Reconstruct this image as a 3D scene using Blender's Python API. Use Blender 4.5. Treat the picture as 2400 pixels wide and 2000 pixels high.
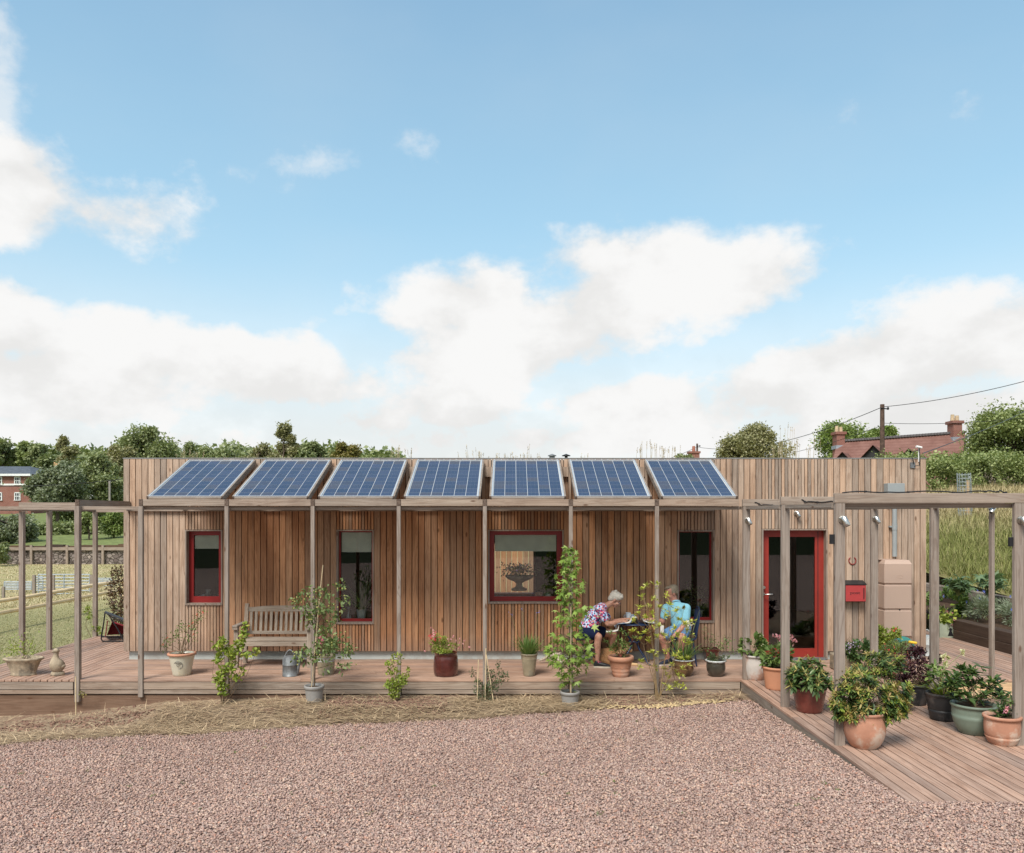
import bpy, math, random
import numpy as np
from mathutils import Vector, Matrix
for o in list(bpy.data.objects): bpy.data.objects.remove(o)
random.seed(7); RNG = np.random.default_rng(11)
sc = bpy.context.scene; COL = sc.collection
# ---------------------------------------------------------------- camera
F = 1867.0; H = 2.387; HZ = 1206.0          # focal length in photo pixels, eye height over the deck, horizon row
cam = bpy.data.cameras.new('camera'); cam.sensor_width = 36; cam.lens = 28.0
cam.shift_y = (HZ - 1000) / 2400.0; cam.clip_start = .05; cam.clip_end = 3000
co = bpy.data.objects.new('camera', cam); COL.objects.link(co)
co.location = (0, 0, H); co.rotation_euler = (math.radians(90), 0, 0); sc.camera = co
def at(px, py, Y): return ((px - 1200) / F * Y, Y, H - (py - HZ) / F * Y)
def onz(px, py, z=0.0):
    Y = (H - z) * F / (py - HZ); return ((px - 1200) / F * Y, Y, z)
# ---------------------------------------------------------------- world and sun
SUN_EL = math.radians(50); SUN_AZ = math.radians(205)   # azimuth of the sun clockwise from +Y
sc.view_settings.view_transform = 'Standard'; sc.view_settings.look = 'None'; sc.view_settings.gamma = 1
sc.view_settings.exposure = 0.60
world = bpy.data.worlds.new("World"); sc.world = world; world.use_nodes = True
def setup_world():
    nt = world.node_tree; N = nt.nodes; L = nt.links; N.clear()
    def nd(t, **k):
        n = N.new(t)
        for a, b in k.items(): setattr(n, a, b)
        return n
    def mt(op, a, b=None, c=None, clamp=False):
        n = nd('ShaderNodeMath', operation=op); n.use_clamp = clamp
        for i, v in enumerate((a, b, c)):
            if v is None: continue
            if isinstance(v, (int, float)): n.inputs[i].default_value = v
            else: L.new(v, n.inputs[i])
        return n.outputs[0]
    out = nd('ShaderNodeOutputWorld'); bg = nd('ShaderNodeBackground'); bg.inputs[1].default_value = .1
    sky = nd('ShaderNodeTexSky', sky_type='NISHITA'); sky.sun_disc = False
    sky.sun_elevation = SUN_EL; sky.sun_rotation = SUN_AZ; sky.air_density = 1.0; sky.dust_density = .6; sky.ozone_density = 1.2
    tc = nd('ShaderNodeTexCoord'); sep = nd('ShaderNodeSeparateXYZ'); L.new(tc.outputs['Generated'], sep.inputs[0])
    az = mt('ARCTAN2', sep.outputs[0], sep.outputs[1]); el = mt('ARCSINE', sep.outputs[2])
    def noise(scale, detail, rough=.55, zs=1.0, off=0):
        mp = nd('ShaderNodeMapping'); mp.inputs['Scale'].default_value = (1, 1, zs); mp.inputs['Location'].default_value = (off, off * .7, 0)
        L.new(tc.outputs['Generated'], mp.inputs[0])
        n = nd('ShaderNodeTexNoise'); n.inputs['Scale'].default_value = scale; n.inputs['Detail'].default_value = detail
        n.inputs['Roughness'].default_value = rough; L.new(mp.outputs[0], n.inputs[0]); return n.outputs[0]
    n1 = noise(7.5, 9, .56, 1.5); n2 = noise(3.2, 5, .5, 2.0, 3.1); n3 = noise(28, 6, .6, 1.3, 5)
    # cumulus: each ellipse = azimuth, elevation, half sizes in radians (from measured sky bearings)
    E = [(20, 450, 190, 125, 0), (200, 500, 230, 58, -4), (340, 490, 90, 36, 10), (0, 270, 70, 95, 0), (0, 110, 50, 75, 0),
         (0, 770, 190, 115, 0), (300, 830, 330, 105, 0), (620, 880, 330, 95, -6), (150, 900, 420, 120, 0), (300, 1030, 700, 40, 0),
         (1080, 715, 190, 85, 8), (1250, 790, 330, 90, 0), (1480, 690, 230, 120, 20), (1420, 610, 150, 62, 0), (1540, 570, 70, 36, 0), (1720, 665, 190, 92, 8),
         (1150, 850, 260, 70, 0), (1080, 960, 190, 75, 0), (860, 990, 160, 55, 0), (2180, 830, 330, 120, 6), (2400, 790, 300, 110, 0),
         (1900, 890, 380, 100, 12), (1500, 950, 260, 75, 0), (1300, 1030, 700, 60, 0), (2200, 1000, 500, 110, 0),
         (735, 385, 55, 22, 30), (690, 400, 30, 12, 0), (955, 325, 32, 20, -20), (590, 402, 30, 10, 20), (1990, 265, 16, 14, 20), (2340, 215, 60, 14, 15), (730, 760, 36, 14, 0)]
    wispy = {3, 4, 25, 26, 27, 28, 29, 30, 31}
    fld = None; fw = None
    for i, (px, py, rx, ry, rot) in enumerate(E):
        u = (px - 1200) / F; v = (HZ - py) / F; ca = math.atan(u); ce = math.atan(v * math.cos(ca))
        k = math.cos(ca) ** 2; a = rx / F * k; b = ry / F * math.cos(ca); r = math.radians(rot)
        dx = mt('SUBTRACT', az, ca); dy = mt('SUBTRACT', el, ce)
        p = mt('ADD', mt('MULTIPLY', dx, math.cos(r) / a), mt('MULTIPLY', dy, math.sin(r) / a))
        q = mt('SUBTRACT', mt('MULTIPLY', dy, math.cos(r) / b), mt('MULTIPLY', dx, math.sin(r) / b))
        d = mt('SQRT', mt('ADD', mt('MULTIPLY', p, p), mt('MULTIPLY', q, q)))
        f = mt('MULTIPLY', mt('SUBTRACT', 1.0, d), min(a, b))
        if i in wispy: fw = f if fw is None else mt('MAXIMUM', fw, f)
        else: fld = f if fld is None else mt('SMOOTH_MAX', fld, f, .012)
    nz = mt('MULTIPLY', mt('SUBTRACT', n1, .5), .11); nz3 = mt('MULTIPLY', mt('SUBTRACT', n3, .5), .040)
    tot = mt('ADD', mt('ADD', fld, nz), nz3)
    def sstep(x, lo, hi):
        n = nd('ShaderNodeMapRange', interpolation_type='SMOOTHSTEP'); L.new(x, n.inputs[0])
        n.inputs[1].default_value = lo; n.inputs[2].default_value = hi; return n.outputs[0]
    m = sstep(mt('ADD', tot, .008), -.006, .024)
    wsp = mt('MULTIPLY', sstep(mt('ADD', mt('ADD', fw, mt('MULTIPLY', nz, .6)), mt('MULTIPLY', nz3, 1.7)), -.006, .030), .6)
    # behind and beside the view: loose generic cumulus of the same kind
    side = sstep(mt('ABSOLUTE', az), .75, 1.1)
    gen = sstep(mt('ADD', n2, mt('MULTIPLY', mt('SUBTRACT', n1, .5), .5)), .47, .57)
    m = mt('MAXIMUM', mt('MULTIPLY', m, mt('SUBTRACT', 1, side)), mt('MULTIPLY', gen, mt('MULTIPLY', side, .95)))
    m = mt('MAXIMUM', m, wsp)
    haze = mt('MULTIPLY', sstep(el, .30, .05), .88)
    m = mt('MAXIMUM', m, haze)
    rp = nd('ShaderNodeValToRGB'); L.new(mt('DIVIDE', el, .7), rp.inputs[0]); es = rp.color_ramp.elements
    for i, (p_, c_) in enumerate(((0.0, (.44, .59, .66)), (.22, (.375, .53, .615)), (.5, (.25, .42, .545)), (.82, (.182, .322, .458)), (1.0, (.15, .275, .41)))):
        e_ = es[i] if i < 2 else es.new(p_); e_.position = p_; e_.color = (*c_, 1)
    r10 = nd('ShaderNodeMix', data_type='RGBA', blend_type='MULTIPLY'); r10.inputs[0].default_value = 1; L.new(rp.outputs[0], r10.inputs[6]); r10.inputs[7].default_value = (10, 10, 10, 1)
    # thin veil over the blue
    veil = sstep(n2, .40, .75)
    hsv = nd('ShaderNodeMix', data_type='RGBA', blend_type='MULTIPLY'); hsv.inputs[0].default_value = 1
    L.new(sky.outputs[0], hsv.inputs[6]); hsv.inputs[7].default_value = SKYTINT
    mv = nd('ShaderNodeMix', data_type='RGBA'); L.new(mt('MULTIPLY', veil, .10), mv.inputs[0]); skm = nd('ShaderNodeMix', data_type='RGBA'); skm.inputs[0].default_value = .8; L.new(hsv.outputs[2], skm.inputs[6]); L.new(r10.outputs[2], skm.inputs[7]); L.new(skm.outputs[2], mv.inputs[6]); mv.inputs[7].default_value = (4.6, 5.0, 5.3, 1)
    # cloud body: white tops, faint warm grey bases
    shade = sstep(mt('ADD', mt('MULTIPLY', n1, .75), mt('ADD', mt('MULTIPLY', n2, .25), mt('MULTIPLY', n3, .08))), .44, .60)
    cc = nd('ShaderNodeMix', data_type='RGBA'); L.new(shade, cc.inputs[0])
    cc.inputs[6].default_value = (5.45, 5.42, 5.35, 1); cc.inputs[7].default_value = (6.25, 6.23, 6.18, 1)
    mx = nd('ShaderNodeMix', data_type='RGBA'); L.new(m, mx.inputs[0]); L.new(mv.outputs[2], mx.inputs[6]); L.new(cc.outputs[2], mx.inputs[7])
    L.new(mx.outputs[2], bg.inputs[0]); L.new(bg.outputs[0], out.inputs[0])
    world.cycles.sampling_method = 'MANUAL'; world.cycles.sample_map_resolution = 512
SKYTINT = (2.0, 2.0, 1.72, 1)
setup_world()
sl = bpy.data.lights.new('sun', 'SUN'); sl.energy = 2.9; sl.angle = math.radians(24); sl.color = (1, .95, .88)
so = bpy.data.objects.new('sun', sl); COL.objects.link(so)
sd = Vector((math.sin(SUN_AZ) * math.cos(SUN_EL), math.cos(SUN_AZ) * math.cos(SUN_EL), math.sin(SUN_EL)))
so.rotation_euler = sd.to_track_quat('Z', 'Y').to_euler(); so.location = (0, -5, 30)
# ---------------------------------------------------------------- mesh helpers
ORG = {}
def tag(o, label=None, cat=None, group=None, kind=None):
    if label: o['label'] = label
    if cat: o['category'] = cat
    if group: o['group'] = group
    if kind: o['kind'] = kind
    return o
def thing(name, loc, label, cat, group=None):
    o = bpy.data.objects.new(name, None); COL.objects.link(o); o.location = loc; o.empty_display_size = .1
    ORG[o.name] = Vector(loc); return tag(o, label, cat, group)
def link(name, me, mat, parent=None, label=None):
    if mat is not None:
        for m_ in (mat if isinstance(mat, (list, tuple)) else [mat]): me.materials.append(m_)
    n = len(me.vertices); A = np.empty(n * 3, 'f'); me.vertices.foreach_get('co', A); A = A.reshape(-1, 3)
    o = bpy.data.objects.new(name, me); COL.objects.link(o)
    if parent is not None: org = ORG[parent.name]; o.parent = parent
    else:
        org = Vector(((A[:, 0].min() + A[:, 0].max()) / 2, (A[:, 1].min() + A[:, 1].max()) / 2, A[:, 2].min())); o.location = org
    A -= np.array(org, 'f'); me.vertices.foreach_set('co', A.ravel()); me.update()
    ORG[o.name] = Vector(org)
    if label: o['label'] = label
    return o
def npmesh(V, Fc, nper, smooth=False, loose=None):
    """V (n,3) array, Fc flat index array, nper = int or array of loop counts"""
    V = np.asarray(V, 'f'); Fc = np.asarray(Fc, 'i').ravel()
    nf = len(Fc) // nper if isinstance(nper, int) else len(nper)
    tot = np.full(nf, nper, 'i') if isinstance(nper, int) else np.asarray(nper, 'i')
    st = np.zeros(nf, 'i'); st[1:] = np.cumsum(tot)[:-1]
    me = bpy.data.meshes.new('m'); me.vertices.add(len(V)); me.vertices.foreach_set('co', V.ravel())
    me.loops.add(len(Fc)); me.loops.foreach_set('vertex_index', Fc)
    me.polygons.add(nf); me.polygons.foreach_set('loop_start', st); me.polygons.foreach_set('loop_total', tot)
    if smooth: me.polygons.foreach_set('use_smooth', np.ones(nf, bool))
    me.update(calc_edges=True); return me
class MB:
    def __init__(s): s.v = []; s.f = []; s.sm = []; s.mi = []; s.m = 0
    def add(s, vs, fs, smooth=False):
        b = len(s.v); s.v += [tuple(v) for v in vs]; s.f += [tuple(i + b for i in f) for f in fs]; s.sm += [smooth] * len(fs); s.mi += [s.m] * len(fs); return s
    def box(s, x0, x1, y0, y1, z0, z1, M=None, bev=0):
        if bev:
            b = bev; vs = []
            for sx, xx in ((1, x0), (-1, x1)):
                for sy, yy in ((1, y0), (-1, y1)):
                    for sz, zz in ((1, z0), (-1, z1)):
                        vs += [(xx, yy + sy * b, zz + sz * b), (xx + sx * b, yy, zz + sz * b), (xx + sx * b, yy + sy * b, zz)]
            def I(ix, iy, iz, k): return (ix * 4 + iy * 2 + iz) * 3 + k
            fs = [[I(0, 0, 0, 0), I(0, 0, 1, 0), I(0, 1, 1, 0), I(0, 1, 0, 0)], [I(1, 0, 0, 0), I(1, 1, 0, 0), I(1, 1, 1, 0), I(1, 0, 1, 0)],
                  [I(0, 0, 0, 1), I(1, 0, 0, 1), I(1, 0, 1, 1), I(0, 0, 1, 1)], [I(0, 1, 0, 1), I(0, 1, 1, 1), I(1, 1, 1, 1), I(1, 1, 0, 1)],
                  [I(0, 0, 0, 2), I(0, 1, 0, 2), I(1, 1, 0, 2), I(1, 0, 0, 2)], [I(0, 0, 1, 2), I(1, 0, 1, 2), I(1, 1, 1, 2), I(0, 1, 1, 2)]]
            for a in (0, 1):
                for c in (0, 1):
                    fs += [[I(a, c, 0, 0), I(a, c, 0, 1), I(a, c, 1, 1), I(a, c, 1, 0)], [I(a, 0, c, 0), I(a, 0, c, 2), I(a, 1, c, 2), I(a, 1, c, 0)], [I(0, a, c, 1), I(0, a, c, 2), I(1, a, c, 2), I(1, a, c, 1)]]
            for i in range(8): fs.append([i * 3, i * 3 + 1, i * 3 + 2])
        else:
            vs = [(x0, y0, z0), (x1, y0, z0), (x1, y1, z0), (x0, y1, z0), (x0, y0, z1), (x1, y0, z1), (x1, y1, z1), (x0, y1, z1)]
            fs = [(0, 3, 2, 1), (4, 5, 6, 7), (0, 1, 5, 4), (1, 2, 6, 5), (2, 3, 7, 6), (3, 0, 4, 7)]
        if M is not None: vs = [tuple(M @ Vector(v)) for v in vs]
        return s.add(vs, fs)
    def bar(s, a, b, w, h, up=(0, 0, 1)):
        a = Vector(a); b = Vector(b); d = (b - a); L = d.length; d.normalize(); u = Vector(up); r = d.cross(u)
        if r.length < 1e-4: r = d.cross(Vector((1, 0, 0)))
        r.normalize(); u = r.cross(d)
        M = Matrix(((r.x, d.x, u.x, a.x), (r.y, d.y, u.y, a.y), (r.z, d.z, u.z, a.z), (0, 0, 0, 1)))
        return s.box(-w / 2, w / 2, 0, L, -h / 2, h / 2, M)
    def tube(s, pts, rad, n=8, cap=True, smooth=True):
        pts = [Vector(p) for p in pts]; R = rad if isinstance(rad, (list, tuple)) else [rad] * len(pts)
        vs = []; prev = None
        for i, p in enumerate(pts):
            t = (pts[min(i + 1, len(pts) - 1)] - pts[max(i - 1, 0)]).normalized()
            if prev is None: r = t.orthogonal().normalized()
            else:
                r = prev - t * prev.dot(t)
                r = r.normalized() if r.length > 1e-5 else t.orthogonal().normalized()
            prev = r; q = t.cross(r)
            for k in range(n):
                a = 2 * math.pi * k / n; vs.append(p + (r * math.cos(a) + q * math.sin(a)) * R[i])
        fs = []
        for i in range(len(pts) - 1):
            for k in range(n): fs.append((i * n + k, i * n + (k + 1) % n, (i + 1) * n + (k + 1) % n, (i + 1) * n + k))
        s.add(vs, fs, smooth)
        if cap: s.add([vs[k] for k in range(n)], [tuple(range(n))[::-1]]); s.add([vs[-n + k] for k in range(n)], [tuple(range(n))])
        return s
    def lathe(s, prof, c, n=28, sx=1, sy=1, wave=None):
        vs = []
        for j, (r, z) in enumerate(prof):
            for k in range(n):
                a = 2 * math.pi * k / n; rr = r * (1 + (wave(a, j) if wave else 0)); vs.append((c[0] + rr * math.cos(a) * sx, c[1] + rr * math.sin(a) * sy, c[2] + z))
        fs = [(j * n + k, j * n + (k + 1) % n, (j + 1) * n + (k + 1) % n, (j + 1) * n + k) for j in range(len(prof) - 1) for k in range(n)]
        return s.add(vs, fs, True)
    def ell(s, c, r, n=12, m=8, M=None):
        vs = []; fs = []
        for j in range(m + 1):
            t = math.pi * j / m
            for k in range(n):
                a = 2 * math.pi * k / n; v = Vector((r[0] * math.sin(t) * math.cos(a), r[1] * math.sin(t) * math.sin(a), r[2] * math.cos(t)))
                if M is not None: v = M @ v
                vs.append(v + Vector(c))
        for j in range(m):
            for k in range(n): fs.append((j * n + k, (j + 1) * n + k, (j + 1) * n + (k + 1) % n, j * n + (k + 1) % n))
        return s.add(vs, fs, True)
    def build(s, name, mat, parent=None, label=None):
        me = bpy.data.meshes.new(name); me.from_pydata(s.v, [], s.f)
        me.polygons.foreach_set('use_smooth', s.sm)
        if any(s.mi): me.polygons.foreach_set('material_index', s.mi)
        return link(name, me, mat, parent, label)
def tops(o, label=None, cat=None, group=None, kind=None): return tag(o, label, cat, group, kind)
# ---------------------------------------------------------------- materials
MATS = {}
class NT:
    def __init__(s, name):
        s.m = bpy.data.materials.new(name); s.m.use_nodes = True; s.t = s.m.node_tree; s.N = s.t.nodes; s.L = s.t.links
        s.b = s.N['Principled BSDF']; s.out = s.N['Material Output']; s.tc = s.N.new('ShaderNodeTexCoord'); s.gi = s.N.new('ShaderNodeNewGeometry')
    def n(s, t, **k):
        x = s.N.new(t)
        for a, b in k.items(): setattr(x, a, b)
        return x
    def set(s, sock, v):
        if isinstance(v, bpy.types.NodeSocket): s.L.new(v, sock)
        elif isinstance(v, (tuple, list)) and len(v) == 3 and sock.type == 'RGBA': sock.default_value = (*v, 1)
        else: sock.default_value = v
    def math(s, op, a, b=0.0, clamp=False):
        x = s.n('ShaderNodeMath', operation=op); x.use_clamp = clamp; s.set(x.inputs[0], a); s.set(x.inputs[1], b); return x.outputs[0]
    def mix(s, f, a, b, blend='MIX'):
        x = s.n('ShaderNodeMix', data_type='RGBA', blend_type=blend); s.set(x.inputs[0], f); s.set(x.inputs[6], a); s.set(x.inputs[7], b); return x.outputs[2]
    def rng(s, v, a, b, c=0.0, d=1.0, sm=True):
        x = s.n('ShaderNodeMapRange'); x.interpolation_type = 'SMOOTHSTEP' if sm else 'LINEAR'
        s.set(x.inputs[0], v)
        for i, q in enumerate((a, b, c, d)): x.inputs[i + 1].default_value = q
        return x.outputs[0]
    def vec(s, scale=(1, 1, 1), rnd=0, src=None):
        v = src or s.tc.outputs['Object']
        if rnd:
            cx = s.n('ShaderNodeVectorMath', operation='SCALE'); cx.inputs[0].default_value = (37.1, 17.3, 53.7); s.L.new(s.gi.outputs['Random Per Island'], cx.inputs[3])
            ad = s.n('ShaderNodeVectorMath', operation='ADD'); s.L.new(v, ad.inputs[0]); s.L.new(cx.outputs[0], ad.inputs[1]); v = ad.outputs[0]
        mp = s.n('ShaderNodeVectorMath', operation='MULTIPLY'); s.L.new(v, mp.inputs[0]); mp.inputs[1].default_value = scale; return mp.outputs[0]
    def noise(s, vec, scale=1, detail=4, rough=.55, dist=0):
        x = s.n('ShaderNodeTexNoise'); s.L.new(vec, x.inputs[0]); x.inputs['Scale'].default_value = scale; x.inputs['Detail'].default_value = detail
        x.inputs['Roughness'].default_value = rough; x.inputs['Distortion'].default_value = dist; return x.outputs[0]
    def voro(s, vec, scale=1, feat='F1', out='Distance'):
        x = s.n('ShaderNodeTexVoronoi', feature=feat); s.L.new(vec, x.inputs[0]); x.inputs['Scale'].default_value = scale; return x.outputs[out]
    def ramp(s, v, stops):
        x = s.n('ShaderNodeValToRGB'); s.set(x.inputs[0], v); e = x.color_ramp.elements
        while len(e) < len(stops): e.new(.5)
        for i, (p, c) in enumerate(stops): e[i].position = p; e[i].color = (*c, 1)
        return x.outputs[0]
    def bump(s, h, strength=.3, dist=.01):
        x = s.n('ShaderNodeBump'); x.inputs['Strength'].default_value = strength; x.inputs['Distance'].default_value = dist; s.L.new(h, x.inputs['Height']); s.L.new(x.outputs[0], s.b.inputs['Normal'])
    def fin(s, col, rough=.7, spec=.3, metal=0, coat=0):
        s.set(s.b.inputs['Base Color'], col); s.set(s.b.inputs['Roughness'], rough); s.b.inputs['Specular IOR Level'].default_value = spec; s.b.inputs['Metallic'].default_value = metal
        if coat: s.b.inputs['Coat Weight'].default_value = coat; s.b.inputs['Coat Roughness'].default_value = .08
        return s.m
def mat_plain(name, col, rough=.6, spec=.4, metal=0, var=.15, scale=8, coat=0, bump=0, dirt=None):
    s = NT(name); v = s.vec((1, 1, 1)); nz = s.noise(v, scale, 5)
    c = s.mix(s.rng(nz, .3, .7), tuple(x * (1 - var) for x in col), tuple(min(1, x * (1 + var)) for x in col))
    if dirt: c = s.mix(s.rng(s.noise(v, scale * .6, 6, .7), .47, .62), c, dirt)
    if bump: s.bump(s.noise(v, scale * 6, 4), bump, .004)
    return s.fin(c, rough, spec, metal, coat)
def mat_wood(name, A, B, C, axis=2, rough=.75, knots=True, sheltered=None, gs=1.0, vscale=1.0):
    """A light, B dark, C reddish; grain runs along axis; each board (mesh island) gets its own tone"""
    s = NT(name); sc1 = [9 * gs] * 3; sc1[axis] = .55 * gs; sc2 = [60 * gs] * 3; sc2[axis] = 1.2
    r = s.gi.outputs['Random Per Island']
    g1 = s.noise(s.vec(sc1, 1), 1, 4, .6, 1.4); g2 = s.noise(s.vec(sc2, 1), 1, 3, .6)
    r2 = s.math('FRACT', s.math('MULTIPLY', r, 7.31)); r3 = s.math('FRACT', s.math('MULTIPLY', r, 23.7))
    c = s.mix(s.rng(r, .15, .85), A, B)
    c = s.mix(s.math('MULTIPLY', s.rng(r2, .35, 1), .75), c, C)
    if sheltered:
        f, SA, SB, SC = sheltered(s)
        d = s.mix(r, SA, SB); d = s.mix(s.math('MULTIPLY', s.rng(r2, .45, 1), .7), d, SC); c = s.mix(f, c, d)
    if sheltered:   # rain splash along the foot of the wall and old drip streaks
        zz = s.n('ShaderNodeSeparateXYZ'); s.L.new(s.tc.outputs['Object'], zz.inputs[0]); sp_ = s.noise(s.vec((3, 3, 2)), 1, 5, .7); lo = s.rng(s.math('ADD', zz.outputs[2], s.math('MULTIPLY', sp_, .5)), .72, .38)
        c = s.mix(s.math('MULTIPLY', lo, .45), c, (.27, .20, .16)); dr = s.noise(s.vec((14, 14, .5)), 1, 3, .6); c = s.mix(s.math('MULTIPLY', s.rng(dr, .56, .74), .55), c, (.17, .12, .09))
    ring = s.math('SINE', s.math('MULTIPLY', g1, 42)); ring = s.rng(ring, -.2, 1)
    c = s.mix(s.math('MULTIPLY', ring, .38), c, s.mix(1, c, (.52, .42, .36), 'MULTIPLY'))
    c = s.mix(s.math('MULTIPLY', s.rng(g2, .4, .75), .5), c, s.mix(1, c, (.52, .5, .5), 'MULTIPLY'))
    bl = s.noise(s.vec((2.2, 2.2, 2.2), 1), vscale, 3); c = s.mix(s.math('MULTIPLY', s.rng(bl, .42, .68), .45), c, s.mix(1, c, (.7, .66, .64), 'MULTIPLY'))
    if knots:
        ks = [6.0] * 3; ks[axis] = 2.3; kv = s.voro(s.vec(ks, 1), 1); kk = s.rng(kv, .13, .05); k2 = s.math('MULTIPLY', kk, s.rng(r3, .45, .5))
        c = s.mix(s.math('MULTIPLY', k2, .75), c, (.10, .045, .022))
    s.bump(s.math('ADD', g2, s.math('MULTIPLY', ring, .4)), .25, .002)
    return s.fin(c, rough, .25)
def mat_leaf(name, A, B, C=None, rough=.5, trans=.25, spec=.35):
    s = NT(name); r = s.gi.outputs['Random Per Island']
    c = s.mix(r, A, B)
    if C is not None: c = s.mix(s.rng(s.math('FRACT', s.math('MULTIPLY', r, 11.7)), .72, .95), c, C)
    nz = s.noise(s.vec((1, 1, 1)), 1.2, 2); c = s.mix(s.math('MULTIPLY', s.rng(nz, .35, .7), .35), c, s.mix(1, c, (.6, .62, .55), 'MULTIPLY'))
    m = s.fin(c, rough, spec)
    if trans:
        tr = s.n('ShaderNodeBsdfTranslucent'); s.L.new(s.mix(1, c, (1.25, 1.3, .7), 'MULTIPLY'), tr.inputs[0]); ms = s.n('ShaderNodeMixShader'); ms.inputs[0].default_value = trans
        s.L.new(s.b.outputs[0], ms.inputs[1]); s.L.new(tr.outputs[0], ms.inputs[2]); s.L.new(ms.outputs[0], s.out.inputs[0])
    return m
# ---------------------------------------------------------------- shared materials
GA, GB, GC = (.42, .335, .265), (.33, .27, .22), (.38, .27, .20)
m_postz = mat_wood('weathered_post', (.36, .30, .25), (.30, .25, .21), (.36, .28, .22), 2, gs=.8)
m_beamx = mat_wood('weathered_beam_x', (.40, .32, .25), (.33, .27, .22), (.38, .28, .21), 0, gs=.8)
m_beamy = mat_wood('weathered_beam_y', (.36, .30, .25), (.28, .24, .20), (.34, .26, .20), 1, gs=.8)
m_end = mat_plain('end_grain', (.13, .095, .075), .9, .1, scale=60, var=.4)
def shelt(s):
    # larch kept orange where panels keep the rain off: weathering follows the wall, not the light
    sp = s.n('ShaderNodeSeparateXYZ'); s.L.new(s.tc.outputs['Object'], sp.inputs[0])
    nz = s.noise(s.vec((1.5, 1.5, .5)), 1, 3); x = s.math('ADD', sp.outputs[0], s.math('MULTIPLY', s.math('SUBTRACT', nz, .5), 1.2))
    fx = s.math('MULTIPLY', s.rng(x, -5.6, -4.4), s.rng(x, 4.2, 2.0)); fz = s.rng(sp.outputs[2], 3.3, 2.2)
    return s.math('MULTIPLY', fx, fz), (.62, .325, .165), (.37, .175, .085), (.35, .245, .165)
m_clad = mat_wood('larch_cladding', (.53, .40, .30), (.36, .285, .225), (.60, .40, .265), 2, sheltered=shelt)
m_deckx = mat_wood('deck_board_x', (.49, .335, .25), (.42, .29, .225), (.53, .34, .24), 0, knots=False, gs=.7)
m_decky = mat_wood('deck_board_y', (.48, .32, .24), (.37, .26, .205), (.50, .315, .225), 1, knots=False, gs=.7)
m_sleeper = mat_wood('old_sleeper', (.12, .075, .05), (.06, .042, .032), (.17, .105, .06), 1, gs=.7)
m_undert = mat_wood('stained_joist', (.19, .125, .09), (.13, .09, .07), (.23, .14, .09), 0, gs=.6)
m_newt = mat_wood('new_pale_timber', (.72, .52, .31), (.66, .46, .27), (.74, .55, .35), 0, gs=.6)
m_bench = mat_wood('silvered_teak', (.44, .365, .285), (.36, .30, .24), (.42, .33, .25), 0, gs=1)
m_bench_z = mat_wood('silvered_teak_upright', (.46, .385, .30), (.36, .30, .24), (.42, .33, .25), 2, gs=1)
m_dark = mat_plain('membrane_and_gap_shade', (.012, .011, .010), .9, .1)  # membrane behind the cladding, and painted shade under the walkway boards
m_plinth = mat_plain('pale_render', (.50, .53, .50), .85, .2, var=.08, scale=3, dirt=(.42, .41, .37))
m_red = mat_plain('red_paint', (.25, .016, .015), .35, .45, var=.06)
m_redglow = mat_plain('bright_red_powdercoat', (.46, .055, .055), .4, .4, var=.04)
m_white = mat_plain('white_paint', (.75, .74, .70), .5, .4, var=.05)
m_black = mat_plain('black_metal', (.018, .018, .02), .45, .4)
m_steel = mat_plain('brushed_steel', (.62, .60, .56), .28, .5, 1, var=.1)
m_galv = mat_plain('galvanised_steel', (.20, .21, .215), .55, .5, .5, var=.3, scale=14)
m_grey = mat_plain('grey_plastic', (.30, .325, .325), .5, .4, var=.04)
m_blind = mat_plain('cream_blind', (.90, .87, .74), .9, .1, var=.05)
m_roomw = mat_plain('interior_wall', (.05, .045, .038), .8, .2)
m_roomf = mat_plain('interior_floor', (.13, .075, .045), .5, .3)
def mat_glass(name, tint=(.92, .94, .93), fac=1.0, rough=0.0):
    s = NT(name); s.N.remove(s.b)
    tr = s.n('ShaderNodeBsdfTransparent'); tr.inputs[0].default_value = (*tint, 1); gl = s.n('ShaderNodeBsdfGlossy'); gl.inputs['Roughness'].default_value = rough
    fr = s.n('ShaderNodeFresnel'); fr.inputs[0].default_value = 1.6; ms = s.n('ShaderNodeMixShader')
    s.L.new(s.math('MULTIPLY', fr.outputs[0], 1.3 * fac, True), ms.inputs[0]); s.L.new(tr.outputs[0], ms.inputs[1]); s.L.new(gl.outputs[0], ms.inputs[2]); s.L.new(ms.outputs[0], s.out.inputs[0]); return s.m
m_glass = mat_glass('window_glass')
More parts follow.
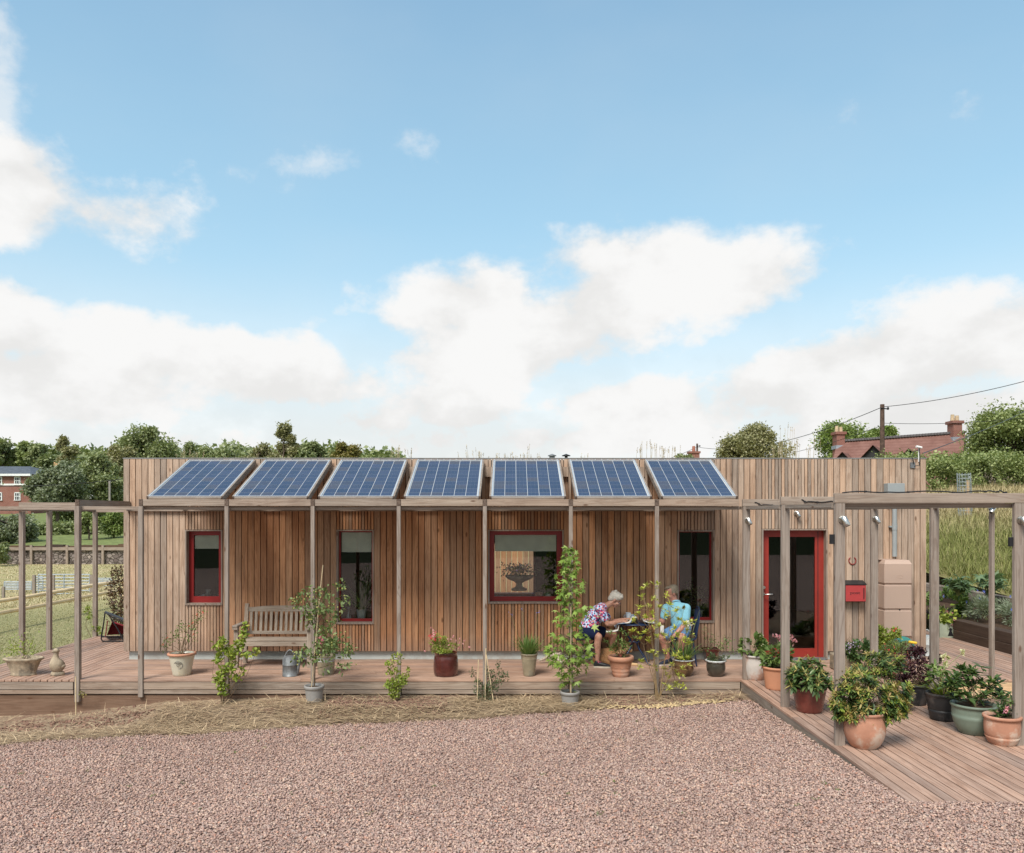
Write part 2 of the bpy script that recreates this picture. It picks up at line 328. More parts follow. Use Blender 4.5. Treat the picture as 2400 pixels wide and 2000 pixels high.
# ---------------------------------------------------------------- ground
def sst(a, b, x): t = np.clip((x - a) / (b - a), 0, 1); return t * t * (3 - 2 * t)
def gplane(x, y): return -.012 + .035 * (np.clip(x, -20, 3.3) - 3.3) - .038 * (np.clip(y, -2, 11.3) - 6.5)
def gz(x, y):
    x = np.asarray(x, float); y = np.asarray(y, float)
    z = gplane(x, y)
    zl = np.clip(-.16 + .085 * (x + 8.2), -1.25, -.16)
    z = z + (zl - z) * sst(11.2, 13.0, y)
    z = z + np.interp(x, [-6.6, -5, -2.8, -1, .5, 2], [0, .13, .15, .10, .02, 0]) * sst(10.3, 11.1, y) * (y < 13)
    z = z + (3.0 * sst(-6, -16, y))
    return z
def hmesh(xs, ys, fz, mat, name, kind='structure', nz=0.0, smooth=True):
    X, Y = np.meshgrid(xs, ys); Z = fz(X, Y)
    if nz: Z = Z + RNG.normal(0, nz, Z.shape)
    nx = len(xs); ny = len(ys); V = np.stack([X, Y, Z], -1).reshape(-1, 3)
    i = np.arange(ny - 1)[:, None] * nx + np.arange(nx - 1)[None, :]; Fc = np.stack([i, i + 1, i + nx + 1, i + nx], -1).reshape(-1, 4)
    return tag(link(name, npmesh(V, Fc, 4, smooth), mat), kind=kind)
def mat_ground():
    s = NT('field_and_soil'); P = s.gi.outputs['Position']; sp = s.n('ShaderNodeSeparateXYZ'); s.L.new(P, sp.inputs[0]); X, Y = sp.outputs[0], sp.outputs[1]
    v = s.vec((1, 1, 1), src=P); n1 = s.noise(v, .35, 6); n2 = s.noise(v, 3.5, 6, .65); n3 = s.noise(v, 22, 5, .65)
    soil = s.mix(s.rng(n3, .3, .7), (.17, .10, .07), (.30, .19, .135)); straw = s.mix(s.rng(n3, .35, .7), (.22, .155, .105), (.42, .32, .215))
    front = s.mix(s.rng(s.math('ADD', n2, s.math('MULTIPLY', n1, .3)), .50, .68), soil, straw)
    lawn = s.mix(s.rng(n3, .3, .75), (.20, .195, .085), (.32, .295, .15)); lawn = s.mix(s.rng(n2, .45, .75), lawn, (.35, .30, .165))
    past = s.mix(s.rng(n1, .35, .65), (.44, .37, .20), (.30, .29, .12)); past = s.mix(s.rng(n3, .4, .8), past, (.50, .41, .24))
    yy = s.math('ADD', Y, s.math('MULTIPLY', s.math('SUBTRACT', n1, .5), 8))
    far = s.mix(s.rng(yy, 23, 31), lawn, past); far = s.mix(s.rng(Y, 62, 70), far, (.10, .14, .05))
    c = s.mix(s.rng(Y, 11.6, 12.6), front, far); c = s.mix(s.rng(Y, -4, -8), c, (.035, .045, .02))
    s.bump(s.math('ADD', n3, n2), .7, .05); return s.fin(c, .95, .1)
m_ground = mat_ground()
xs = np.unique(np.concatenate([np.linspace(-700, -40, 12), np.linspace(-40, 14, 109), np.linspace(14, 700, 14)]))
ys = np.unique(np.concatenate([np.linspace(-120, -16, 8), np.linspace(-16, 14, 61), np.linspace(14, 70, 40), np.linspace(70, 900, 14)]))
hmesh(xs, ys, gz, m_ground, 'ground')
def gedge(x):
    x = np.asarray(x, float)
    return np.interp(x, [-15, -6.4, -3, 0, 2.2, 3.3], [8.6, 9.85, 10.2, 10.45, 10.72, 10.95]) + .05 * np.sin(x * 2.1) + .03 * np.sin(x * 5.3 + 1)
def mat_gravel():
    s = NT('gravel_bed'); v = s.vec((1, 1, 1)); cc = s.n('ShaderNodeTexVoronoi'); s.L.new(v, cc.inputs[0]); cc.inputs['Scale'].default_value = 42
    sp = s.n('ShaderNodeSeparateColor'); s.L.new(cc.outputs['Color'], sp.inputs[0])
    c = s.ramp(sp.outputs[0], [(0, (.20, .13, .12)), (.3, (.34, .225, .185)), (.55, (.45, .32, .26)), (.75, (.37, .29, .25)), (1, (.55, .36, .26))])
    c = s.mix(s.rng(cc.outputs['Distance'], .45, .75), c, (.11, .078, .068)); s.bump(cc.outputs['Distance'], -.8, .02); return s.fin(c, .9, .15)
m_gravel = mat_gravel()
def gravel():
    # sheet with a wavy far border, and a right lobe round the end of the walkway
    xs = np.linspace(-16, 14, 181); V = []; ny = 50
    for j in range(ny):
        t = j / (ny - 1); far = np.where(xs < 3.29, gedge(np.minimum(xs, 3.29)), 6.60); far = np.where((xs >= 3.29), 6.60, far)
        y = -8 + t * (far + 8); z = gz(xs, y) + .012; V.append(np.stack([xs, y, z], -1))
    V = np.array(V).reshape(-1, 3); nx = len(xs)
    i = np.arange(ny - 1)[:, None] * nx + np.arange(nx - 1)[None, :]; Fc = np.stack([i, i + 1, i + nx + 1, i + nx], -1).reshape(-1, 4)
    tag(link('gravel_drive', npmesh(V, Fc, 4, True), m_gravel), kind='structure')
gravel()
# scatter: template T (k,3) placed at C with axes
def frames(D, roll=None):
    D = D / np.linalg.norm(D, axis=1, keepdims=True); up = np.tile([0., 0., 1.], (len(D), 1)); bad = np.abs(D[:, 2]) > .97; up[bad] = [1., 0, 0]
    S = np.cross(D, up); S /= np.linalg.norm(S, axis=1, keepdims=True); Nn = np.cross(S, D)
    if roll is not None: c = np.cos(roll)[:, None]; q = np.sin(roll)[:, None]; S, Nn = S * c + Nn * q, Nn * c - S * q
    return D, S, Nn
def scatter(C, D, T, faces, L, W, roll=None, Hn=None):
    D, S, Nn = frames(np.asarray(D, float), roll); T = np.asarray(T, float); n = len(C); k = len(T); Hn = W if Hn is None else Hn
    L = np.broadcast_to(L, n); W = np.broadcast_to(W, n); Hn = np.broadcast_to(Hn, n)
    V = C[:, None, :] + T[None, :, 0, None] * (L[:, None, None] * D[:, None, :]) + T[None, :, 1, None] * (W[:, None, None] * S[:, None, :]) + T[None, :, 2, None] * (Hn[:, None, None] * Nn[:, None, :])
    V = V.reshape(-1, 3); base = (np.arange(n) * k)
    cnt = [len(f) for f in faces]; fl = np.concatenate([np.array(f) for f in faces]); Fc = (base[:, None] + fl[None, :]).ravel()
    per = cnt[0] if len(set(cnt)) == 1 else np.tile(cnt, n); return V, Fc, per
def stones(C, size, mat, name, squash=.55, **k):
    # squashed irregular six-point stones
    n = len(C); T = np.array([[1, 0, 0], [-1, 0, 0], [0, 1, 0], [0, -1, 0], [0, 0, 1], [0, 0, -1.]]); fc = [(0, 2, 4), (2, 1, 4), (1, 3, 4), (3, 0, 4), (2, 0, 5), (1, 2, 5), (3, 1, 5), (0, 3, 5)]
    a = RNG.uniform(0, 6.28, n); D = np.stack([np.cos(a), np.sin(a), RNG.normal(0, .35, n)], -1)
    V, Fc, per = scatter(C, D, T, fc, size * RNG.uniform(.7, 1.4, n), size * RNG.uniform(.5, 1.0, n), RNG.normal(0, .4, n), size * RNG.uniform(.35, .75, n))
    V = V + RNG.normal(0, 1, V.shape) * (size if np.isscalar(size) else np.repeat(size, 6)[:, None]) * .16
    return link(name, npmesh(V, Fc, per), mat)
def mat_stones():
    s = NT('pink_gravel_stone'); r = s.gi.outputs['Random Per Island']
    c = s.ramp(r, [(0, (.26, .165, .135)), (.18, (.36, .24, .20)), (.4, (.46, .31, .255)), (.58, (.52, .365, .305)), (.7, (.42, .33, .285)), (.82, (.59, .38, .28)), (.94, (.65, .50, .40)), (1, (.54, .27, .19))])
    c = s.mix(s.math('MULTIPLY', s.rng(s.noise(s.vec((1, 1, 1)), 90, 3), .3, .7), .2), c, (.26, .19, .165)); big = s.noise(s.vec((.5, .9, 1), src=s.gi.outputs['Position']), 1, 4); c = s.mix(s.math('MULTIPLY', s.rng(big, .35, .68), .32), c, s.mix(1, c, (.70, .66, .64), 'MULTIPLY')); return s.fin(c, .85, .2)
def gstones():
    n = 215000; y = 4.6 + 6.5 * RNG.uniform(0, 1, n) ** 1.0; x = RNG.uniform(-1, 1, n) * (y * .68 + .3)
    keep = ((x < 3.28) & (y < gedge(np.minimum(x, 3.28)) + RNG.normal(0, .05, n))) | ((x >= 3.28) & (y < 6.60)); x = x[keep]; y = y[keep]
    z = gz(x, y) + .012 + RNG.uniform(0, .014, len(x)); sz = RNG.uniform(.0095, .0180, len(x))
    o = stones(np.stack([x, y, z], -1), sz, mat_stones(), 'gravel_stones'); tag(o, 'pink and grey gravel chippings covering the drive', 'gravel', kind='stuff')
gstones()
# ---------------------------------------------------------------- building
FY = 13.05; X0, X1 = -6.37, 6.79; TOP = 3.30; BOT = .147
def fx(px, Y=FY): return (px - 1200) / F * Y
def fz(py, Y=FY): return H - (py - HZ) / F * Y
house = thing('timber_house', (0, FY + 3, 0), 'single storey larch clad bungalow with vertical boards and a flat roof', 'house')
# openings: x0 x1 z0 z1 (outer trim), glass box, type
OP = [('w1', fx(434), fx(521.4), fz(1418.6), fz(1242)), ('w2', fx(788.6), fx(876.2), fz(1463), fz(1242)), ('w3', fx(1144), fx(1321.4), fz(1415), fz(1242)),
      ('w4', fx(1587.8), fx(1674.3), fz(1460), fz(1243)), ('door', fx(1785.7), fx(1939.4), .03, fz(1240))]
BK = 18.75
def clad():
    m = MB(); g = .012
    def boards(a, b, z0, z1, pitch):
        n = max(1, round((b - a) / pitch)); p = (b - a) / n
        for i in range(n):
            j = random.uniform(-.002, .002); w = random.uniform(-.001, .001); m.box(a + i * p + g / 2, a + (i + 1) * p - g / 2 + w, FY + j, FY + .022, z0, z1)
    x = X0
    for (_, a, b, z0, z1) in OP:
        boards(x, a, BOT, TOP, .1035)
        n = .053
        if z0 > BOT: boards(a, b, BOT, z0 - .004, n)
        boards(a, b, z1 + .004, TOP, n); x = b
    boards(x, X1, BOT, TOP, .1035)
    for X, s in ((X0, -1), (X1, 1)):           # gable ends
        y = FY + .03
        while y < BK: m.box(min(X, X - s * .022), max(X, X - s * .022), y, y + .094, BOT, TOP); y += .1035
    x = X0
    while x < X1 - .1:
        if not (-.55 < x < .55): m.box(x, x + .094, BK + .03, BK + .052, BOT, TOP)
        else: m.box(x, x + .094, BK + .03, BK + .052, BOT, .5); m.box(x, x + .094, BK + .03, BK + .052, 1.75, TOP)
        x += .1035
    m.build('cladding', m_clad, house)
    m = MB()                                   # wall behind the boards, with the openings left free
    yb0, yb1 = FY + .028, FY + .30; x = X0 + .03
    for (_, a, b, z0, z1) in OP:
        m.box(x, a, yb0, yb1, BOT, TOP - .02); m.box(a, b, yb0, yb1, z1, TOP - .02)
        if z0 > BOT: m.box(a, b, yb0, yb1, BOT, z0)
        x = b
    m.box(x, X1 - .03, yb0, yb1, BOT, TOP - .02)
    m.box(X0 + .03, X0 + .2, yb1, BK, BOT, TOP - .02); m.box(X1 - .2, X1 - .03, yb1, BK, BOT, TOP - .02)
    m.box(X0 + .2, -.55, BK - .2, BK, BOT, TOP - .02); m.box(.55, X1 - .2, BK - .2, BK, BOT, TOP - .02); m.box(-.55, .55, BK - .2, BK, BOT, .5); m.box(-.55, .55, BK - .2, BK, 1.75, TOP - .02)
    m.build('wall', m_dark, house)
    m = MB(); m.box(X0 + .06, fx(1785.7), FY + .08, FY + .30, -.3, BOT); m.box(fx(1939.4), X1 - .06, FY + .08, FY + .30, -.3, BOT); m.box(X0 + .06, X1 - .06, FY + .30, BK, -.3, BOT - .02)
    m.build('plinth', m_plinth, house)
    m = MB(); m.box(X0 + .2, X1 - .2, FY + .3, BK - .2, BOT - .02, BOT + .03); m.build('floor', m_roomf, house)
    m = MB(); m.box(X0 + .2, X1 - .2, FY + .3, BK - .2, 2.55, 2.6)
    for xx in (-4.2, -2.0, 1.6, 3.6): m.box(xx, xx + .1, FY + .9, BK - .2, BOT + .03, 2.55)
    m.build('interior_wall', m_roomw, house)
    m = MB(); m.box(X0 + .03, X1 - .03, FY + .03, BK, 3.06, 3.14); m.build('roof', mat_plain('sedum_roof', (.16, .15, .07), .95, .1, var=.4, scale=6), house)
    m = MB(); m.box(X0 - .005, X1 + .005, FY - .008, FY + .10, TOP + .001, TOP + .014); m.box(X0 - .005, X0 + .1, FY + .10, BK + .05, TOP + .001, TOP + .014); m.box(X1 - .1, X1 + .005, FY + .10, BK + .05, TOP + .001, TOP + .014)
    m.build('parapet_cap', mat_plain('zinc_capping', (.30, .30, .29), .5, .5, .4), house)
clad()
def window(kind, a, b, z0, z1, red, blind, gx, gzz, label):
    """trim surround, painted frame, pane, blind, sill"""
    t = .022; m = MB(); f0, f1 = FY - .012, FY + .16
    m.box(a, a + t, f0, f1, z0, z1); m.box(b - t, b, f0, f1, z0, z1); m.box(a + t, b - t, f0, f1, z1 - t, z1)
    w = None
    if kind == 'window': m.box(a + t, b - t, f0 - .012, f1, z0, z0 + .03)
    tr = m.build('door_lining' if kind == 'door' else 'window_trim', m_postz, house)
    gx = (gx[0] * 1.0085, gx[1] * 1.0085); gzz = (H - (H - gzz[0]) * 1.0085, H - (H - gzz[1]) * 1.0085)
    A, B, Zl, Zh = a + t, b - t, (z0 + .03 if kind == 'window' else z0), z1 - t
    m = MB(); y0, y1 = FY + .105, FY + .155; GX0, GX1 = gx; GZ0, GZ1 = gzz
    m.box(A, GX0, y0, y1, Zl, Zh); m.box(GX1, B, y0, y1, Zl, Zh); m.box(GX0, GX1, y0, y1, Zl, GZ0); m.box(GX0, GX1, y0, y1, GZ1, Zh)
    nm = 'door' if kind == 'door' else 'window_frame'
    fr = m.build(nm, red, house, label)
    m = MB(); m.box(GX0, GX1, y0 + .022, y0 + .026, GZ0, GZ1); m.build('pane', m_glass, fr)
    if blind: m = MB(); m.box(GX0 + .01, GX1 - .01, y0 + .034, y0 + .038, blind, GZ1 + .02); m.build('blind', m_blind, fr)
    return fr
m_redw = m_red
gY = FY + .09
window('window', *OP[0][1:], m_redw, fz(1286, FY + .2), (fx(454), fx(513)), (fz(1398), fz(1255)), 'dark red window with cream blind at the bench end')
window('window', *OP[1][1:], m_redw, fz(1294, FY + .2), (fx(798.5), fx(871.5)), (fz(1450), fz(1248)), 'tall narrow window with cream blind and a white potted plant')
w3 = window('window', *OP[2][1:], m_redw, fz(1292, FY + .2), (fx(1158.5), fx(1305)), (fz(1398), fz(1254)), 'wide dark red window with a flower urn behind the glass')
window('window', *OP[3][1:], m_redw, None, (fx(1592.3), fx(1663)), (fz(1447), fz(1248)), 'tall dark window behind the seated man')
dr = window('door', *OP[4][1:], mat_plain('bright_red_paint', (.30, .034, .024), .35, .45, var=.05), None, (fx(1801.4), fx(1910)), (fz(1520), fz(1258.6)), 'red framed glazed front door')
# right door jamb step, handle and lock
m = MB(); m.box(fx(1922), fx(1923.5), FY + .101, FY + .105, .05, fz(1246)); m.build('door_seam', m_black, dr)
hx, hz = fx(1793.5), fz(1394)
m = MB(); m.tube([(hx, FY + .105, hz), (hx, FY + .085, hz)], .024, 14); m.tube([(hx, FY + .05, hz), (hx, FY + .02, hz), (hx + .13, FY + .02, hz + .004)], .009, 8); m.build('door_handle', m_steel, dr)
m = MB(); m.tube([(hx, FY + .07, fz(1378)), (hx, FY + .055, fz(1378))], .024, 14); m.tube([(hx, FY + .056, fz(1378)), (hx, FY + .05, fz(1378))], .012, 10); m.build('door_lock', m_steel, dr)
m = MB(); m.box(OP[4][1] + .022, OP[4][2] - .022, FY - .02, FY + .3, .0, .03); m.build('door_threshold', m_galv, house)
# rear window seen through the wide one
m = MB(); m.box(-.55, -.5, BK - .21, BK + .06, .5, 1.75); m.box(.5, .55, BK - .21, BK + .06, .5, 1.75); m.box(-.5, .5, BK - .21, BK + .06, .5, .55); m.box(-.5, .5, BK - .21, BK + .06, 1.7, 1.75); m.build('rear_window_frame', m_red, house)
m = MB()
for i in range(32): m.box(-2.4 + i * .15, -2.4 + i * .15 + .138, 21.5, 21.522, -.3, 1.9)
for z in (.2, 1.4): m.box(-2.4, 2.4, 21.522, 21.56, z, z + .08)
tag(m.build('timber_fence', m_clad), 'pale vertical board fence seen through the wide window of the house', 'fence')
# roof vents
for nm, px, lab in (('roof_vent', 1294, 'small grey flue cowl above the fifth solar panel'), ('roof_vent', 1327, 'dark stub of vent pipe above the gap right of the fifth panel')):
    x, y, z = at(px, 1076, 15.5); t = thing(nm, (x, y, 3.1), lab, 'vent')
    m = MB(); m.tube([(x, y, 3.1), (x, y, z + .07)], .055 if px == 1294 else .03, 12); m.build('pipe', m_galv if px == 1294 else m_black, t)
    m = MB(); m.lathe([(.001, .10), (.08, .07), (.085, .055), (.03, .05)], (x, y, z), 12); m.build('cowl', m_galv if px == 1294 else m_black, t)
# ---------------------------------------------------------------- decks (one wrap-round structure of boards)
def decks():
    p = .1035; g = .013; th = .028; dk = thing('timber_deck', (0, 12.3, -.3), 'wraparound larch deck in front of the bungalow with a fascia of two boards', 'deck')
    m = MB(); y = 11.50
    while y < FY + .08:
        e = min(y + p - g, FY + .075); xa = -6.32; cuts = [xa]
        while cuts[-1] < 5.30: cuts.append(min(5.30, cuts[-1] + random.uniform(3.2, 4.8)))
        if 5.30 - cuts[-2] < 1: cuts.pop(-2)
        for a, b in zip(cuts[:-1], cuts[1:]): m.box(a, b - .003, y, e, -th, random.uniform(-.001, .001))
        y += p
    m.build('front_boards', m_deckx, dk)
    m = MB(); x = -8.15
    while x < -6.34:
        m.box(x, min(x + p - g, -6.326), 11.50, 15.7, -th, random.uniform(-.001, .001)); x += p
    m.build('left_boards', m_decky, dk)
    m = MB(); x = 5.305
    while x < 8.45:
        m.box(x, min(x + p - g, 8.5), 11.50, 16.4, -th, random.uniform(-.001, .001)); x += p
    m.build('right_boards', m_decky, dk)
    m = MB()
    posts = [-8.2, -6.30] + [(330 + i * 201.6 - 1200) / F * 11.5 for i in range(8)]
    for a, b in zip(posts[:-1], posts[1:]):
        b = min(b, 3.30 if b < 3.3 else 3.375); m.box(a + .04, b - .04, 11.499, 11.54, -.140, -.038); m.box(a + .04, b - .04, 11.505, 11.54, -.205, -.150)
    m.build('fascia', m_beamx, dk)
    m = MB(); m.box(-8.15, 3.2, 11.545, 11.60, -.26, -.03); m.box(-8.15, 3.2, 11.53, 11.575, -.60, -.225)
    m.build('bearer', m_undert, dk)
    m = MB(); m.box(5.32, 8.5, 11.515, 11.55, -.13, -.03); m.build('right_fascia', m_newt, dk)
    # walkway
    wk = thing('timber_walkway', (4.3, 9, -.1), 'boarded timber walkway running from the front door towards the gravel', 'walkway')
    m = MB(); x = 3.30; i = 0; n = 19; pp = 2.0 / n
    for i in range(n):
        a = x + i * pp; b = a + pp - g; e0 = 6.585 + .03 * i / n
        cut = random.uniform(8, 10.5)
        m.box(a, b, e0, cut - .002, -th, random.uniform(-.001, .001)); m.box(a, b, cut + .002, 11.495, -th, random.uniform(-.001, .001))
    m.build('walkway_boards', m_decky, wk)
    m = MB(); m.box(3.305, 3.345, 6.60, 11.49, -.150, -.031); m.box(3.312, 3.345, 6.60, 11.49, -.26, -.154); m.build('side_fascia', m_beamy, wk)
    m = MB(); m.box(3.35, 5.25, 6.75, 11.49, -.4, -.10); m.build('gap_shade_block', m_dark, wk)  # solid black block, stands in for the shade seen through the board gaps
    m = MB(); m.box(5.255, 5.295, 6.62, 11.49, -.4, -.031); m.build('right_side_fascia', m_beamy, wk)
decks()
st = thing('timber_steps', (7, 11, -.6), 'pale new timber steps below the right deck, behind the flowerpots', 'steps')
for i in range(4):
    m = MB(); y = 11.50 - .27 * i; z = -.145 * (i + 1); m.box(5.32, 8.6, y - .30, y, z - .04, z, None, .006); m.box(5.32, 8.6, y - .035, y - .003, z + .0, z + .105); m.build('step', m_newt, st)
m = MB(); m.box(5.32, 5.40, 10.4, 11.1, -.7, .02); m.bar((6.0, 11.3, -.1), (6.9, 10.2, -.6), .06, .2); m.build('stringer', m_newt, st)
# ---------------------------------------------------------------- pergolas
PY = 11.5
PX = [(330 + i * 201.6 - 1200) / F * PY for i in range(8)]
can = thing('timber_pergola', (0, PY, -.3), 'long timber pergola frame carrying seven solar panels in front of the house wall', 'pergola')
Z0, Z1 = 2.505, 2.605
for i, x in enumerate(PX[:7]):
    w = .034 if i == 0 else .028
    m = MB(); m.box(x - w, x + w, PY - .022, PY + .03, -.22 if i else -.25, Z0 - .001, None, .003); m.build('post', m_postz, can)
    m = MB(); m.box(x - .028, x + .028, PY + .004, FY - .01, Z0, Z1, None, .002); m.build('rafter', m_beamy, can)
    m = MB(); m.box(x - .027, x + .027, PY - .010, PY + .003, Z0 + .002, Z1 + .002); m.build('rafter_end', m_end, can)
m = MB()
for a, b in zip(PX[:-1], PX[1:]): m.box(a + .03, b - .03 - (.03 if b == PX[7] else 0), PY - .004, PY + .04, Z0 + .003, Z1 - .002, None, .003)
m.build('beam', m_beamx, can)
m = MB(); m.box(-6.30, 3.30, PY + .05, PY + .09, 2.455, 2.503, None, .002); m.build('rail', m_beamx, can)
m = MB(); m.box(-6.30, 3.30, FY - .06, FY - .015, 2.44, 2.50); m.build('rail', m_beamx, can)
for i in range(7):
    for xx in (PX[i] + .09, PX[i] + 1.17): m = MB(); m.box(xx - .02, xx + .02, FY - .10, FY - .008, 2.61, 3.20); m.build('panel_bracket', m_clad, can)
    if i: m = MB(); m.box(PX[i] - .05, PX[i] + .065, FY - .085, FY - .02, 3.00, 3.16); m.build('spacer_block', m_clad, can)
# left pergola
lp = thing('timber_pergola', (-7.2, 13, -.25), 'open timber pergola over the left deck with four slim posts', 'pergola')
for px_, y_ in ((None, 13.27), (None, 14.05), (None, 15.6)):
    m = MB(); m.box(-8.20, -8.125, y_ - .035, y_ + .035, -.4, 2.44, None, .003); m.build('post', m_postz, lp)
m = MB(); m.box(-8.20, -8.125, PY, PY + .07, -.5, 2.45, None, .003); m.build('post', m_postz, lp)
m = MB(); m.box(-6.31, -6.24, PY - .022, PY + .05, -.32, 2.505, None, .003); m.build('post', m_postz, lp)
m = MB(); m.box(-6.303, -6.247, PY + .004, FY - .01, 2.507, 2.60); m.box(-8.20, -8.15, PY + .0, 15.6, 2.445, 2.50); m.build('beam', m_beamy, lp)
m = MB(); m.box(-6.303, -6.247, PY - .010, PY + .003, 2.509, 2.602); m.build('rafter_end', m_end, lp)
for bx in ((-8.9, -6.31, PY + .05, PY + .09, 2.455, 2.503), (-8.20, -6.373, 13.24, 13.29, 2.52, 2.585), (-8.20, X0, 15.58, 15.62, 2.43, 2.485)):
    m = MB(); m.box(*bx); m.build('cross_rail', m_beamx, lp)
# entrance pergola
ep = thing('timber_pergola', (4.3, 9.9, -.1), 'entrance pergola of thick timber posts over the boarded walkway', 'pergola')
EPX = (3.34, 5.19); EPY = (11.5, 9.86, 8.22)
for j, y_ in enumerate(EPY):
    for x_ in EPX:
        m = MB(); m.box(x_, x_ + .10, y_, y_ + .05, -.28 + .02 * j, 2.505, None, .003); m.build('post', m_postz, ep)
    x1 = 7.12 if j == 0 else 5.30
    m = MB(); m.box(3.33, x1, y_ - .004, y_ + .042, 2.506, 2.606, None, .003); m.build('beam', m_beamx, ep)
    m = MB(); m.box(3.333, x1 - .0 if j else 5.3, y_ + .06, y_ + .10, 2.455, 2.503); m.build('cross_rail', m_beamx, ep)
m = MB(); m.box(7.00, 7.045, 11.62, 11.70, -.03, 2.50, None, .003); m.build('post', m_postz, ep)
for a in (3.40, 5.235):
    m = MB(); m.box(a - .022, a + .022, 8.27, 13.02 if a < 4 else 11.5, 2.462, 2.504); m.build('side_rail', m_beamy, ep)
# black cable clipped along the pergola
cable_root = thing('power_cable', (4, 11, 2.5), 'black power cable clipped along the beams of the entrance pergola', 'cable')
def cable(pts, r=.006):
    cb = MB()
    P_ = []
    for a, b in zip(pts[:-1], pts[1:]):
        for k in range(6): t = k / 6; P_.append((a[0] + (b[0] - a[0]) * t, a[1] + (b[1] - a[1]) * t, a[2] + (b[2] - a[2]) * t + .008 * math.sin(k * 1.05 + a[0] * 9)))
    P_.append(pts[-1]); cb.tube(P_, r, 6)
    for k in range(3, len(P_), 5): cb.box(P_[k][0] - .012, P_[k][0] + .012, P_[k][1] - .009, P_[k][1] + .009, P_[k][2] - .009, P_[k][2] + .009)
    cb.build('cable_run', m_black, cable_root)
cable([(3.50, 11.49, 2.56), (3.62, 11.485, 2.52), (4.0, 11.49, 2.525), (4.4, 11.49, 2.53)])
cable([(3.58, 9.85, 2.565), (3.66, 9.845, 2.54), (4.0, 9.85, 2.55), (4.45, 9.85, 2.56), (4.9, 9.86, 2.55)])
cable([(3.42, 8.25, 2.615), (3.9, 8.245, 2.622), (4.5, 8.245, 2.620), (4.9, 8.24, 2.622), (5.05, 8.24, 2.628), (5.12, 8.235, 2.612)], .007)
cable([(3.9, 11.52, 2.612), (4.1, 11.52, 2.63), (4.3, 11.52, 2.612)], .006)
m = MB(); m.box(3.295, 3.338, 8.24, 8.27, 2.08, 2.18); tag(m.build('junction_box', m_black), 'small black box screwed to the left side of the nearer walkway post by the door', 'junction box')
m = MB(); m.box(5.150, 5.188, 8.24, 8.27, 2.055, 2.15); tag(m.build('junction_box', m_black), 'small black box screwed to the far right front pergola post', 'junction box')
# steel spotlights on the posts
def lamp():
    t = thing('spotlight', (0, 0, 0), '', 'wall light', 'steel spotlights round the entrance pergola')
    m = MB(); m.tube([(0, 0, 0), (0, -.012, 0)], .040, 18); m.tube([(0, -.012, 0), (.004, -.042, .004)], .012, 8); m.build('backplate', m_steel, t)
    m = MB(); a = Vector((-.004, -.045, .028)); d = Vector((.032, -.030, -.092)).normalized()
    m.tube([a, a + d * .004, a + d * .10, a + d * .104], [.026, .030, .030, .027], 18); m.tube([a + d * .078, a + d * .082], .0315, 18); m.build('lamp_head', m_steel, t)
    m = MB(); m.tube([a + d * .1041, a + d * .1055], .022, 14); m.build('lens', m_black, t); return t
def copy_tree(o, parent=None):
    c = o.copy(); COL.objects.link(c); c.parent = parent; ORG[c.name] = ORG[o.name].copy()
    for ch in list(o.children): copy_tree(ch, c)
    return c
L0 = lamp()
spots = [((3.395, 11.498, H - (1219 - HZ) / F * 11.5), 'steel spotlight on the post left of the red front door'),
         (at(1866, 1203, FY - .006), 'steel spotlight on the house wall directly above the red front door'),
         ((3.405, 8.218, H - (1218 - HZ) / F * 8.2), 'largest steel spotlight, on the front pergola post right of the red door'),
         ((5.235, 11.498, H - (1216 - HZ) / F * 11.5), 'steel spotlight on the post between the red postbox and the water butt'),
         ((5.245, 8.218, H - (1219 - HZ) / F * 8.2), 'steel spotlight at the right edge of the picture on the outer front post'),
         ((6.985, 11.618, H - (1193 - HZ) / F * 11.6), 'steel spotlight high on the thin post before the meadow')]
for i, (p, lab) in enumerate(spots):
    o = L0 if i == 0 else copy_tree(L0); o.location = p; o['label'] = lab
    if i == 5: o.rotation_euler = (0, math.radians(60), 0)
# ---------------------------------------------------------------- solar panels
def cellmat():
    s = NT('solar_cell'); r = s.gi.outputs['Random Per Island']; c = s.mix(r, (.022, .038, .080), (.038, .053, .100)); c = s.mix(s.rng(s.math('FRACT', s.math('MULTIPLY', r, 9.1)), .8, .95), c, (.055, .057, .078))
    cr = s.voro(s.vec((1, 1, 1)), 70, 'F1', 'Color'); c = s.mix(.12, c, cr, 'OVERLAY'); return s.fin(c, .42, .4, 0, .35)
m_cell = cellmat(); m_alu = mat_plain('anodised_aluminium', (.62, .64, .65), .38, .5, .55, var=.05); m_back = mat_plain('white_backsheet', (.50, .51, .50), .5, .4, var=.03)
m_bus = mat_plain('tinned_busbar', (.11, .135, .18), .4, .5, .3, var=.05)
PA = Vector((0, 11.53, 2.650)); PB = Vector((0, 13.0, 3.278)); PL = (PB - PA).length; pt = math.atan2(PB.z - PA.z, PB.y - PA.y)
PM = Matrix.Translation(PA) @ Matrix.Rotation(pt, 4, 'X')
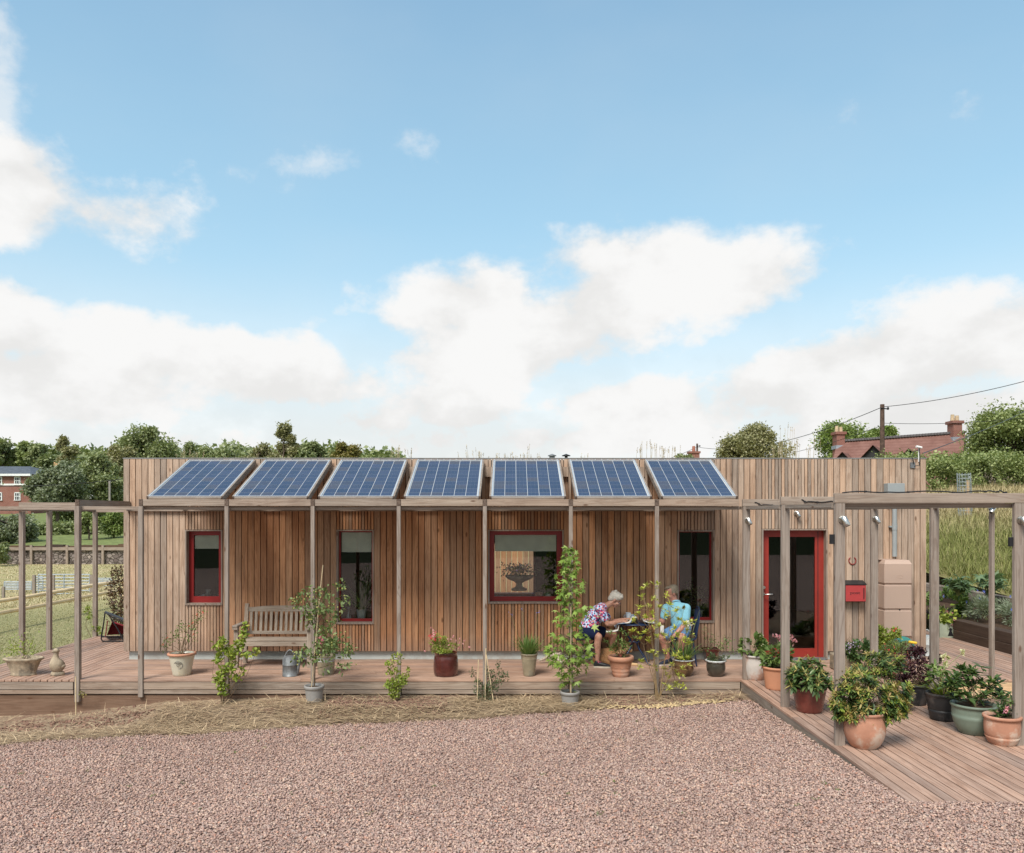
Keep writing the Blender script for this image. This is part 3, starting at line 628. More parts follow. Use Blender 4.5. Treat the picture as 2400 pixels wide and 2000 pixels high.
def panel():
    t = thing('solar_panel', (0, 11.53, 2.65), '', 'solar panel', 'solar panels in a row on the pergola')
    m = MB(); W = .525; m.box(-W, W, 0, PL, -.03, -.012, PM); m.build('backsheet', m_back, t)
    m = MB(); f = .014
    m.box(-W - .004, -W + f, 0, PL, -.035, .004, PM); m.box(W - f, W + .004, 0, PL, -.035, .004, PM); m.box(-W + f, W - f, 0, f, -.035, .004, PM); m.box(-W + f, W - f, PL - f, PL, -.035, .004, PM); m.build('frame', m_alu, t)
    m = MB(); a = -W + f + .008; cw = (2 * W - 2 * f - .016) / 6; ch = (PL - 2 * f - .016) / 10; b = MB()
    for i in range(6):
        for j in range(10):
            x0 = a + i * cw + .003; x1 = a + (i + 1) * cw - .003; y0 = f + .008 + j * ch + .0014; y1 = y0 + ch - .0028
            m.add([PM @ Vector(v) for v in ((x0, y0, -.0115), (x1, y0, -.0115), (x1, y1, -.0115), (x0, y1, -.0115))], [(0, 1, 2, 3)])
        for k in (1, 2):
            xx = a + i * cw + k * cw / 3; b.add([PM @ Vector(v) for v in ((xx - .0011, f, -.0108), (xx + .0011, f, -.0108), (xx + .0011, PL - f, -.0108), (xx - .0011, PL - f, -.0108))], [(0, 1, 2, 3)])
    c = m.build('cells', m_cell, t); b.build('busbars', m_bus, c)
    for s in (-1, 1):
        m = MB(); x = s * (W + .017); m.box(x - .0125, x + .0125, -.002, PL + .002, -.085, .002, PM); m.build('timber_side', m_beamy, t)
        m = MB(); m.box(x - .0125, x + .0125, -.006, -.0025, -.045, .001, PM); m.build('timber_side_end', m_end, t)
    m = MB(); m.box(-W + .002, W - .002, -.022, -.001, -.055, -.02, PM); m.build('bottom_batten', m_beamx, t)
    return t
PLAB = ['leftmost solar panel, over the small red window', 'second solar panel from the left, above the garden bench', 'third solar panel from the left, above the narrow window with the white pot',
        'fourth solar panel, the middle one of the row', 'solar panel above the wide red framed window', 'second solar panel from the right, above the woman reading', 'rightmost solar panel of the row, above the seated man']
P0 = panel()
for i in range(7):
    o = P0 if i == 0 else copy_tree(P0); o.location = ((PX[i] + PX[i + 1]) / 2, 11.53, 2.65); o['label'] = PLAB[i]
# ---------------------------------------------------------------- things on the wall
def postbox():
    x0, x1 = fx(1981, 12.9), fx(2030, 12.9); z0, z1 = fz(1411, 12.9), fz(1371, 12.9)
    t = thing('postbox', (x0, 12.9, z0), 'red and black postbox lettered post on the wall right of the door', 'postbox')
    m = MB(); m.box(x0, x1, 12.905, FY - .003, z0, z1, None, .004); m.build('casing', m_black, t)
    m = MB(); m.add([(x0 - .01, 12.885, z1 + .001), (x1 + .01, 12.885, z1 + .001), (x1 + .01, FY - .004, z1 + .055), (x0 - .01, FY - .004, z1 + .055), (x0 - .01, 12.885, z1 + .009), (x1 + .01, 12.885, z1 + .009), (x1 + .01, FY - .004, z1 + .063), (x0 - .01, FY - .004, z1 + .063)],
                     [(0, 3, 2, 1), (4, 5, 6, 7), (0, 1, 5, 4), (1, 2, 6, 5), (2, 3, 7, 6), (3, 0, 4, 7)]); m.build('lid', m_black, t)
    m = MB(); m.box(x0 + .008, x1 - .006, 12.895, 12.904, z0 + .008, z1 - .006, None, .002); d = m.build('flap', m_redglow, t)
    m = MB(); m.box(x1 - .045, x1 - .032, 12.888, 12.8945, z0 + .05, z1 - .05); m.build('slot', m_black, d)
    cu = bpy.data.curves.new('lettering', 'FONT'); cu.body = 'post'; cu.size = .088; cu.extrude = .0008; cu.align_x = 'CENTER'
    o = bpy.data.objects.new('lettering', cu); COL.objects.link(o); dg = bpy.context.evaluated_depsgraph_get(); me = bpy.data.meshes.new_from_object(o.evaluated_get(dg)); bpy.data.objects.remove(o)
    for v in me.vertices: x, y, z = v.co; v.co = ((x0 + x1) / 2 + x * 1.05 - .012, 12.8942 - z, (z0 + z1) / 2 + y * .75 - .012)
    link('lettering', me, m_black, d)
postbox()
hc = at(1998, 1314, FY - .012); m = MB()
m.tube([(hc[0] + .058 * math.sin(a) * (1 - .12 * (a < -2.2 or a > 2.2)), hc[1], hc[2] - .064 * math.cos(a)) for a in np.linspace(-2.5, 2.5, 22)], [.004] + [.0085] * 20 + [.004], 6)
tag(m.build('horseshoe', m_red), 'small red horseshoe nailed to the boards above the postbox', 'horseshoe')
def butt():
    x0, x1, y0, y1 = 5.985, 6.43, 12.80, FY - .005; zb, zt = fz(1492, 12.81), fz(1312, 12.81)
    t = thing('water_butt', ((x0 + x1) / 2, 12.9, 0), 'tall square beige plastic water butt against the wall below the downpipe', 'water butt')
    mt = mat_plain('beige_plastic', (.46, .335, .265), .6, .35, var=.05, scale=120); h = (zt - zb); zs = [zb, zb + h * .335, zb + h * .665, zt - .06]
    m = MB(); g = .028
    for k in range(3):
        a = zs[k] + (g if k else 0); b = zs[k + 1]; m.box(x0, x1, y0, y1, a, b, None, .010)
    for k in (1, 2): m.box(x0 + .018, x1 - .018, y0 + .02, y1, zs[k] - .008, zs[k] + g + .008)
    m.build('tank', mt, t)
    m = MB(); z = zs[3]; m.add([(x0, y0, z - .012), (x1, y0, z - .012), (x1, y1, z - .012), (x0, y1, z - .012), (x0 + .03, y0 + .04, z + .05), (x1 - .03, y0 + .04, z + .05), (x1 - .03, y1, z + .05), (x0 + .03, y1, z + .05)], [(0, 3, 2, 1), (4, 5, 6, 7), (0, 1, 5, 4), (1, 2, 6, 5), (2, 3, 7, 6), (3, 0, 4, 7)])
    m.box(x0 - .02, x0 + .30, y0 + .15, y1, z + .051, z + .06); m.build('lid', mt, t)
    m = MB(); cx = (x0 + x1) / 2 + .03; cz = zs[2] + h * .11; m.tube([(cx + .042 * math.cos(a), y0 - .001, cz + .025 * math.sin(a)) for a in np.linspace(0, 6.283, 25)], .0022, 5, False); m.build('embossed_oval', mt, t)
    m = MB(); m.tube([(cx, y0 + .019, zs[1] + .012), (cx, y0 + .010, zs[1] + .012)], .012, 12); m.box(x1 + .001, x1 + .008, y0 + .02, y0 + .05, zb + .02, zb + .09); m.build('tap_hole', m_black, t)
    m = MB()
    for xx in (x0 + .03, x1 - .08):
        m.box(xx, xx + .05, y0 + .02, y0 + .07, 0, zb - .03); m.box(xx, xx + .05, y1 - .06, y1 - .01, 0, zb - .03)
    m.box(x0 - .01, x1 + .01, y0 + .0, y1, zb - .03, zb - .001); m.build('stand', m_undert, t)
butt()
def downpipe():
    x = fx(2097.5, 12.98); t = thing('downpipe', (x, 13, 1.7), 'grey rainwater pipe dropping from a box on the wall into the water butt', 'downpipe')
    m = MB(); m.tube([(x, 12.99, 1.70), (x, 12.99, 2.80)], .036, 16); m.build('pipe', m_grey, t)
    m = MB(); zc = fz(1235, 12.98); m.tube([(x, 12.99, zc - .05), (x, 12.99, zc + .05)], .041, 16); m.box(x - .075, x + .05, 12.99, FY - .002, zc - .01, zc + .015); m.build('joint', m_grey, t)
    a, b = fx(2084, 12.9), fx(2121, 12.9); m = MB(); m.box(a - .02, b, 12.90, FY - .002, fz(1165, 12.9), fz(1133, 12.9), None, .003); m.build('hopper', m_grey, t)
downpipe()
def bracket():
    p = at(2149, 1090, FY - .01); t = thing('cable_bracket', p, 'small metal wire bracket with cable loop at the top right of the wall', 'bracket')
    m = MB(); m.box(p[0] - .11, p[0] - .03, FY - .02, FY - .003, p[2] - .05, p[2] + .04); m.build('plate', m_galv, t)
    m = MB(); m.tube([(p[0] - .06, FY - .03, p[2] + .02), (p[0] - .1, FY - .05, p[2] + .14), (p[0] - .06, FY - .03, p[2] + .22), (p[0] + .02, FY - .03, p[2] + .24)], .006, 6); m.tube([(p[0] - .05, FY - .03, p[2] - .02), (p[0] + .02, FY - .05, p[2] - .01), (p[0] + .04, FY - .03, p[2] + .12), (p[0] + .03, FY - .03, p[2] + .28)], .007, 6); m.build('cable_loop', m_black, t)
    m = MB(); m.tube([(p[0] + .03, FY - .01, p[2] + .05), (p[0] + .03, FY - .01, p[2] + .30)], .008, 6); m.tube([(p[0] - .02, FY - .03, p[2] + .30), (p[0] + .07, FY - .03, p[2] + .28)], .02, 8); m.build('insulator', m_white, t)
bracket()
# ---------------------------------------------------------------- foliage helpers
RH = np.array([[0, 0, 0], [.45, .5, .10], [1, 0, -.08], [.45, -.5, .10]]); RHF = [(0, 1, 2, 3)]
LF = np.array([[0, 0, 0], [.3, .42, .10], [.65, .40, .06], [1, 0, -.18], [.65, -.40, .06], [.3, -.42, .10], [.5, 0, -.02]]); LFF = [(0, 1, 6), (1, 2, 6), (2, 3, 6), (3, 4, 6), (4, 5, 6), (5, 0, 6)]
def star_t():
    pts = [(0, 0, 0)]
    for i in range(5):
        a = math.radians(-116 + i * 58); r = (.75, .95, 1.05, .95, .75)[i]; pts.append((.28 + r * .72 * math.cos(a), r * .75 * math.sin(a), -.10))
        if i < 4: a2 = a + math.radians(29); pts.append((.28 + .27 * math.cos(a2), .27 * math.sin(a2), .06))
    pts.append((.3, 0, .05)); k = len(pts) - 1; return np.array(pts), [(i, i + 1, k) for i in range(k - 1)] + [(k - 1, 0, k)]
ST, STF = star_t()
def unit(n):
    d = RNG.normal(0, 1, (n, 3)); return d / np.linalg.norm(d, axis=1, keepdims=True)
def leaves(name, C, D, L, W, mat, parent, T=None, TF=None, roll=None, label=None):
    T = RH if T is None else T; TF = RHF if TF is None else TF; n = len(C)
    V, Fc, per = scatter(C, D, T, TF, L * RNG.uniform(.7, 1.25, n), W * RNG.uniform(.7, 1.2, n), RNG.uniform(-1.1, 1.1, n) if roll is None else roll)
    return link(name, npmesh(V, Fc, per), mat, parent, label)
def blades(C, D, L, W, droop, seg=4):
    """curved grass or strap leaves"""
    n = len(C); D = D / np.linalg.norm(D, axis=1, keepdims=True); S = np.cross(D, np.tile([0, 0, 1.], (n, 1))) + 1e-6; S /= np.linalg.norm(S, axis=1, keepdims=True); V = []
    for k in range(seg + 1):
        t = k / seg; P = C + D * (L * t)[:, None]; h = D.copy(); h[:, 2] = 0; P = P + h * (L * droop * t * t * .6)[:, None]; P[:, 2] -= L * droop * t * t * .55
        w = W * (1 - t ** 2.2) * .5 + .0003; V += [P - S * w[:, None], P + S * w[:, None]]
    V = np.stack(V, 1).reshape(-1, 3); k = 2 * (seg + 1); base = np.arange(n) * k
    fl = np.concatenate([[2 * i, 2 * i + 1, 2 * i + 3, 2 * i + 2] for i in range(seg)]); Fc = (base[:, None] + fl[None, :]).ravel(); return V, Fc, 4
# leaf colours
def ml(n, A, B, C=None, **k): return mat_leaf(n, A, B, C, **k)
g_dark = ml('dark_green_leaf', (.20, .245, .11), (.31, .345, .165), (.39, .41, .21)); g_mid = ml('mid_green_leaf', (.19, .24, .085), (.31, .355, .135), (.38, .41, .18))
g_light = ml('light_green_leaf', (.16, .23, .055), (.26, .33, .095), (.34, .38, .15)); g_grey = ml('grey_green_leaf', (.17, .205, .12), (.27, .30, .185), (.34, .37, .25))
g_olive = ml('olive_leaf', (.24, .235, .115), (.34, .325, .165), (.40, .36, .20)); g_yel = ml('yellowing_leaf', (.20, .17, .05), (.30, .24, .07), (.16, .18, .06))
m_bark = mat_wood('bark', (.16, .12, .09), (.10, .08, .06), (.18, .13, .09), 2, knots=False)
def tree(name, px0, px1, ptop, pbot, Y, mat, label, n=6000, leaf=.3, lumps=22, zb=None, taper=.5, cat='tree', group='trees beyond the house', gap=0.0, depth=.8):
    """crown between the given bearings at distance Y, standing on the ground there"""
    cx = ((px0 + px1) / 2 - 1200) / F * Y; rx = (px1 - px0) / 2 / F * Y * 1.1; zt = H - (ptop - 5 - HZ) / F * Y; zc0 = H - (pbot - HZ) / F * Y
    n = int(n * 1.7); leaf *= .72; zb = float(gz(cx, Y)) if zb is None else zb; zc0 = max(zc0, zb + .2); rz = (zt - zc0) / 2; zc = (zt + zc0) / 2; t = thing(name, (cx, Y, zb), label, cat, group)
    m = MB(); r0 = max(.08, rx * .07); m.tube([(cx, Y, zb - .2), (cx + rx * .03, Y, (zb + zc) / 2), (cx - rx * .02, Y, zc), (cx, Y, zt - rz * .5)], [r0, r0 * .8, r0 * .5, r0 * .12], 8)
    for k in range(9):
        a = k * 2.4; h = zc0 + (zt - zc0) * (.1 + .07 * k); m.tube([(cx, Y, h), (cx + math.cos(a) * rx * .28, Y + math.sin(a) * rx * .28, min(h + rz * .2, zt - rz * .45)), (cx + math.cos(a) * rx * .5, Y + math.sin(a) * rx * .5, min(h + rz * .35, zt - rz * .4))], [r0 * .4, r0 * .25, r0 * .08], 5)
    m.build('trunk', m_bark, t)
    P = []; per = n // lumps
    for k in range(lumps):
        d = unit(1)[0]; q = RNG.uniform(.25, 1) ** .33; lr = RNG.uniform(.20, .36); hz = d[2] * q * (1 - lr * .8); wd = 1 - taper * max(0, hz) ** 1.3 if taper else 1
        c = np.array([cx + d[0] * q * (1 - lr) * rx * wd, Y + d[1] * q * (1 - lr) * rx * depth * wd, zc + hz * rz]); R = lr * min(rx, rz * 1.3) * RNG.uniform(.8, 1.3)
        dd = unit(per); rr = RNG.uniform(.35, 1, per) ** .45 * R * (1 + .25 * RNG.normal(0, 1, per)); P.append(c + dd * rr[:, None] * np.array([1, 1, .8]))
    P = np.concatenate(P); P = P[P[:, 2] > zb + .1]; P = P[P[:, 2] < zt + .15]; D = unit(len(P)); D[:, 2] -= .3
    leaves('crown', P, D, leaf, leaf * .7, mat, t); return t
def hedge(name, P0, P1, thick, z0, z1, mat, label, n, leaf, cat='hedge', rough=.25, group=None):
    P0 = np.array(P0, float); P1 = np.array(P1, float); u = RNG.uniform(0, 1, n); d = (P1 - P0); nn = np.array([-d[1], d[0]]); nn /= np.linalg.norm(nn)
    top = z1 + rough * (np.sin(u * 23) * .3 + np.sin(u * 71 + 1) * .3 + RNG.normal(0, .35, n)) ; face = RNG.uniform(0, 1, n); v = RNG.uniform(-1, 1, n); h = RNG.uniform(0, 1, n) ** .8
    fr = face < .55; v = np.where(fr, -1 + np.abs(RNG.normal(0, .18, n)) + .25 * np.sin(u * 47 + h * 9), v); h = np.where(fr, h, 1 - np.abs(RNG.normal(0, .07, n)))
    C = np.stack([P0[0] + d[0] * u + nn[0] * v * thick / 2, P0[1] + d[1] * u + nn[1] * v * thick / 2, z0 + (top - z0) * h], -1)
    if P1[1] > -900: pass
    c0 = ((P0[0] + P1[0]) / 2, (P0[1] + P1[1]) / 2, z0); t = thing(name, c0, label, cat, group)
    leaves('foliage', C, unit(n) - np.array([0, 0, .3]), leaf, leaf * .7, mat, t)
    m = MB()
    for k in range(int(max(3, np.linalg.norm(d) / 2.5))):
        w = (k + .5) / int(max(3, np.linalg.norm(d) / 2.5)); b = P0 + d * w; m.tube([(b[0], b[1], z0 - .1), (b[0] + .1, b[1], (z0 + z1) / 2), (b[0], b[1], z1 - .2)], [.06, .045, .02], 5)
    m.build('stems', m_bark, t); return t
# ---------------------------------------------------------------- left background
tree('broadleaf_tree', -40, 52, 1034, 1100, 150, g_dark, 'far dark tree above the slate roof at the left edge of the picture', 3500, .8, 14)
tree('broadleaf_tree', 38, 82, 1033, 1100, 150, g_mid, 'second far tree from the left, rounded top over the brick house', 2500, .8, 10)
tree('broadleaf_tree', 66, 126, 1034, 1110, 145, g_dark, 'third far tree from the left, above the end of the slate roof', 3500, .8, 14)
tree('conifer_tree', 130, 180, 1024, 1100, 120, g_olive, 'straggly feathery conifer leaning right on the left skyline', 1800, .6, 11, taper=.3)
tree('broadleaf_tree', 66, 200, 1066, 1215, 80, g_grey, 'big pale green tree beside the red brick house', 11000, .42, 34, taper=.25)
tree('broadleaf_tree', 150, 245, 1072, 1200, 88, g_grey, 'silvery green tree just right of the big pale tree', 5000, .42, 20, taper=.3)
tree('broadleaf_tree', 190, 292, 1052, 1205, 84, g_dark, 'dark green tree touching the left end of the house wall', 9000, .4, 26, taper=.4)
tree('broadleaf_tree', 268, 426, 994, 1150, 95, g_dark, 'tallest dark round tree rising over the left end of the bungalow roof', 11000, .45, 30, taper=.35)
tree('broadleaf_tree', 225, 330, 1040, 1160, 90, g_olive, 'olive tree in front of the tallest dark tree on the left', 6000, .42, 20, taper=.4)
tree('conifer_tree', 426, 470, 1028, 1130, 100, g_dark, 'small pointed dark conifer right of the tallest dark tree', 2500, .4, 14, taper=.95)
tree('broadleaf_tree', 455, 575, 1042, 1130, 110, g_dark, 'low dark tree behind the first solar panel', 4500, .5, 16)
tree('broadleaf_tree', 562, 650, 1038, 1130, 108, g_olive, 'low olive tree left of the tall slim tree', 4000, .5, 14)
tree('broadleaf_tree', 630, 700, 985, 1130, 105, g_olive, 'tall slim tree standing above the second solar panel', 5500, .45, 22, taper=.55)
tree('broadleaf_tree', 690, 782, 1034, 1130, 106, g_dark, 'dark rounded tree right of the tall slim tree', 4500, .5, 14)
tree('broadleaf_tree', 776, 850, 1026, 1130, 104, g_yel, 'yellowing tree at the right end of the left tree line', 3200, .45, 15, taper=.5)
tree('bush', 835, 900, 1068, 1120, 102, g_mid, 'low bush beyond the roof at the end of the left tree line', 1200, .4, 8)
tree('broadleaf_tree', -60, 92, 1196, 1300, 62, g_grey, 'grey green bushy tree behind the left pergola beam', 6000, .32, 20, taper=.4, zb=-.2)
tree('broadleaf_tree', -110, -8, 1090, 1215, 70, g_olive, 'thin olive tree in front of the brick house at the left edge', 2600, .34, 12, zb=0)
tree('fruit_tree', 232, 300, 1196, 1280, 66, g_light, 'small light green fruit tree on the lawn before the stone wall', 3500, .28, 14, taper=.2, zb=.3)
tree('fruit_tree', 180, 236, 1205, 1285, 64, g_mid, 'rounded mid green garden tree left of the small fruit tree', 3000, .3, 12, taper=.2, zb=.2)
tree('bush', -40, 26, 1262, 1326, 56, g_dark, 'dark bush at the left end of the stone wall', 2500, .25, 10, zb=-1.2)
hedge('hedge', (-48, 84), (-36, 84), 2.5, .2, 2.387 - (1196 - HZ) / F * 84, g_mid, 'tall mixed hedge closing the back of the garden lawn', 7000, .34)
hedge('hedge', (-45, 70), (-30.0, 73), 2.5, .2, 2.387 - (1230 - HZ) / F * 70, g_dark, 'clipped dark garden hedge above the stone wall', 6000, .3)
hedge('hedge', (-50, 92), (-40.5, 92), 3, 0, 3.2, g_yel, 'yellow flowering hedge glimpsed under the garden trees', 2500, .35)
def wood():
    n = 26000; px = RNG.uniform(-60, 930, n); Y = RNG.uniform(150, 175, n); top = 1062 + 9 * np.sin(px * .031) + 7 * np.sin(px * .083 + 1) + 5 * np.sin(px * .21) + RNG.normal(0, 3, n); py = top + (1150 - top) * RNG.uniform(0, 1, n) ** 1.5
    C = np.stack([(px - 1200) / F * 160, Y, H - (py - HZ) / F * 160], -1); o = leaves('distant_wood', C, unit(n), 1.1, .8, g_dark, None); tag(o, 'distant continuous belt of woodland closing the left skyline', 'woodland', kind='stuff')
wood()
# garden behind the wall
m_lawn2 = mat_plain('garden_lawn', (.17, .20, .075), .95, .1, var=.2, scale=2)
hmesh(np.linspace(-90, -24, 30), np.linspace(58.3, 130, 20), lambda x, y: -.45 + .05 * (y - 58.3) + .008 * (x + 60) + .3 * sst(58, 62, y), m_lawn2, 'garden_lawn')
def stonewall():
    s = NT('rubble_stone'); v = s.vec((1, 1, 1.4)); r = s.voro(v, 3.2, 'F1', 'Color'); sp = s.n('ShaderNodeSeparateColor'); s.L.new(r, sp.inputs[0])
    c = s.ramp(sp.outputs[0], [(0, (.13, .10, .09)), (.5, (.25, .21, .19)), (1, (.36, .30, .26))]); e = s.voro(v, 3.2, 'DISTANCE_TO_EDGE'); c = s.mix(s.rng(e, .12, .03), c, (.06, .05, .04)); s.bump(e, .6, .05); ms = s.fin(c, .9, .1)
    t = thing('stone_wall', (-33, 58, -1.2), 'low rubble stone retaining wall across the left field with a timber rail on top', 'wall'); m = MB(); h = MB(); p = MB()
    X = np.linspace(-62, -26, 28)
    for a, b in zip(X[:-1], X[1:]):
        za, zb_ = -.42 + .012 * (a + 60) + random.uniform(-.06, .06), 0; m.box(a, b, 58 + random.uniform(-.04, .04), 58.5, -1.5, za + .02)
        h.box(a, b, 57.97, 58.35, za + .02, za + .24)
    m.build('stones', ms, t); h.build('sleeper_capping', m_sleeper, t)
    for k in range(14):
        x = -61 + k * 2.6; q = MB(); q.box(x, x + .16, 57.8, 57.95, -1.3, .15); q.build('post', m_beamx, t)
    for z in (.0,): q = MB(); q.box(-62, -26, 57.82, 57.93, z - .22, z); q.build('rail', m_beamx, t)
stonewall()
def gate_panel(x0, x1, Y, z0, z1, n, parent, ang=0):
    q = MB(); c = Vector(((x0 + x1) / 2, Y, 0)); M = Matrix.Translation(c) @ Matrix.Rotation(ang, 4, 'Z') @ Matrix.Translation(-c)
    for k in range(n): z = z0 + (z1 - z0) * k / (n - 1); q.tube([M @ Vector((x0, Y, z)), M @ Vector((x1, Y, z))], .028, 6)
    for x in (x0, x1, (x0 + x1) / 2): q.tube([M @ Vector((x, Y, z0)), M @ Vector((x, Y, z1))], .03, 6)
    q.build('gate_frame', m_galvl, parent)
m_galvl = mat_plain('pale_galvanised_tube', (.36, .40, .42), .5, .5, .3)
zf = -1.25
for (a, b, Y, zt, n, lab) in ((90, 210, 35, 1347, 7, 'large galvanised field gate in the left pasture'), (80, 100, 36.5, 1352, 7, 'narrow galvanised hurdle left of the large field gate'), (10, 74, 37, 1364, 6, 'galvanised hurdle at the far left behind the log fence'), (218, 262, 39, 1356, 6, 'galvanised hurdle right of the large field gate')):
    x0, x1 = (a - 1200) / F * Y, (b - 1200) / F * Y; t = thing('field_gate', ((x0 + x1) / 2, Y, zf), lab, 'gate', 'galvanised gates and hurdles in the pasture'); gate_panel(x0, x1, Y, zf + .15, H - (zt - HZ) / F * Y, n, t)
for px, lab, r in ((216, 'stout timber gatepost right of the large field gate', .07), (80, 'timber gatepost left of the large field gate', .055), (8, 'timber fence post at the far left of the pasture', .05), (126, 'timber stake in front of the large field gate', .035)):
    Y = 34.6; x = (px - 1200) / F * Y; q = MB(); q.box(x - r, x + r, Y - r, Y + r, zf - .2, H - ((1348 if px != 8 else 1375) - HZ) / F * Y); tag(q.build('fence_post', m_beamy), lab, 'fence post', 'timber posts in the pasture')
lf = thing('log_fence', (-12.7, 22, -.7), 'two rail fence of pale round logs crossing the lawn on the left', 'fence')
m_log = mat_plain('peeled_log', (.74, .56, .34), .75, .2, var=.12, scale=3)
for z in (.22, -.08): q = MB(); q.tube([(-13.0, 14, z - .06), (-12.85, 18, z + .01), (-12.75, 21, z), (-12.7, 24, z + .015), (-12.6, 28, z), (-12.6, 34, z - .05)], [.052, .055, .05, .055, .05, .055], 8); q.build('rail', m_log, lf)
for y in (15.3, 17.95, 20.62, 23.28, 26.0, 28.7, 31.4): q = MB(); q.tube([(-12.66, y, -1.1), (-12.66, y, .34)], .06, 8); q.build('post', m_log, lf)
def mat_brick(name, A, B, mort, sx=4.4, sz=13):
    s = NT(name); b = s.n('ShaderNodeTexBrick'); v = s.vec((1, 1, 1)); sp = s.n('ShaderNodeSeparateXYZ'); s.L.new(v, sp.inputs[0]); cb = s.n('ShaderNodeCombineXYZ'); s.L.new(s.math('ADD', sp.outputs[0], sp.outputs[1]), cb.inputs[0]); s.L.new(sp.outputs[2], cb.inputs[1])
    s.L.new(cb.outputs[0], b.inputs[0]); b.inputs['Scale'].default_value = sx; b.inputs['Color1'].default_value = (*A, 1); b.inputs['Color2'].default_value = (*B, 1); b.inputs['Mortar'].default_value = (*mort, 1); b.inputs['Mortar Size'].default_value = .02
    nz = s.noise(s.vec((1, 1, 1)), .8, 5); c = s.mix(s.math('MULTIPLY', s.rng(nz, .35, .7), .4), b.outputs[0], tuple(x * .6 for x in A)); return s.fin(c, .85, .2)
m_brick = mat_brick('red_brick', (.28, .10, .07), (.22, .075, .055), (.36, .30, .26)); m_slate = mat_plain('slate_roof', (.085, .095, .11), .6, .3, var=.25, scale=2)
m_winw = mat_plain('sash_white', (.75, .76, .74), .5); m_panef = mat_plain('dark_window_glass', (.03, .035, .04), .1, .5)
def brickhouse():
    Y = 112; k = Y / F; X = lambda p: (p - 1200) * k; Z = lambda p: H - (p - HZ) * k
    t = thing('brick_house', (X(-40), Y + 6, 0), 'red brick house with slate roof and white sash windows at the left edge', 'house')
    q = MB(); q.box(X(-160), X(72), Y, Y + 11, -2, Z(1112)); q.build('wall', m_brick, t)
    q = MB(); xa, xb = X(-170), X(76); za, zr = Z(1112), Z(1088); q.add([(xa, Y - .5, za), (xb, Y - .5, za), (xb, Y + 11.5, za), (xa, Y + 11.5, za), (xa + 3, Y + 5.5, zr), (xb - 3.6, Y + 5.5, zr)], [(0, 1, 5, 4), (1, 2, 5), (2, 3, 4, 5), (3, 0, 4), (0, 3, 2, 1)]); rf = q.build('roof', m_slate, t)
    q = MB(); q.box(X(78), X(92), Y + 5, Y + 6, zr - 2, Z(1078)); q.build('chimney', mat_plain('yellow_chimney_pots', (.6, .36, .18), .8), rf)
    q = MB(); q.box(xa, xb, Y - .55, Y - .2, za - .25, za + .05); q.box(X(-160), X(72.3), Y - .06, Y - .002, Z(1138), Z(1134)); q.build('cornice', m_winw, t)
    for px, p0, p1 in ((41, 1118, 1136), (41, 1155, 1172), (-2, 1118, 1136), (-2, 1155, 1172), (-46, 1118, 1136), (-46, 1155, 1172)):
        w = .38; a, b, z0, z1 = X(px) - w, X(px) + w, Z(p1), Z(p0); q = MB(); q.box(a - .05, a + .06, Y - .08, Y - .01, z0, z1); q.box(b - .06, b + .05, Y - .08, Y - .01, z0, z1); q.box(a, b, Y - .08, Y - .01, z1 - .07, z1 + .05); q.box(a - .1, b + .1, Y - .14, Y - .01, z0 - .08, z0); q.box(a, b, Y - .07, Y - .01, (z0 + z1) / 2 - .04, (z0 + z1) / 2 + .04)
        for j in (1, 2): xx = a + (b - a) * j / 3; q.box(xx - .025, xx + .025, Y - .06, Y - .01, z0, z1)
        f = q.build('window_frame', m_winw, t); q = MB(); q.box(a, b, Y - .03, Y - .005, z0, z1); q.build('pane', m_panef, f)
brickhouse()
def cottage():
    Y = 86; k = Y / F; X = lambda p: (p - 1200) * k; Z = lambda p: H - (p - HZ) * k; t = thing('gabled_outbuilding', (X(285), Y + 3, 0), 'small rendered gable end with brown tiled roof just left of the bungalow', 'house')
    xa, xb, zr, za = X(252), X(316), Z(1145), Z(1174); xm = (xa + xb) / 2
    q = MB(); q.add([(xa + .2, Y, 0), (xb - .2, Y, 0), (xb - .2, Y, za), (xm, Y, zr - .1), (xa + .2, Y, za), (xa + .2, Y + 7, 0), (xb - .2, Y + 7, 0), (xb - .2, Y + 7, za), (xm, Y + 7, zr - .1), (xa + .2, Y + 7, za)], [(0, 1, 2, 3, 4), (9, 8, 7, 6, 5), (0, 4, 9, 5), (1, 6, 7, 2)]); q.build('wall', mat_plain('buff_render', (.36, .31, .24), .9), t)
    q = MB(); q.bar((xa, Y - .2, za - .1), (xm, Y - .2, zr), .12, .18, (0, 1, 0)); q.bar((xm, Y - .2, zr), (xb, Y - .2, za - .1), .12, .18, (0, 1, 0)); q.build('bargeboard', m_winw, t)
    q = MB()
    for s, xe in ((-1, xa), (1, xb)): q.add([(xe, Y - .2, za), (xm, Y - .2, zr + .1), (xm, Y + 7.2, zr + .1), (xe, Y + 7.2, za), (xe, Y - .2, za + .15), (xm, Y - .2, zr + .26), (xm, Y + 7.2, zr + .26), (xe, Y + 7.2, za + .15)], [(0, 1, 2, 3), (7, 6, 5, 4), (0, 4, 5, 1), (3, 2, 6, 7), (0, 3, 7, 4)])
    q.build('roof', mat_plain('brown_tile', (.25, .15, .11), .8, var=.3), t)
cottage()
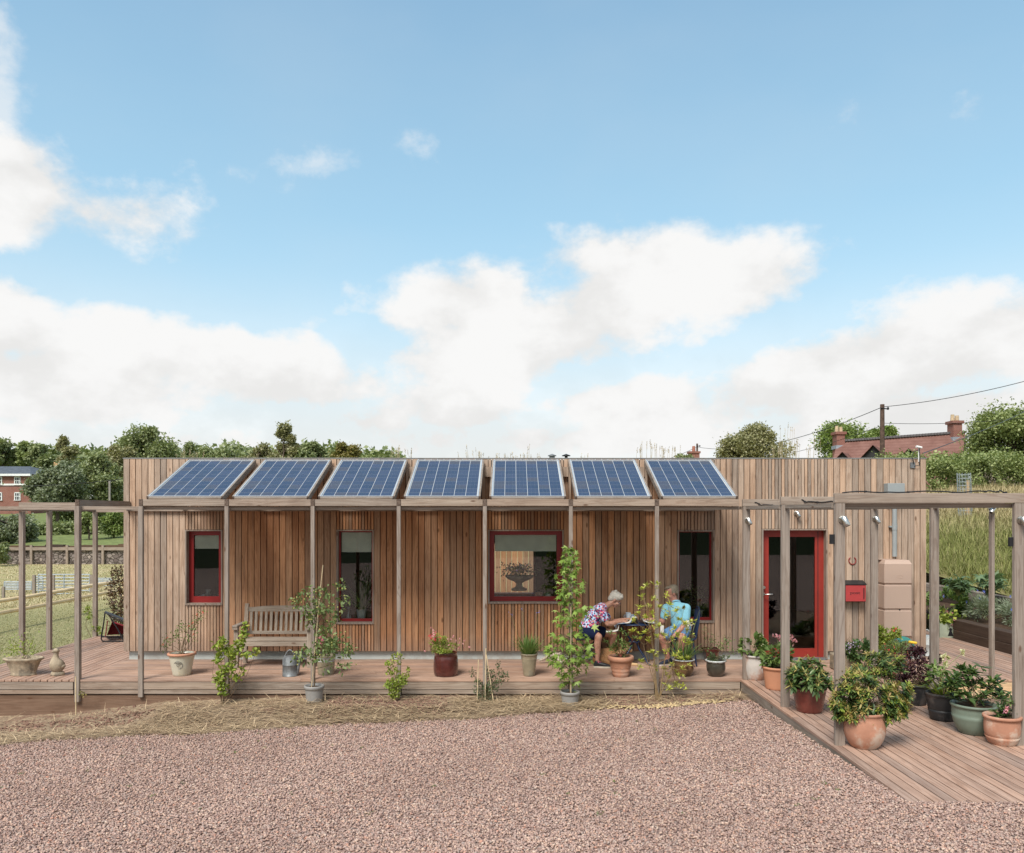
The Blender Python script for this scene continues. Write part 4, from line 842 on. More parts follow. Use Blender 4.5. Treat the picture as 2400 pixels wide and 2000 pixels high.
# ---------------------------------------------------------------- meadow and right background
def mz(x, y): return .76 + .115 * (x - 9.75) + .105 * (y - 17) * (y > 17) + .05 * np.clip(17 - y, -99, 0)
def mzz(x, y): z = .78 + .10 * np.clip(x - 9.75, 0, 12) + .076 * np.clip(y - 15.5, -6, 22) + .012 * np.clip(y - 37, 0, 200); return z
def mat_meadow():
    s = NT('meadow_turf'); P = s.gi.outputs['Position']; v = s.vec((1, 1, 1), src=P); n = s.noise(v, 1.2, 5); n2 = s.noise(v, 14, 4); c = s.mix(s.rng(n, .35, .65), (.20, .21, .07), (.36, .31, .14)); c = s.mix(s.math('MULTIPLY', s.rng(n2, .3, .7), .5), c, (.12, .12, .05)); return s.fin(c, .95, .1)
hmesh(np.concatenate([np.linspace(9.72, 30, 40), np.linspace(31, 90, 12)]), np.concatenate([np.linspace(9, 45, 60), np.linspace(46, 160, 20)]), mzz, mat_meadow(), 'meadow')
def mat_grassy(name):
    s = NT(name); r = s.gi.outputs['Random Per Island']; sp = s.n('ShaderNodeSeparateXYZ'); s.L.new(s.gi.outputs['Position'], sp.inputs[0])
    nz = s.noise(s.vec((1, 1, 1), src=s.gi.outputs['Position']), .9, 3); up = s.rng(s.math('ADD', sp.outputs[2], s.math('MULTIPLY', s.math('SUBTRACT', nz, .5), 1.6)), 1.6, 2.8)
    gr = s.mix(r, (.15, .17, .05), (.27, .28, .09)); st = s.mix(r, (.40, .32, .17), (.52, .42, .25)); f = s.math('ADD', s.math('MULTIPLY', up, .8), s.math('MULTIPLY', s.math('GREATER_THAN', s.math('FRACT', s.math('MULTIPLY', r, 13.3)), .80), .45), True)
    return s.fin(s.mix(f, gr, st), .8, .15)
n = 62000; y = 12 + 25 * RNG.uniform(0, 1, n) ** 1.15; x = y * RNG.uniform(.50, .74, n); k = x > 9.78; x, y = x[k], y[k]; n = len(x)
C = np.stack([x, y, mzz(x, y) - .02], -1); D = np.stack([RNG.normal(0, .35, n), RNG.normal(0, .3, n), np.ones(n)], -1); Lb = RNG.uniform(.22, .55, n) * (1 + .3 * np.sin(x * 3) * np.sin(y * 2))
V, Fc, per = blades(C, D, Lb, RNG.uniform(.006, .014, n) * (y / 18), RNG.uniform(.1, 1.2, n), 3)
tag(link('meadow_grass', npmesh(V, Fc, per), mat_grassy('meadow_grass_blade')), 'tall uncut meadow grass, green below and straw coloured above', 'grass', kind='stuff')
hedge('hedge', (17.5, 38), (32, 37), 2.4, 2.6, H + (1206 - 1086) / F * 38, g_mid, 'bushy green hedge along the top of the meadow', 38000, .13, rough=.55)
hedge('hedge', (21.6, 36.2), (32, 35.5), 1.6, 2.6, H + (1206 - 1084) / F * 36, g_mid, 'brighter leafy hedge at the right edge in front of the longer hedge', 18000, .12, rough=.5)
def tile():
    s = NT('clay_tile_roof'); v = s.vec((1, 1, 1)); w = s.n('ShaderNodeTexWave'); w.bands_direction = 'Z'; s.L.new(v, w.inputs[0]); w.inputs['Scale'].default_value = 1.6; w.inputs['Distortion'].default_value = 1.5; w.inputs['Detail Scale'].default_value = 4
    c = s.mix(s.rng(s.noise(v, 1.3, 6, .65), .3, .7), (.17, .085, .068), (.24, .13, .105)); c = s.mix(s.math('MULTIPLY', w.outputs[1], .35), c, (.13, .06, .045)); c = s.mix(s.rng(s.noise(v, 14, 3), .55, .8), c, (.20, .09, .08)); return s.fin(c, .85, .15)
m_tile = tile(); m_bw = mat_plain('black_weatherboard', (.022, .022, .022), .7); m_cream = mat_plain('cream_render', (.68, .60, .40), .85)
def tilehouse():
    Y = 48.; k = Y / F; X = lambda p: (p - 1200) * k; Z = lambda p: H - (p - HZ) * k
    # ridge runs from left (near) to right; the right gable is farther back
    A = Vector(((1962 - 1200) / F * 52, 52, H - (1041 - HZ) / F * 52)); B = Vector(((2262 - 1200) / F * 48, 48, H - (1020 - HZ) / F * 48))
    d = (B - A); d.z = 0; d.normalize(); nrm = Vector((d.y, -d.x, 0)); drop = 3.3; w = 3.4; t = thing('tiled_house', (A + B) / 2 * 1 - Vector((0, 0, 4)), 'long cottage with mossy red clay tile roof and two brick chimneys beyond the hedge', 'house')
    eA, eB = A + nrm * w - Vector((0, 0, drop)), B + nrm * w - Vector((0, 0, drop)); bA, bB = A - nrm * w - Vector((0, 0, drop)), B - nrm * w - Vector((0, 0, drop)); A2 = A - d * .0; 
    th = Vector((0, 0, .12)); q = MB()
    eA2 = eA - d * 1.0
    q.add([eA, eB, B, A, bA, bB, eA + th, eB + th, B + th, A + th, bA + th, bB + th], [(6, 7, 8, 9), (9, 8, 11, 10), (0, 3, 2, 1), (3, 4, 5, 2), (1, 2, 8, 7), (2, 5, 11, 8), (0, 6, 9, 3), (3, 9, 10, 4), (0, 1, 7, 6), (4, 10, 11, 5)]); rf = q.build('roof', m_tile, t)
    q = MB()
    for k2 in range(44): p = A.lerp(B, (k2 + .5) / 44) + Vector((0, 0, .13)); q.box(p.x - .13, p.x + .13, p.y - .12, p.y + .12, p.z, p.z + .13)
    q.build('ridge_tiles', mat_plain('grey_ridge_tile', (.14, .13, .13), .8), rf)
    i = -d * .3; lo = Vector((0, 0, 5)); f0, f1, g0, g1 = eA - nrm * .4 + d * .3, eB - nrm * .4 - d * .25, bA + nrm * .4 + d * .3, bB + nrm * .4 - d * .25
    q = MB(); q.add([f0, f1, g1, g0, f0 - lo, f1 - lo, g1 - lo, g0 - lo], [(4, 5, 1, 0), (5, 6, 2, 1), (6, 7, 3, 2), (7, 4, 0, 3)]); q.build('wall', m_cream, t)
    for E, s, pp in ((B, -1, (g1, f1)), (A, 1, (f0, g0))): q = MB(); q.add([pp[0] + Vector((0, 0, .3)), pp[1] + Vector((0, 0, .3)), E + d * s * .25 - Vector((0, 0, .25))], [(0, 1, 2)]); q.build('gable', m_bw if E is B else m_cream, t)
    # chimneys
    for P_, w_, h0, h1, lab in ((A + d * .1, .52, -1.2, .75, 'brick chimney at the left end of the ridge'), (B - d * .55, .52, -.9, .85, 'brick chimney at the right end of the ridge')):
        q = MB(); q.box(P_.x - w_ / 2, P_.x + w_ / 2, P_.y - .35, P_.y + .35, P_.z + h0, P_.z + h1); q.box(P_.x - w_ / 2 - .09, P_.x + w_ / 2 + .09, P_.y - .42, P_.y + .42, P_.z + h1 - .16, P_.z + h1 + .02); c = q.build('chimney', m_brick, t, lab)
        q = MB(); q.tube([(P_.x - .13, P_.y, P_.z + h1), (P_.x - .13, P_.y, P_.z + h1 + .42)], [.13, .10], 10); q.tube([(P_.x + .14, P_.y, P_.z + h1), (P_.x + .14, P_.y, P_.z + h1 + .36)], [.12, .10], 10); q.build('chimney_pots', mat_plain('buff_pot', (.5, .38, .24), .8), c)
        q = MB(); q.box(P_.x - w_ / 2 - .06, P_.x + w_ / 2 + .06, P_.y - .40, P_.y + .40, P_.z - .35, P_.z - .12); q.build('lead_flashing', mat_plain('lead', (.28, .30, .33), .6), c)
    # dormers: small black gables with tiled roofs
    for px, hw, zt_ in ((1998, .72, 1062), (2070, 1.25, 1046), (2150, .85, 1054)):
        f = (px - 1962) / 300; c = A.lerp(B, max(0, min(1, f))) + nrm * (w - .7); apex = Vector((c.x, c.y, H - (zt_ - HZ) / F * c.y)); hgt = hw * 1.05; back = -nrm * (w * .95)
        l, r = apex - d * hw - Vector((0, 0, hgt)), apex + d * hw - Vector((0, 0, hgt)); q = MB(); q.add([l, r, apex, l - Vector((0, 0, 1.5)), r - Vector((0, 0, 1.5))], [(0, 1, 2), (3, 4, 1, 0)]); dm = q.build('dormer', m_bw, t)
        o = nrm * .25; ab = apex + back; q = MB(); e = Vector((0, 0, .06)); q.add([l + o - d * .2 - Vector((0, 0, .2)), apex + o + e, apex + back + e, l + back - d * .2 - Vector((0, 0, .2)), r + o + d * .2 - Vector((0, 0, .2)), r + back + d * .2 - Vector((0, 0, .2))], [(0, 1, 2, 3), (1, 4, 5, 2)]); q.build('dormer_roof', m_tile, dm)
tilehouse()
zr_ = 4.2
tree('broadleaf_tree', 1676, 1852, 998, 1130, 52, g_olive, 'rounded olive green tree left of the meadow grass heads on the roof', 9000, .24, 26, taper=.55, zb=2, gap=.2)
tree('broadleaf_tree', 1884, 2062, 984, 1130, 62, g_light, 'bright light green tree behind the left chimney of the tiled cottage', 9000, .30, 26, taper=.45, zb=3)
tree('broadleaf_tree', 2020, 2112, 994, 1100, 64, g_light, 'bright green tree behind the telegraph pole', 4500, .30, 14, taper=.4, zb=3)
tree('broadleaf_tree', 2100, 2156, 1010, 1090, 66, g_light, 'smallest bright green tree behind the tiled ridge', 1800, .3, 9, zb=3)
tree('broadleaf_tree', 2255, 2500, 936, 1120, 44, g_mid, 'large grey green tree filling the right edge above the hedge', 16000, .22, 40, taper=.55, zb=3.4)
tree('bush', 1560, 1640, 1066, 1110, 60, g_dark, 'low dark bush beyond the roof by the small chimney', 1200, .3, 8, zb=1)
hedge('hedge', (22.5, 42.6), (27.5, 43), 1.2, 3.4, H + (1206 - 1070) / F * 43, g_mid, 'leafy shrubs against the cream gable of the tiled cottage', 2500, .2)
t = thing('timber_fence', (27, 42, 3.6), 'weathered board fence panels behind the hedge at the right', 'fence'); m = MB()
for i in range(26): x = (2275 + i * 5 - 1200) / F * 41; m.box(x, x + .105, 41, 41.03, 3.2, H + (1206 - 1082 + i * .3) / F * 41)
m.build('boards', m_postz, t)
# small brick chimney and poles on the skyline
def sky_bits():
    x, y, z = at(1626, 1062, 70); q = MB(); q.box(x - .42, x + .42, y - .4, y + .4, 1, z - .05); q.box(x - .5, x + .5, y - .48, y + .48, z - .05, z + .12); t = thing('brick_chimney', (x, y, 1), 'little red brick chimney on the skyline right of the last solar panel', 'chimney'); q.build('stack', m_brick, t)
    q = MB(); q.tube([(x, y, z + .12), (x, y, z + .6)], [.16, .13], 10); q.build('chimney_pot', mat_plain('clay_pot', (.36, .15, .10), .8), t)
    mp = mat_plain('creosoted_pole', (.10, .065, .05), .85, .2, var=.3)
    for (px, pt_, Y, r, lab) in ((2068, 948, 40, .12, 'tall dark telegraph pole in front of the tiled cottage roof'), (1634, 1040, 72, .10, 'short distant utility pole beside the little brick chimney')):
        x, y, z = at(px, pt_, Y); t = thing('telegraph_pole', (x, y, 2), lab, 'pole', 'poles carrying the overhead wires'); q = MB(); q.tube([(x, y, 1.5), (x, y, z)], [r * 1.15, r * .85], 10); q.build('pole', mp, t)
        q = MB(); q.tube([(x - r, y - .1, z - .2), (x + r + .12, y - .1, z - .25)], .03, 6); q.ell((x + r + .12, y - .1, z - .22), (.06, .06, .08), 8, 6); q.build('insulator', m_black, t)
    x, y, z = at(257, 1127, 80); q = MB(); q.tube([(x, y, -1), (x, y, z)], .11, 8); tag(q.build('telegraph_pole', mat_plain('grey_pole', (.28, .25, .22), .9)), 'pale grey telegraph pole beside the small gable left of the bungalow', 'pole', 'poles carrying the overhead wires')
    def wire(a, b, sag, r, lab):
        a, b = Vector(a), Vector(b); q = MB(); q.tube([a.lerp(b, i / 20) - Vector((0, 0, sag * 4 * (i / 20) * (1 - i / 20))) for i in range(21)], r, 5); tag(q.build('overhead_wire', m_black), lab, 'wire', 'overhead wires')
    P = at(2069, 954, 40)
    wire(P, at(2520, 860, 36), .25, .016, 'wire rising from the tall pole to the upper right edge')
    wire(P, at(1634, 1048, 72), .9, .018, 'wire sagging from the tall pole to the distant short pole')
    wire(at(2069, 992, 40), at(2480, 970, 40), .2, .012, 'lower wire running level to the right from the tall pole')
    wire(at(2163, 1063, 13.2), at(2480, 920, 30), .12, .008, 'wire climbing from the house wall bracket to the right edge')
    wire(at(1634, 1048, 72), at(1480, 1095, 80), .3, .02, 'wire dropping left from the short distant pole behind the roof')
    wire(at(2066, 998, 40), at(1690, 1078, 60), .5, .012, 'thin lower wire dropping left from the tall pole')
    wire(at(-60, 1140, 60), at(330, 1118, 60), .25, .02, 'wire crossing in front of the trees left of the bungalow')
sky_bits()
# wire mesh tree guard in the meadow
def guard():
    t = thing('tree_guard', at(2263, 1150, 27), 'cylinder of wire mesh guarding a sapling at the top of the meadow', 'tree guard'); c = Vector(at(2263, 1150, 27)); c.z = float(mzz(c.x, c.y)); zt = H + (1206 - 1109) / F * 27; r = .21; q = MB()
    for k in range(14): a = k / 14 * 6.283; q.tube([(c.x + r * math.cos(a), c.y + r * math.sin(a), c.z), (c.x - .06 + r * math.cos(a), c.y + r * math.sin(a), zt)], .006, 4, False)
    for j in range(13): z = c.z + (zt - c.z) * (j + .5) / 13; o = -.06 * (j + .5) / 13; q.tube([(c.x + o + r * math.cos(a), c.y + r * math.sin(a), z) for a in np.linspace(0, 6.283, 15)], .006, 4, False)
    q.build('mesh', m_galvl, t); q = MB(); q.box(c.x + .06, c.x + .14, c.y, c.y + .07, c.z - .1, zt - .25); q.build('stake', m_newt, t)
guard()
# ---------------------------------------------------------------- pots and plants
m_soil = mat_plain('potting_soil', (.075, .048, .032), .95, .1, var=.4, scale=40, bump=.5)
m_terra = mat_plain('terracotta', (.50, .245, .155), .8, .2, var=.12, scale=6, dirt=(.42, .26, .19), bump=.1)
m_terra2 = mat_plain('weathered_terracotta', (.46, .23, .15), .85, .2, var=.15, scale=5, dirt=(.55, .43, .34), bump=.3)
m_terra3 = mat_plain('smooth_orange_terracotta', (.56, .26, .15), .7, .25, var=.05, scale=5)
m_limed = mat_plain('limewashed_terracotta', (.55, .50, .45), .85, .2, var=.12, scale=4, dirt=(.47, .27, .19))
m_cream_pot = mat_plain('cream_glaze', (.56, .53, .42), .35, .45, var=.05, coat=.3, dirt=(.50, .46, .34)); m_oxblood = mat_plain('oxblood_glaze', (.075, .016, .013), .18, .5, var=.25, coat=.7)
m_redbrown = mat_plain('red_brown_glaze', (.13, .028, .020), .2, .5, var=.2, coat=.6); m_beigepot = mat_plain('sandy_stoneware', (.30, .25, .165), .5, .4, var=.2, dirt=(.22, .20, .15), coat=.2)
m_greyp = mat_plain('grey_nursery_plastic', (.28, .27, .255), .5, .35, var=.06); m_blackp = mat_plain('black_nursery_plastic', (.022, .022, .023), .5, .35, var=.2, dirt=(.07, .06, .055)); m_darkglaze = mat_plain('olive_brown_glaze', (.055, .050, .038), .3, .5, var=.3, coat=.5)
m_greenp = mat_plain('sage_green_plastic', (.16, .20, .155), .5, .35, var=.08); m_tanglaze = mat_plain('tan_glaze', (.25, .145, .065), .3, .5, var=.25, scale=9, coat=.5, dirt=(.10, .055, .03)); m_rimw = mat_plain('pale_rim_glaze', (.55, .57, .56), .35, .45, var=.1)
m_stone = mat_plain('lichened_stone', (.38, .31, .22), .95, .1, var=.25, scale=9, dirt=(.20, .17, .13), bump=.6); m_cane = mat_plain('bamboo_cane', (.60, .47, .29), .6, .3, var=.2)
m_stem = mat_plain('brown_stem', (.17, .12, .075), .85, .2, var=.3); m_stemg = mat_plain('green_stem', (.22, .26, .10), .7, .3); m_stemo = mat_plain('orange_brown_stem', (.24, .165, .085), .75, .25)
f_pink = mat_leaf('pink_petal', (.72, .30, .36), (.82, .48, .50), (.66, .18, .26)); f_red = mat_leaf('red_petal', (.62, .03, .05), (.72, .10, .12)); f_coral = mat_leaf('coral_petal', (.80, .16, .14), (.85, .28, .22)); f_lilac = mat_leaf('lilac_petal', (.56, .42, .68), (.68, .58, .76)); f_white = mat_leaf('white_petal', (.78, .76, .74), (.84, .82, .80)); f_blue = mat_leaf('blue_petal', (.16, .20, .72), (.26, .32, .80)); f_org = mat_leaf('orange_petal', (.85, .36, .05), (.86, .48, .10)); f_cream = mat_leaf('cream_petal', (.74, .70, .42), (.80, .77, .55)); f_ppl = mat_leaf('magenta_petal', (.62, .08, .22), (.75, .16, .34))
g_lime = ml('lime_leaf', (.40, .44, .06), (.54, .56, .12), (.60, .60, .22)); g_purp = ml('purple_black_leaf', (.040, .014, .020), (.085, .028, .036), (.14, .05, .055)); g_pot = ml('potted_green_leaf', (.08, .14, .035), (.17, .25, .065), (.25, .32, .10)); g_deep = ml('glossy_deep_leaf', (.05, .10, .035), (.12, .185, .06), (.19, .26, .09), rough=.35); g_bronze = ml('bronze_new_leaf', (.38, .24, .10), (.44, .40, .12), (.32, .40, .10)); g_strap = ml('strap_leaf', (.10, .18, .045), (.20, .30, .08)); g_maple = ml('sweetgum_leaf', (.17, .27, .045), (.30, .42, .09), (.40, .50, .15)); g_sage = ml('silver_leaf', (.20, .25, .16), (.33, .37, .26)); g_sparse = ml('small_dark_leaf', (.06, .09, .04), (.14, .18, .08)); g_apple = ml('apple_leaf', (.11, .17, .055), (.20, .27, .10), (.28, .33, .14)); g_bright = ml('bright_shrub_leaf', (.19, .27, .04), (.34, .41, .07), (.46, .46, .10)); g_straw = ml('dry_flower_stalk', (.45, .36, .22), (.55, .46, .30), trans=0)
def potc(px, pyb, rb, z=0.0): Y = (H - z) * F / (pyb - HZ) + rb * .8; return ((px - 1200) / F * Y, Y, z)
def pot(t, c, rt, rb, h, mat, rim=.016, rimh=.05, belly=None, n=32, soil=True, wave=None, extra=None, th=.012):
    """thrown pot: foot, wall (optionally bellied), rolled rim, inside wall and soil"""
    m = MB(); pr = [(.001, 0), (rb * .96, 0), (rb, .006)]
    for k in range(1, 9):
        f = k / 9; r = rb + (rt - rb) * f
        if belly: r += belly * math.sin(math.pi * f ** .85)
        pr.append((r, h * f * (1 - rimh / h)))
    z0 = h - rimh; pr += [(rt, z0), (rt + rim, z0 + rimh * .15), (rt + rim, h - rimh * .2), (rt + rim * .5, h), (rt - th, h - .003), (rt - th - .006, h - .05), (rt - th - .01, h - .06)]
    if extra:
        for f, d in extra: i = 3 + int(f * 7); pr.insert(i, (pr[i][0] + d, pr[i][1] - .004))
    m.lathe(pr, c, n, wave=wave); o = m.build('pot', mat, t)
    if soil: m = MB(); m.lathe([(rt - th - .004, h - .035), (rt * .6, h - .024), (.001, h - .018)], c, 20); m.build('soil', m_soil, t)
    return o
def band(o, t, c, r, z, w, mat, nm='glaze_band'):
    m = MB(); m.lathe([(r, z), (r + .002, z + w * .2), (r + .002, z + w * .8), (r, z + w)], c, 28); return m.build(nm, mat, o)
def sticks(t, segs, mat, nm='stems', r=.004):
    m = MB()
    for pts, rr in segs: m.tube(pts, [rr * (1 - .6 * i / (len(pts) - 1)) for i in range(len(pts))], 5)
    return m.build(nm, mat, t)
def blobs(c, rx, ry, rz, n, k, hollow=.35, lr=(.22, .4), low=0):
    P = []; per = max(1, n // k)
    for _ in range(k):
        d = unit(1)[0]; q = RNG.uniform(.2, 1) ** .4; L_ = RNG.uniform(*lr); ctr = d * q * (1 - L_ * .7); dd = unit(per) * (RNG.uniform(hollow, 1, per) ** .5)[:, None] * L_
        P.append((ctr + dd) * [rx, ry, rz] + np.array(c))
    P = np.concatenate(P); return P[P[:, 2] > low] if low else P
def shrub(t, c, rx, rz, n, leaf, mat, k=12, ry=None, w=.5, T=None, TF=None, up=.2, nm='foliage', **kw):
    ry = ry or rx; P = blobs(c, rx, ry, rz, n, k, **kw); D = (P - np.array(c)) / [rx, ry, rz]; D = D / (np.linalg.norm(D, axis=1, keepdims=True) + 1e-6) + unit(len(P)) * .8 + [0, 0, up]
    leaves(nm, P, D, leaf, leaf * w, mat, t, T, TF); return P
def branches(base, tips, r, bend=.12, n=4):
    S = []
    for p in tips:
        b = Vector(base) + Vector((RNG.normal(0, .012), RNG.normal(0, .012), 0)); p = Vector(p); mid = b.lerp(p, .5) + Vector((RNG.normal(0, bend), RNG.normal(0, bend), abs(RNG.normal(0, bend)) * .6)) * (p - b).length
        S.append(([b, b.lerp(mid, .5) + Vector((0, 0, .01)), mid, mid.lerp(p, .5), p], r * RNG.uniform(.7, 1.1)))
    return S
def rosettes(t, tips, nl, L, W, mat, nm='foliage', up=.35, dirs=None):
    C = []; D = []
    for i, p in enumerate(tips):
        ax = Vector(dirs[i]) if dirs is not None else Vector((RNG.normal(0, .4), RNG.normal(0, .4), 1)); ax.normalize(); u = ax.orthogonal().normalized(); v = ax.cross(u); ph = RNG.uniform(0, 6)
        for j in range(nl): a = ph + j * 2.4; e = up * (1.5 * j / nl); C.append(np.array(p) + np.array(ax) * .012 * j / nl); D.append(np.array(u * math.cos(a) + v * math.sin(a) + ax * e) + RNG.normal(0, .12, 3))
    return leaves(nm, np.array(C), np.array(D), L, W, mat, t, LF, LFF, roll=RNG.normal(0, .25, len(C)))
def blooms(t, P, size, mat, nm='flowers', petals=6, out=None, up=.5):
    C = np.repeat(np.asarray(P), petals, 0); n = len(P); ax = unit(n) + [0, -.6, up]; ax /= np.linalg.norm(ax, axis=1, keepdims=True); u = np.cross(ax, [0.31, .2, .9]); u /= np.linalg.norm(u, axis=1, keepdims=True); v = np.cross(ax, u)
    a = np.tile(np.arange(petals) * 6.283 / petals, n)[:, None]; D = np.repeat(u, petals, 0) * np.cos(a) + np.repeat(v, petals, 0) * np.sin(a) + np.repeat(ax, petals, 0) * .35
    return leaves(nm, C, D, size, size * .85, mat, t, RH, RHF, roll=np.zeros(len(C)))
def strap(t, c, n, L, mat, r=.05, w=.016, droop=.5, nm='foliage', spread=.35, sx=1):
    a = RNG.uniform(0, 6.283, n); q = RNG.uniform(0, 1, n) ** .5; C = np.stack([c[0] + r * q * np.cos(a), c[1] + r * q * np.sin(a), np.full(n, c[2])], -1)
    D = np.stack([np.cos(a) * q * spread * sx, np.sin(a) * q * spread, np.ones(n)], -1); V, Fc, per = blades(C, D, L * RNG.uniform(.6, 1.1, n), np.full(n, w), droop * RNG.uniform(.3, 1.4, n) * q, 5)
    return link(nm, npmesh(V, Fc, per), mat, t)
def ptip(c, rx, rz, n, lo=.2): d = unit(n); d[:, 2] = np.abs(d[:, 2]) * (1 - lo) + lo; return np.array(c) + d * RNG.uniform(.6, 1, (n, 1)) * [rx, rx, rz]
def PT(name, c, lab, cat='potted plant', group=None): return thing(name, c, lab, cat, group)
# 1 rose in the cream pot
c = potc(426, 1585, .12); t = PT('potted_rose', c, 'cream round pot with terracotta rim and stamped emblem holding a sparse coral rose'); o = pot(t, c, .182, .125, .33, m_cream_pot, .012, .04)
m = MB(); m.lathe([(.176, .298), (.203, .302), (.206, .325), (.19, .338), (.172, .332)], c, 30); m.build('pot_rim', m_terra, t)
m = MB()
for rr in (.062, .056, .040, .035): m.tube([(c[0] + .012 + rr * math.cos(a), c[1] - .165 + .02 * math.cos(a) ** 2 - .02 * math.sin(a), c[2] + .17 + rr * math.sin(a)) for a in np.linspace(0, 6.283, 25)], .0018, 4, False)
for k in range(6): a = k * 1.047; m.tube([(c[0] + .012 + .012 * math.cos(a), c[1] - .168, c[2] + .17 + .012 * math.sin(a)), (c[0] + .012 + .024 * math.cos(a), c[1] - .168, c[2] + .17 + .024 * math.sin(a))], .004, 4)
for k in range(22): a = k * .2856; m.tube([(c[0] + .012 + .044 * math.cos(a), c[1] - .163 + .02 * math.cos(a) ** 2 - .02 * math.sin(a), c[2] + .17 + .044 * math.sin(a)), (c[0] + .012 + .052 * math.cos(a), c[1] - .163 + .02 * math.cos(a) ** 2 - .02 * math.sin(a), c[2] + .17 + .052 * math.sin(a))], .0016, 4)
m.build('stamped_emblem', mat_plain('emblem_ink', (.12, .12, .12), .6), o)
top = np.array(c) + [0, 0, .31]; tips = np.array([top + d for d in ((-.22, 0, .18), (-.12, .03, .28), (0, -.03, .42), (.05, .05, .36), (.17, 0, .40), (.25, -.03, .52), (.28, .03, .60), (.16, 0, .22), (-.05, 0, .30), (-.27, 0, .12))]); sticks(t, branches(top, tips, .006, .05), m_stem)
C_ = np.concatenate([p + RNG.normal(0, .045, (34, 3)) for p in tips]); leaves('foliage', C_, unit(len(C_)), .034, .02, g_pot, t); blooms(t, np.array([tips[6] + [.03, -.03, .02], tips[6] + [-.06, -.03, -.02], tips[5] + [-.08, 0, -.06], tips[5] + [-.13, 0, -.10], tips[9] + [-.01, 0, .02], tips[7] + [.02, -.02, .07], tips[7] + [-.06, 0, -.02], tips[0] + [0, 0, .05]]), .028, f_coral)
# striped beige pot with pink dahlias
c = potc(764, 1583, .11); t = PT('potted_flowers', c, 'beige banded pot with pale pink flowers behind the grey pot of the apple tree'); o = pot(t, c, .135, .118, .29, m_beigepot, .008, .03)
for z in (.20, .225, .25): band(o, t, c, .134 if z > .21 else .132, z, .010, m_rimw)
top = np.array(c) + [0, 0, .27]; shrub(t, top + [0, 0, .12], .17, .16, 500, .045, g_pot, 8); P_ = top + np.array([[-.12, -.12, .24], [-.05, -.14, .22], [-.02, -.15, .26], [-.07, -.12, .30], [.18, -.05, .26]]); blooms(t, P_, .034, f_pink, petals=10); sticks(t, branches(top, P_ - [0, -.02, .02], .004), m_stemg)
# oxblood pot with small roses
c = potc(1045, 1587, .16); t = PT('potted_rose', c, 'tall dark oxblood glazed pot overflowing with small pink roses'); pot(t, c, .165, .17, .345, m_oxblood, .004, .02, .018)
top = np.array(c) + [0, 0, .34]; shrub(t, top + [0, 0, .06], .30, .13, 1500, .030, g_bright, 16, ry=.2); shrub(t, top + [-.13, 0, .17], .16, .13, 500, .03, g_bright, 8, nm='upright_foliage'); tp = np.concatenate([ptip(top, .32, .25, 9), top + np.array([[-.15, 0, .28], [-.2, 0, .25]])]); sticks(t, branches(top, tp, .004), m_stem)
P_ = top + np.stack([RNG.uniform(-.3, .36, 26), RNG.uniform(-.2, 0, 26), RNG.uniform(.02, .24, 26)], -1); P_ = np.concatenate([P_, top + [-.18, -.1, .26] + RNG.normal(0, .035, (14, 3))]); blooms(t, P_, .022, f_pink); blooms(t, top + [-.17, -.12, .25] + RNG.normal(0, .04, (14, 3)), .022, f_red, 'red_flowers')
# sandy pot with strap leaves
c = potc(1240, 1586, .08); t = PT('potted_agapanthus', c, 'tall sandy stoneware pot with a dense fan of green strap leaves'); o = pot(t, c, .120, .082, .335, m_beigepot, .008, .03); band(o, t, c, .1165, .255, .010, m_stone); band(o, t, c, .118, .285, .008, m_stone)
top = (c[0], c[1], .31); strap(t, top, 190, .36, g_strap, .09, .013, .5, spread=.75); s_ = [([(top[0] + dx * .2, top[1], .3), (top[0] + dx * .6, top[1] - .02, .55), (top[0] + dx, top[1] - .02, h)], .0028) for dx, h in ((-.26, .90), (-.10, .98), (.14, .94))]; sticks(t, s_, m_stemg, 'flower_stalks')
blooms(t, np.concatenate([np.array(s[0][2]) + RNG.normal(0, .018, (6, 3)) for s in s_]), .009, f_blue)
# apple tree in grey pot on the soil
def soilpot(px, pyt, wpx, hpx, Y): x = (px - 1200) / F * Y; zt = H - (pyt - HZ) / F * Y; r = wpx / 2 / F * Y; h = hpx / F * Y; return (x, Y, zt - h), r, h
c, r, h = soilpot(736.5, 1606, 47, 40, 11.2); h += .0; t = PT('potted_apple_tree', c, 'young apple tree tied to a cane in a light grey pot on the dry grass', 'potted tree'); pot(t, c, r - .012, r * .76, h, m_greyp, .012, .05)
top = np.array(c) + [0, 0, h - .03]; tr = [top, top + [.01, 0, .25], top + [.015, .0, .6], top + [.03, 0, 1.0], top + [.06, 0, 1.35]]; px2 = lambda px, py, Y=11.0: np.array(at(px, py, Y))
tips = np.array([px2(*q) for q in ((694, 1410), (708, 1393), (742, 1385), (759, 1392), (800, 1373), (807, 1405), (716, 1430), (770, 1430), (730, 1450), (775, 1465), (800, 1500), (812, 1525), (700, 1540), (715, 1525), (740, 1540), (780, 1500), (760, 1480), (820, 1520), (748, 1420), (790, 1440), (772, 1520), (808, 1560))])
S = [(tr, .011)]
for q in tips: b = Vector(top + [.02, 0, max(.15, (q[2] - top[2]) * .75)]); S.append(([b, b.lerp(Vector(q), .5) + Vector((0, -.02, .03)), Vector(q)], .005))
sticks(t, S, m_stem, 'trunk'); C_ = np.concatenate([q + RNG.normal(0, .05, (26, 3)) + np.array([.0, 0, 0]) for q in tips] + [np.array(s[0][1]) + RNG.normal(0, .05, (12, 3)) for s in S[1:]]); D_ = unit(len(C_)) + [0, 0, -.35]; leaves('foliage', C_, D_, .062, .034, g_apple, t, LF, LFF)
m = MB()
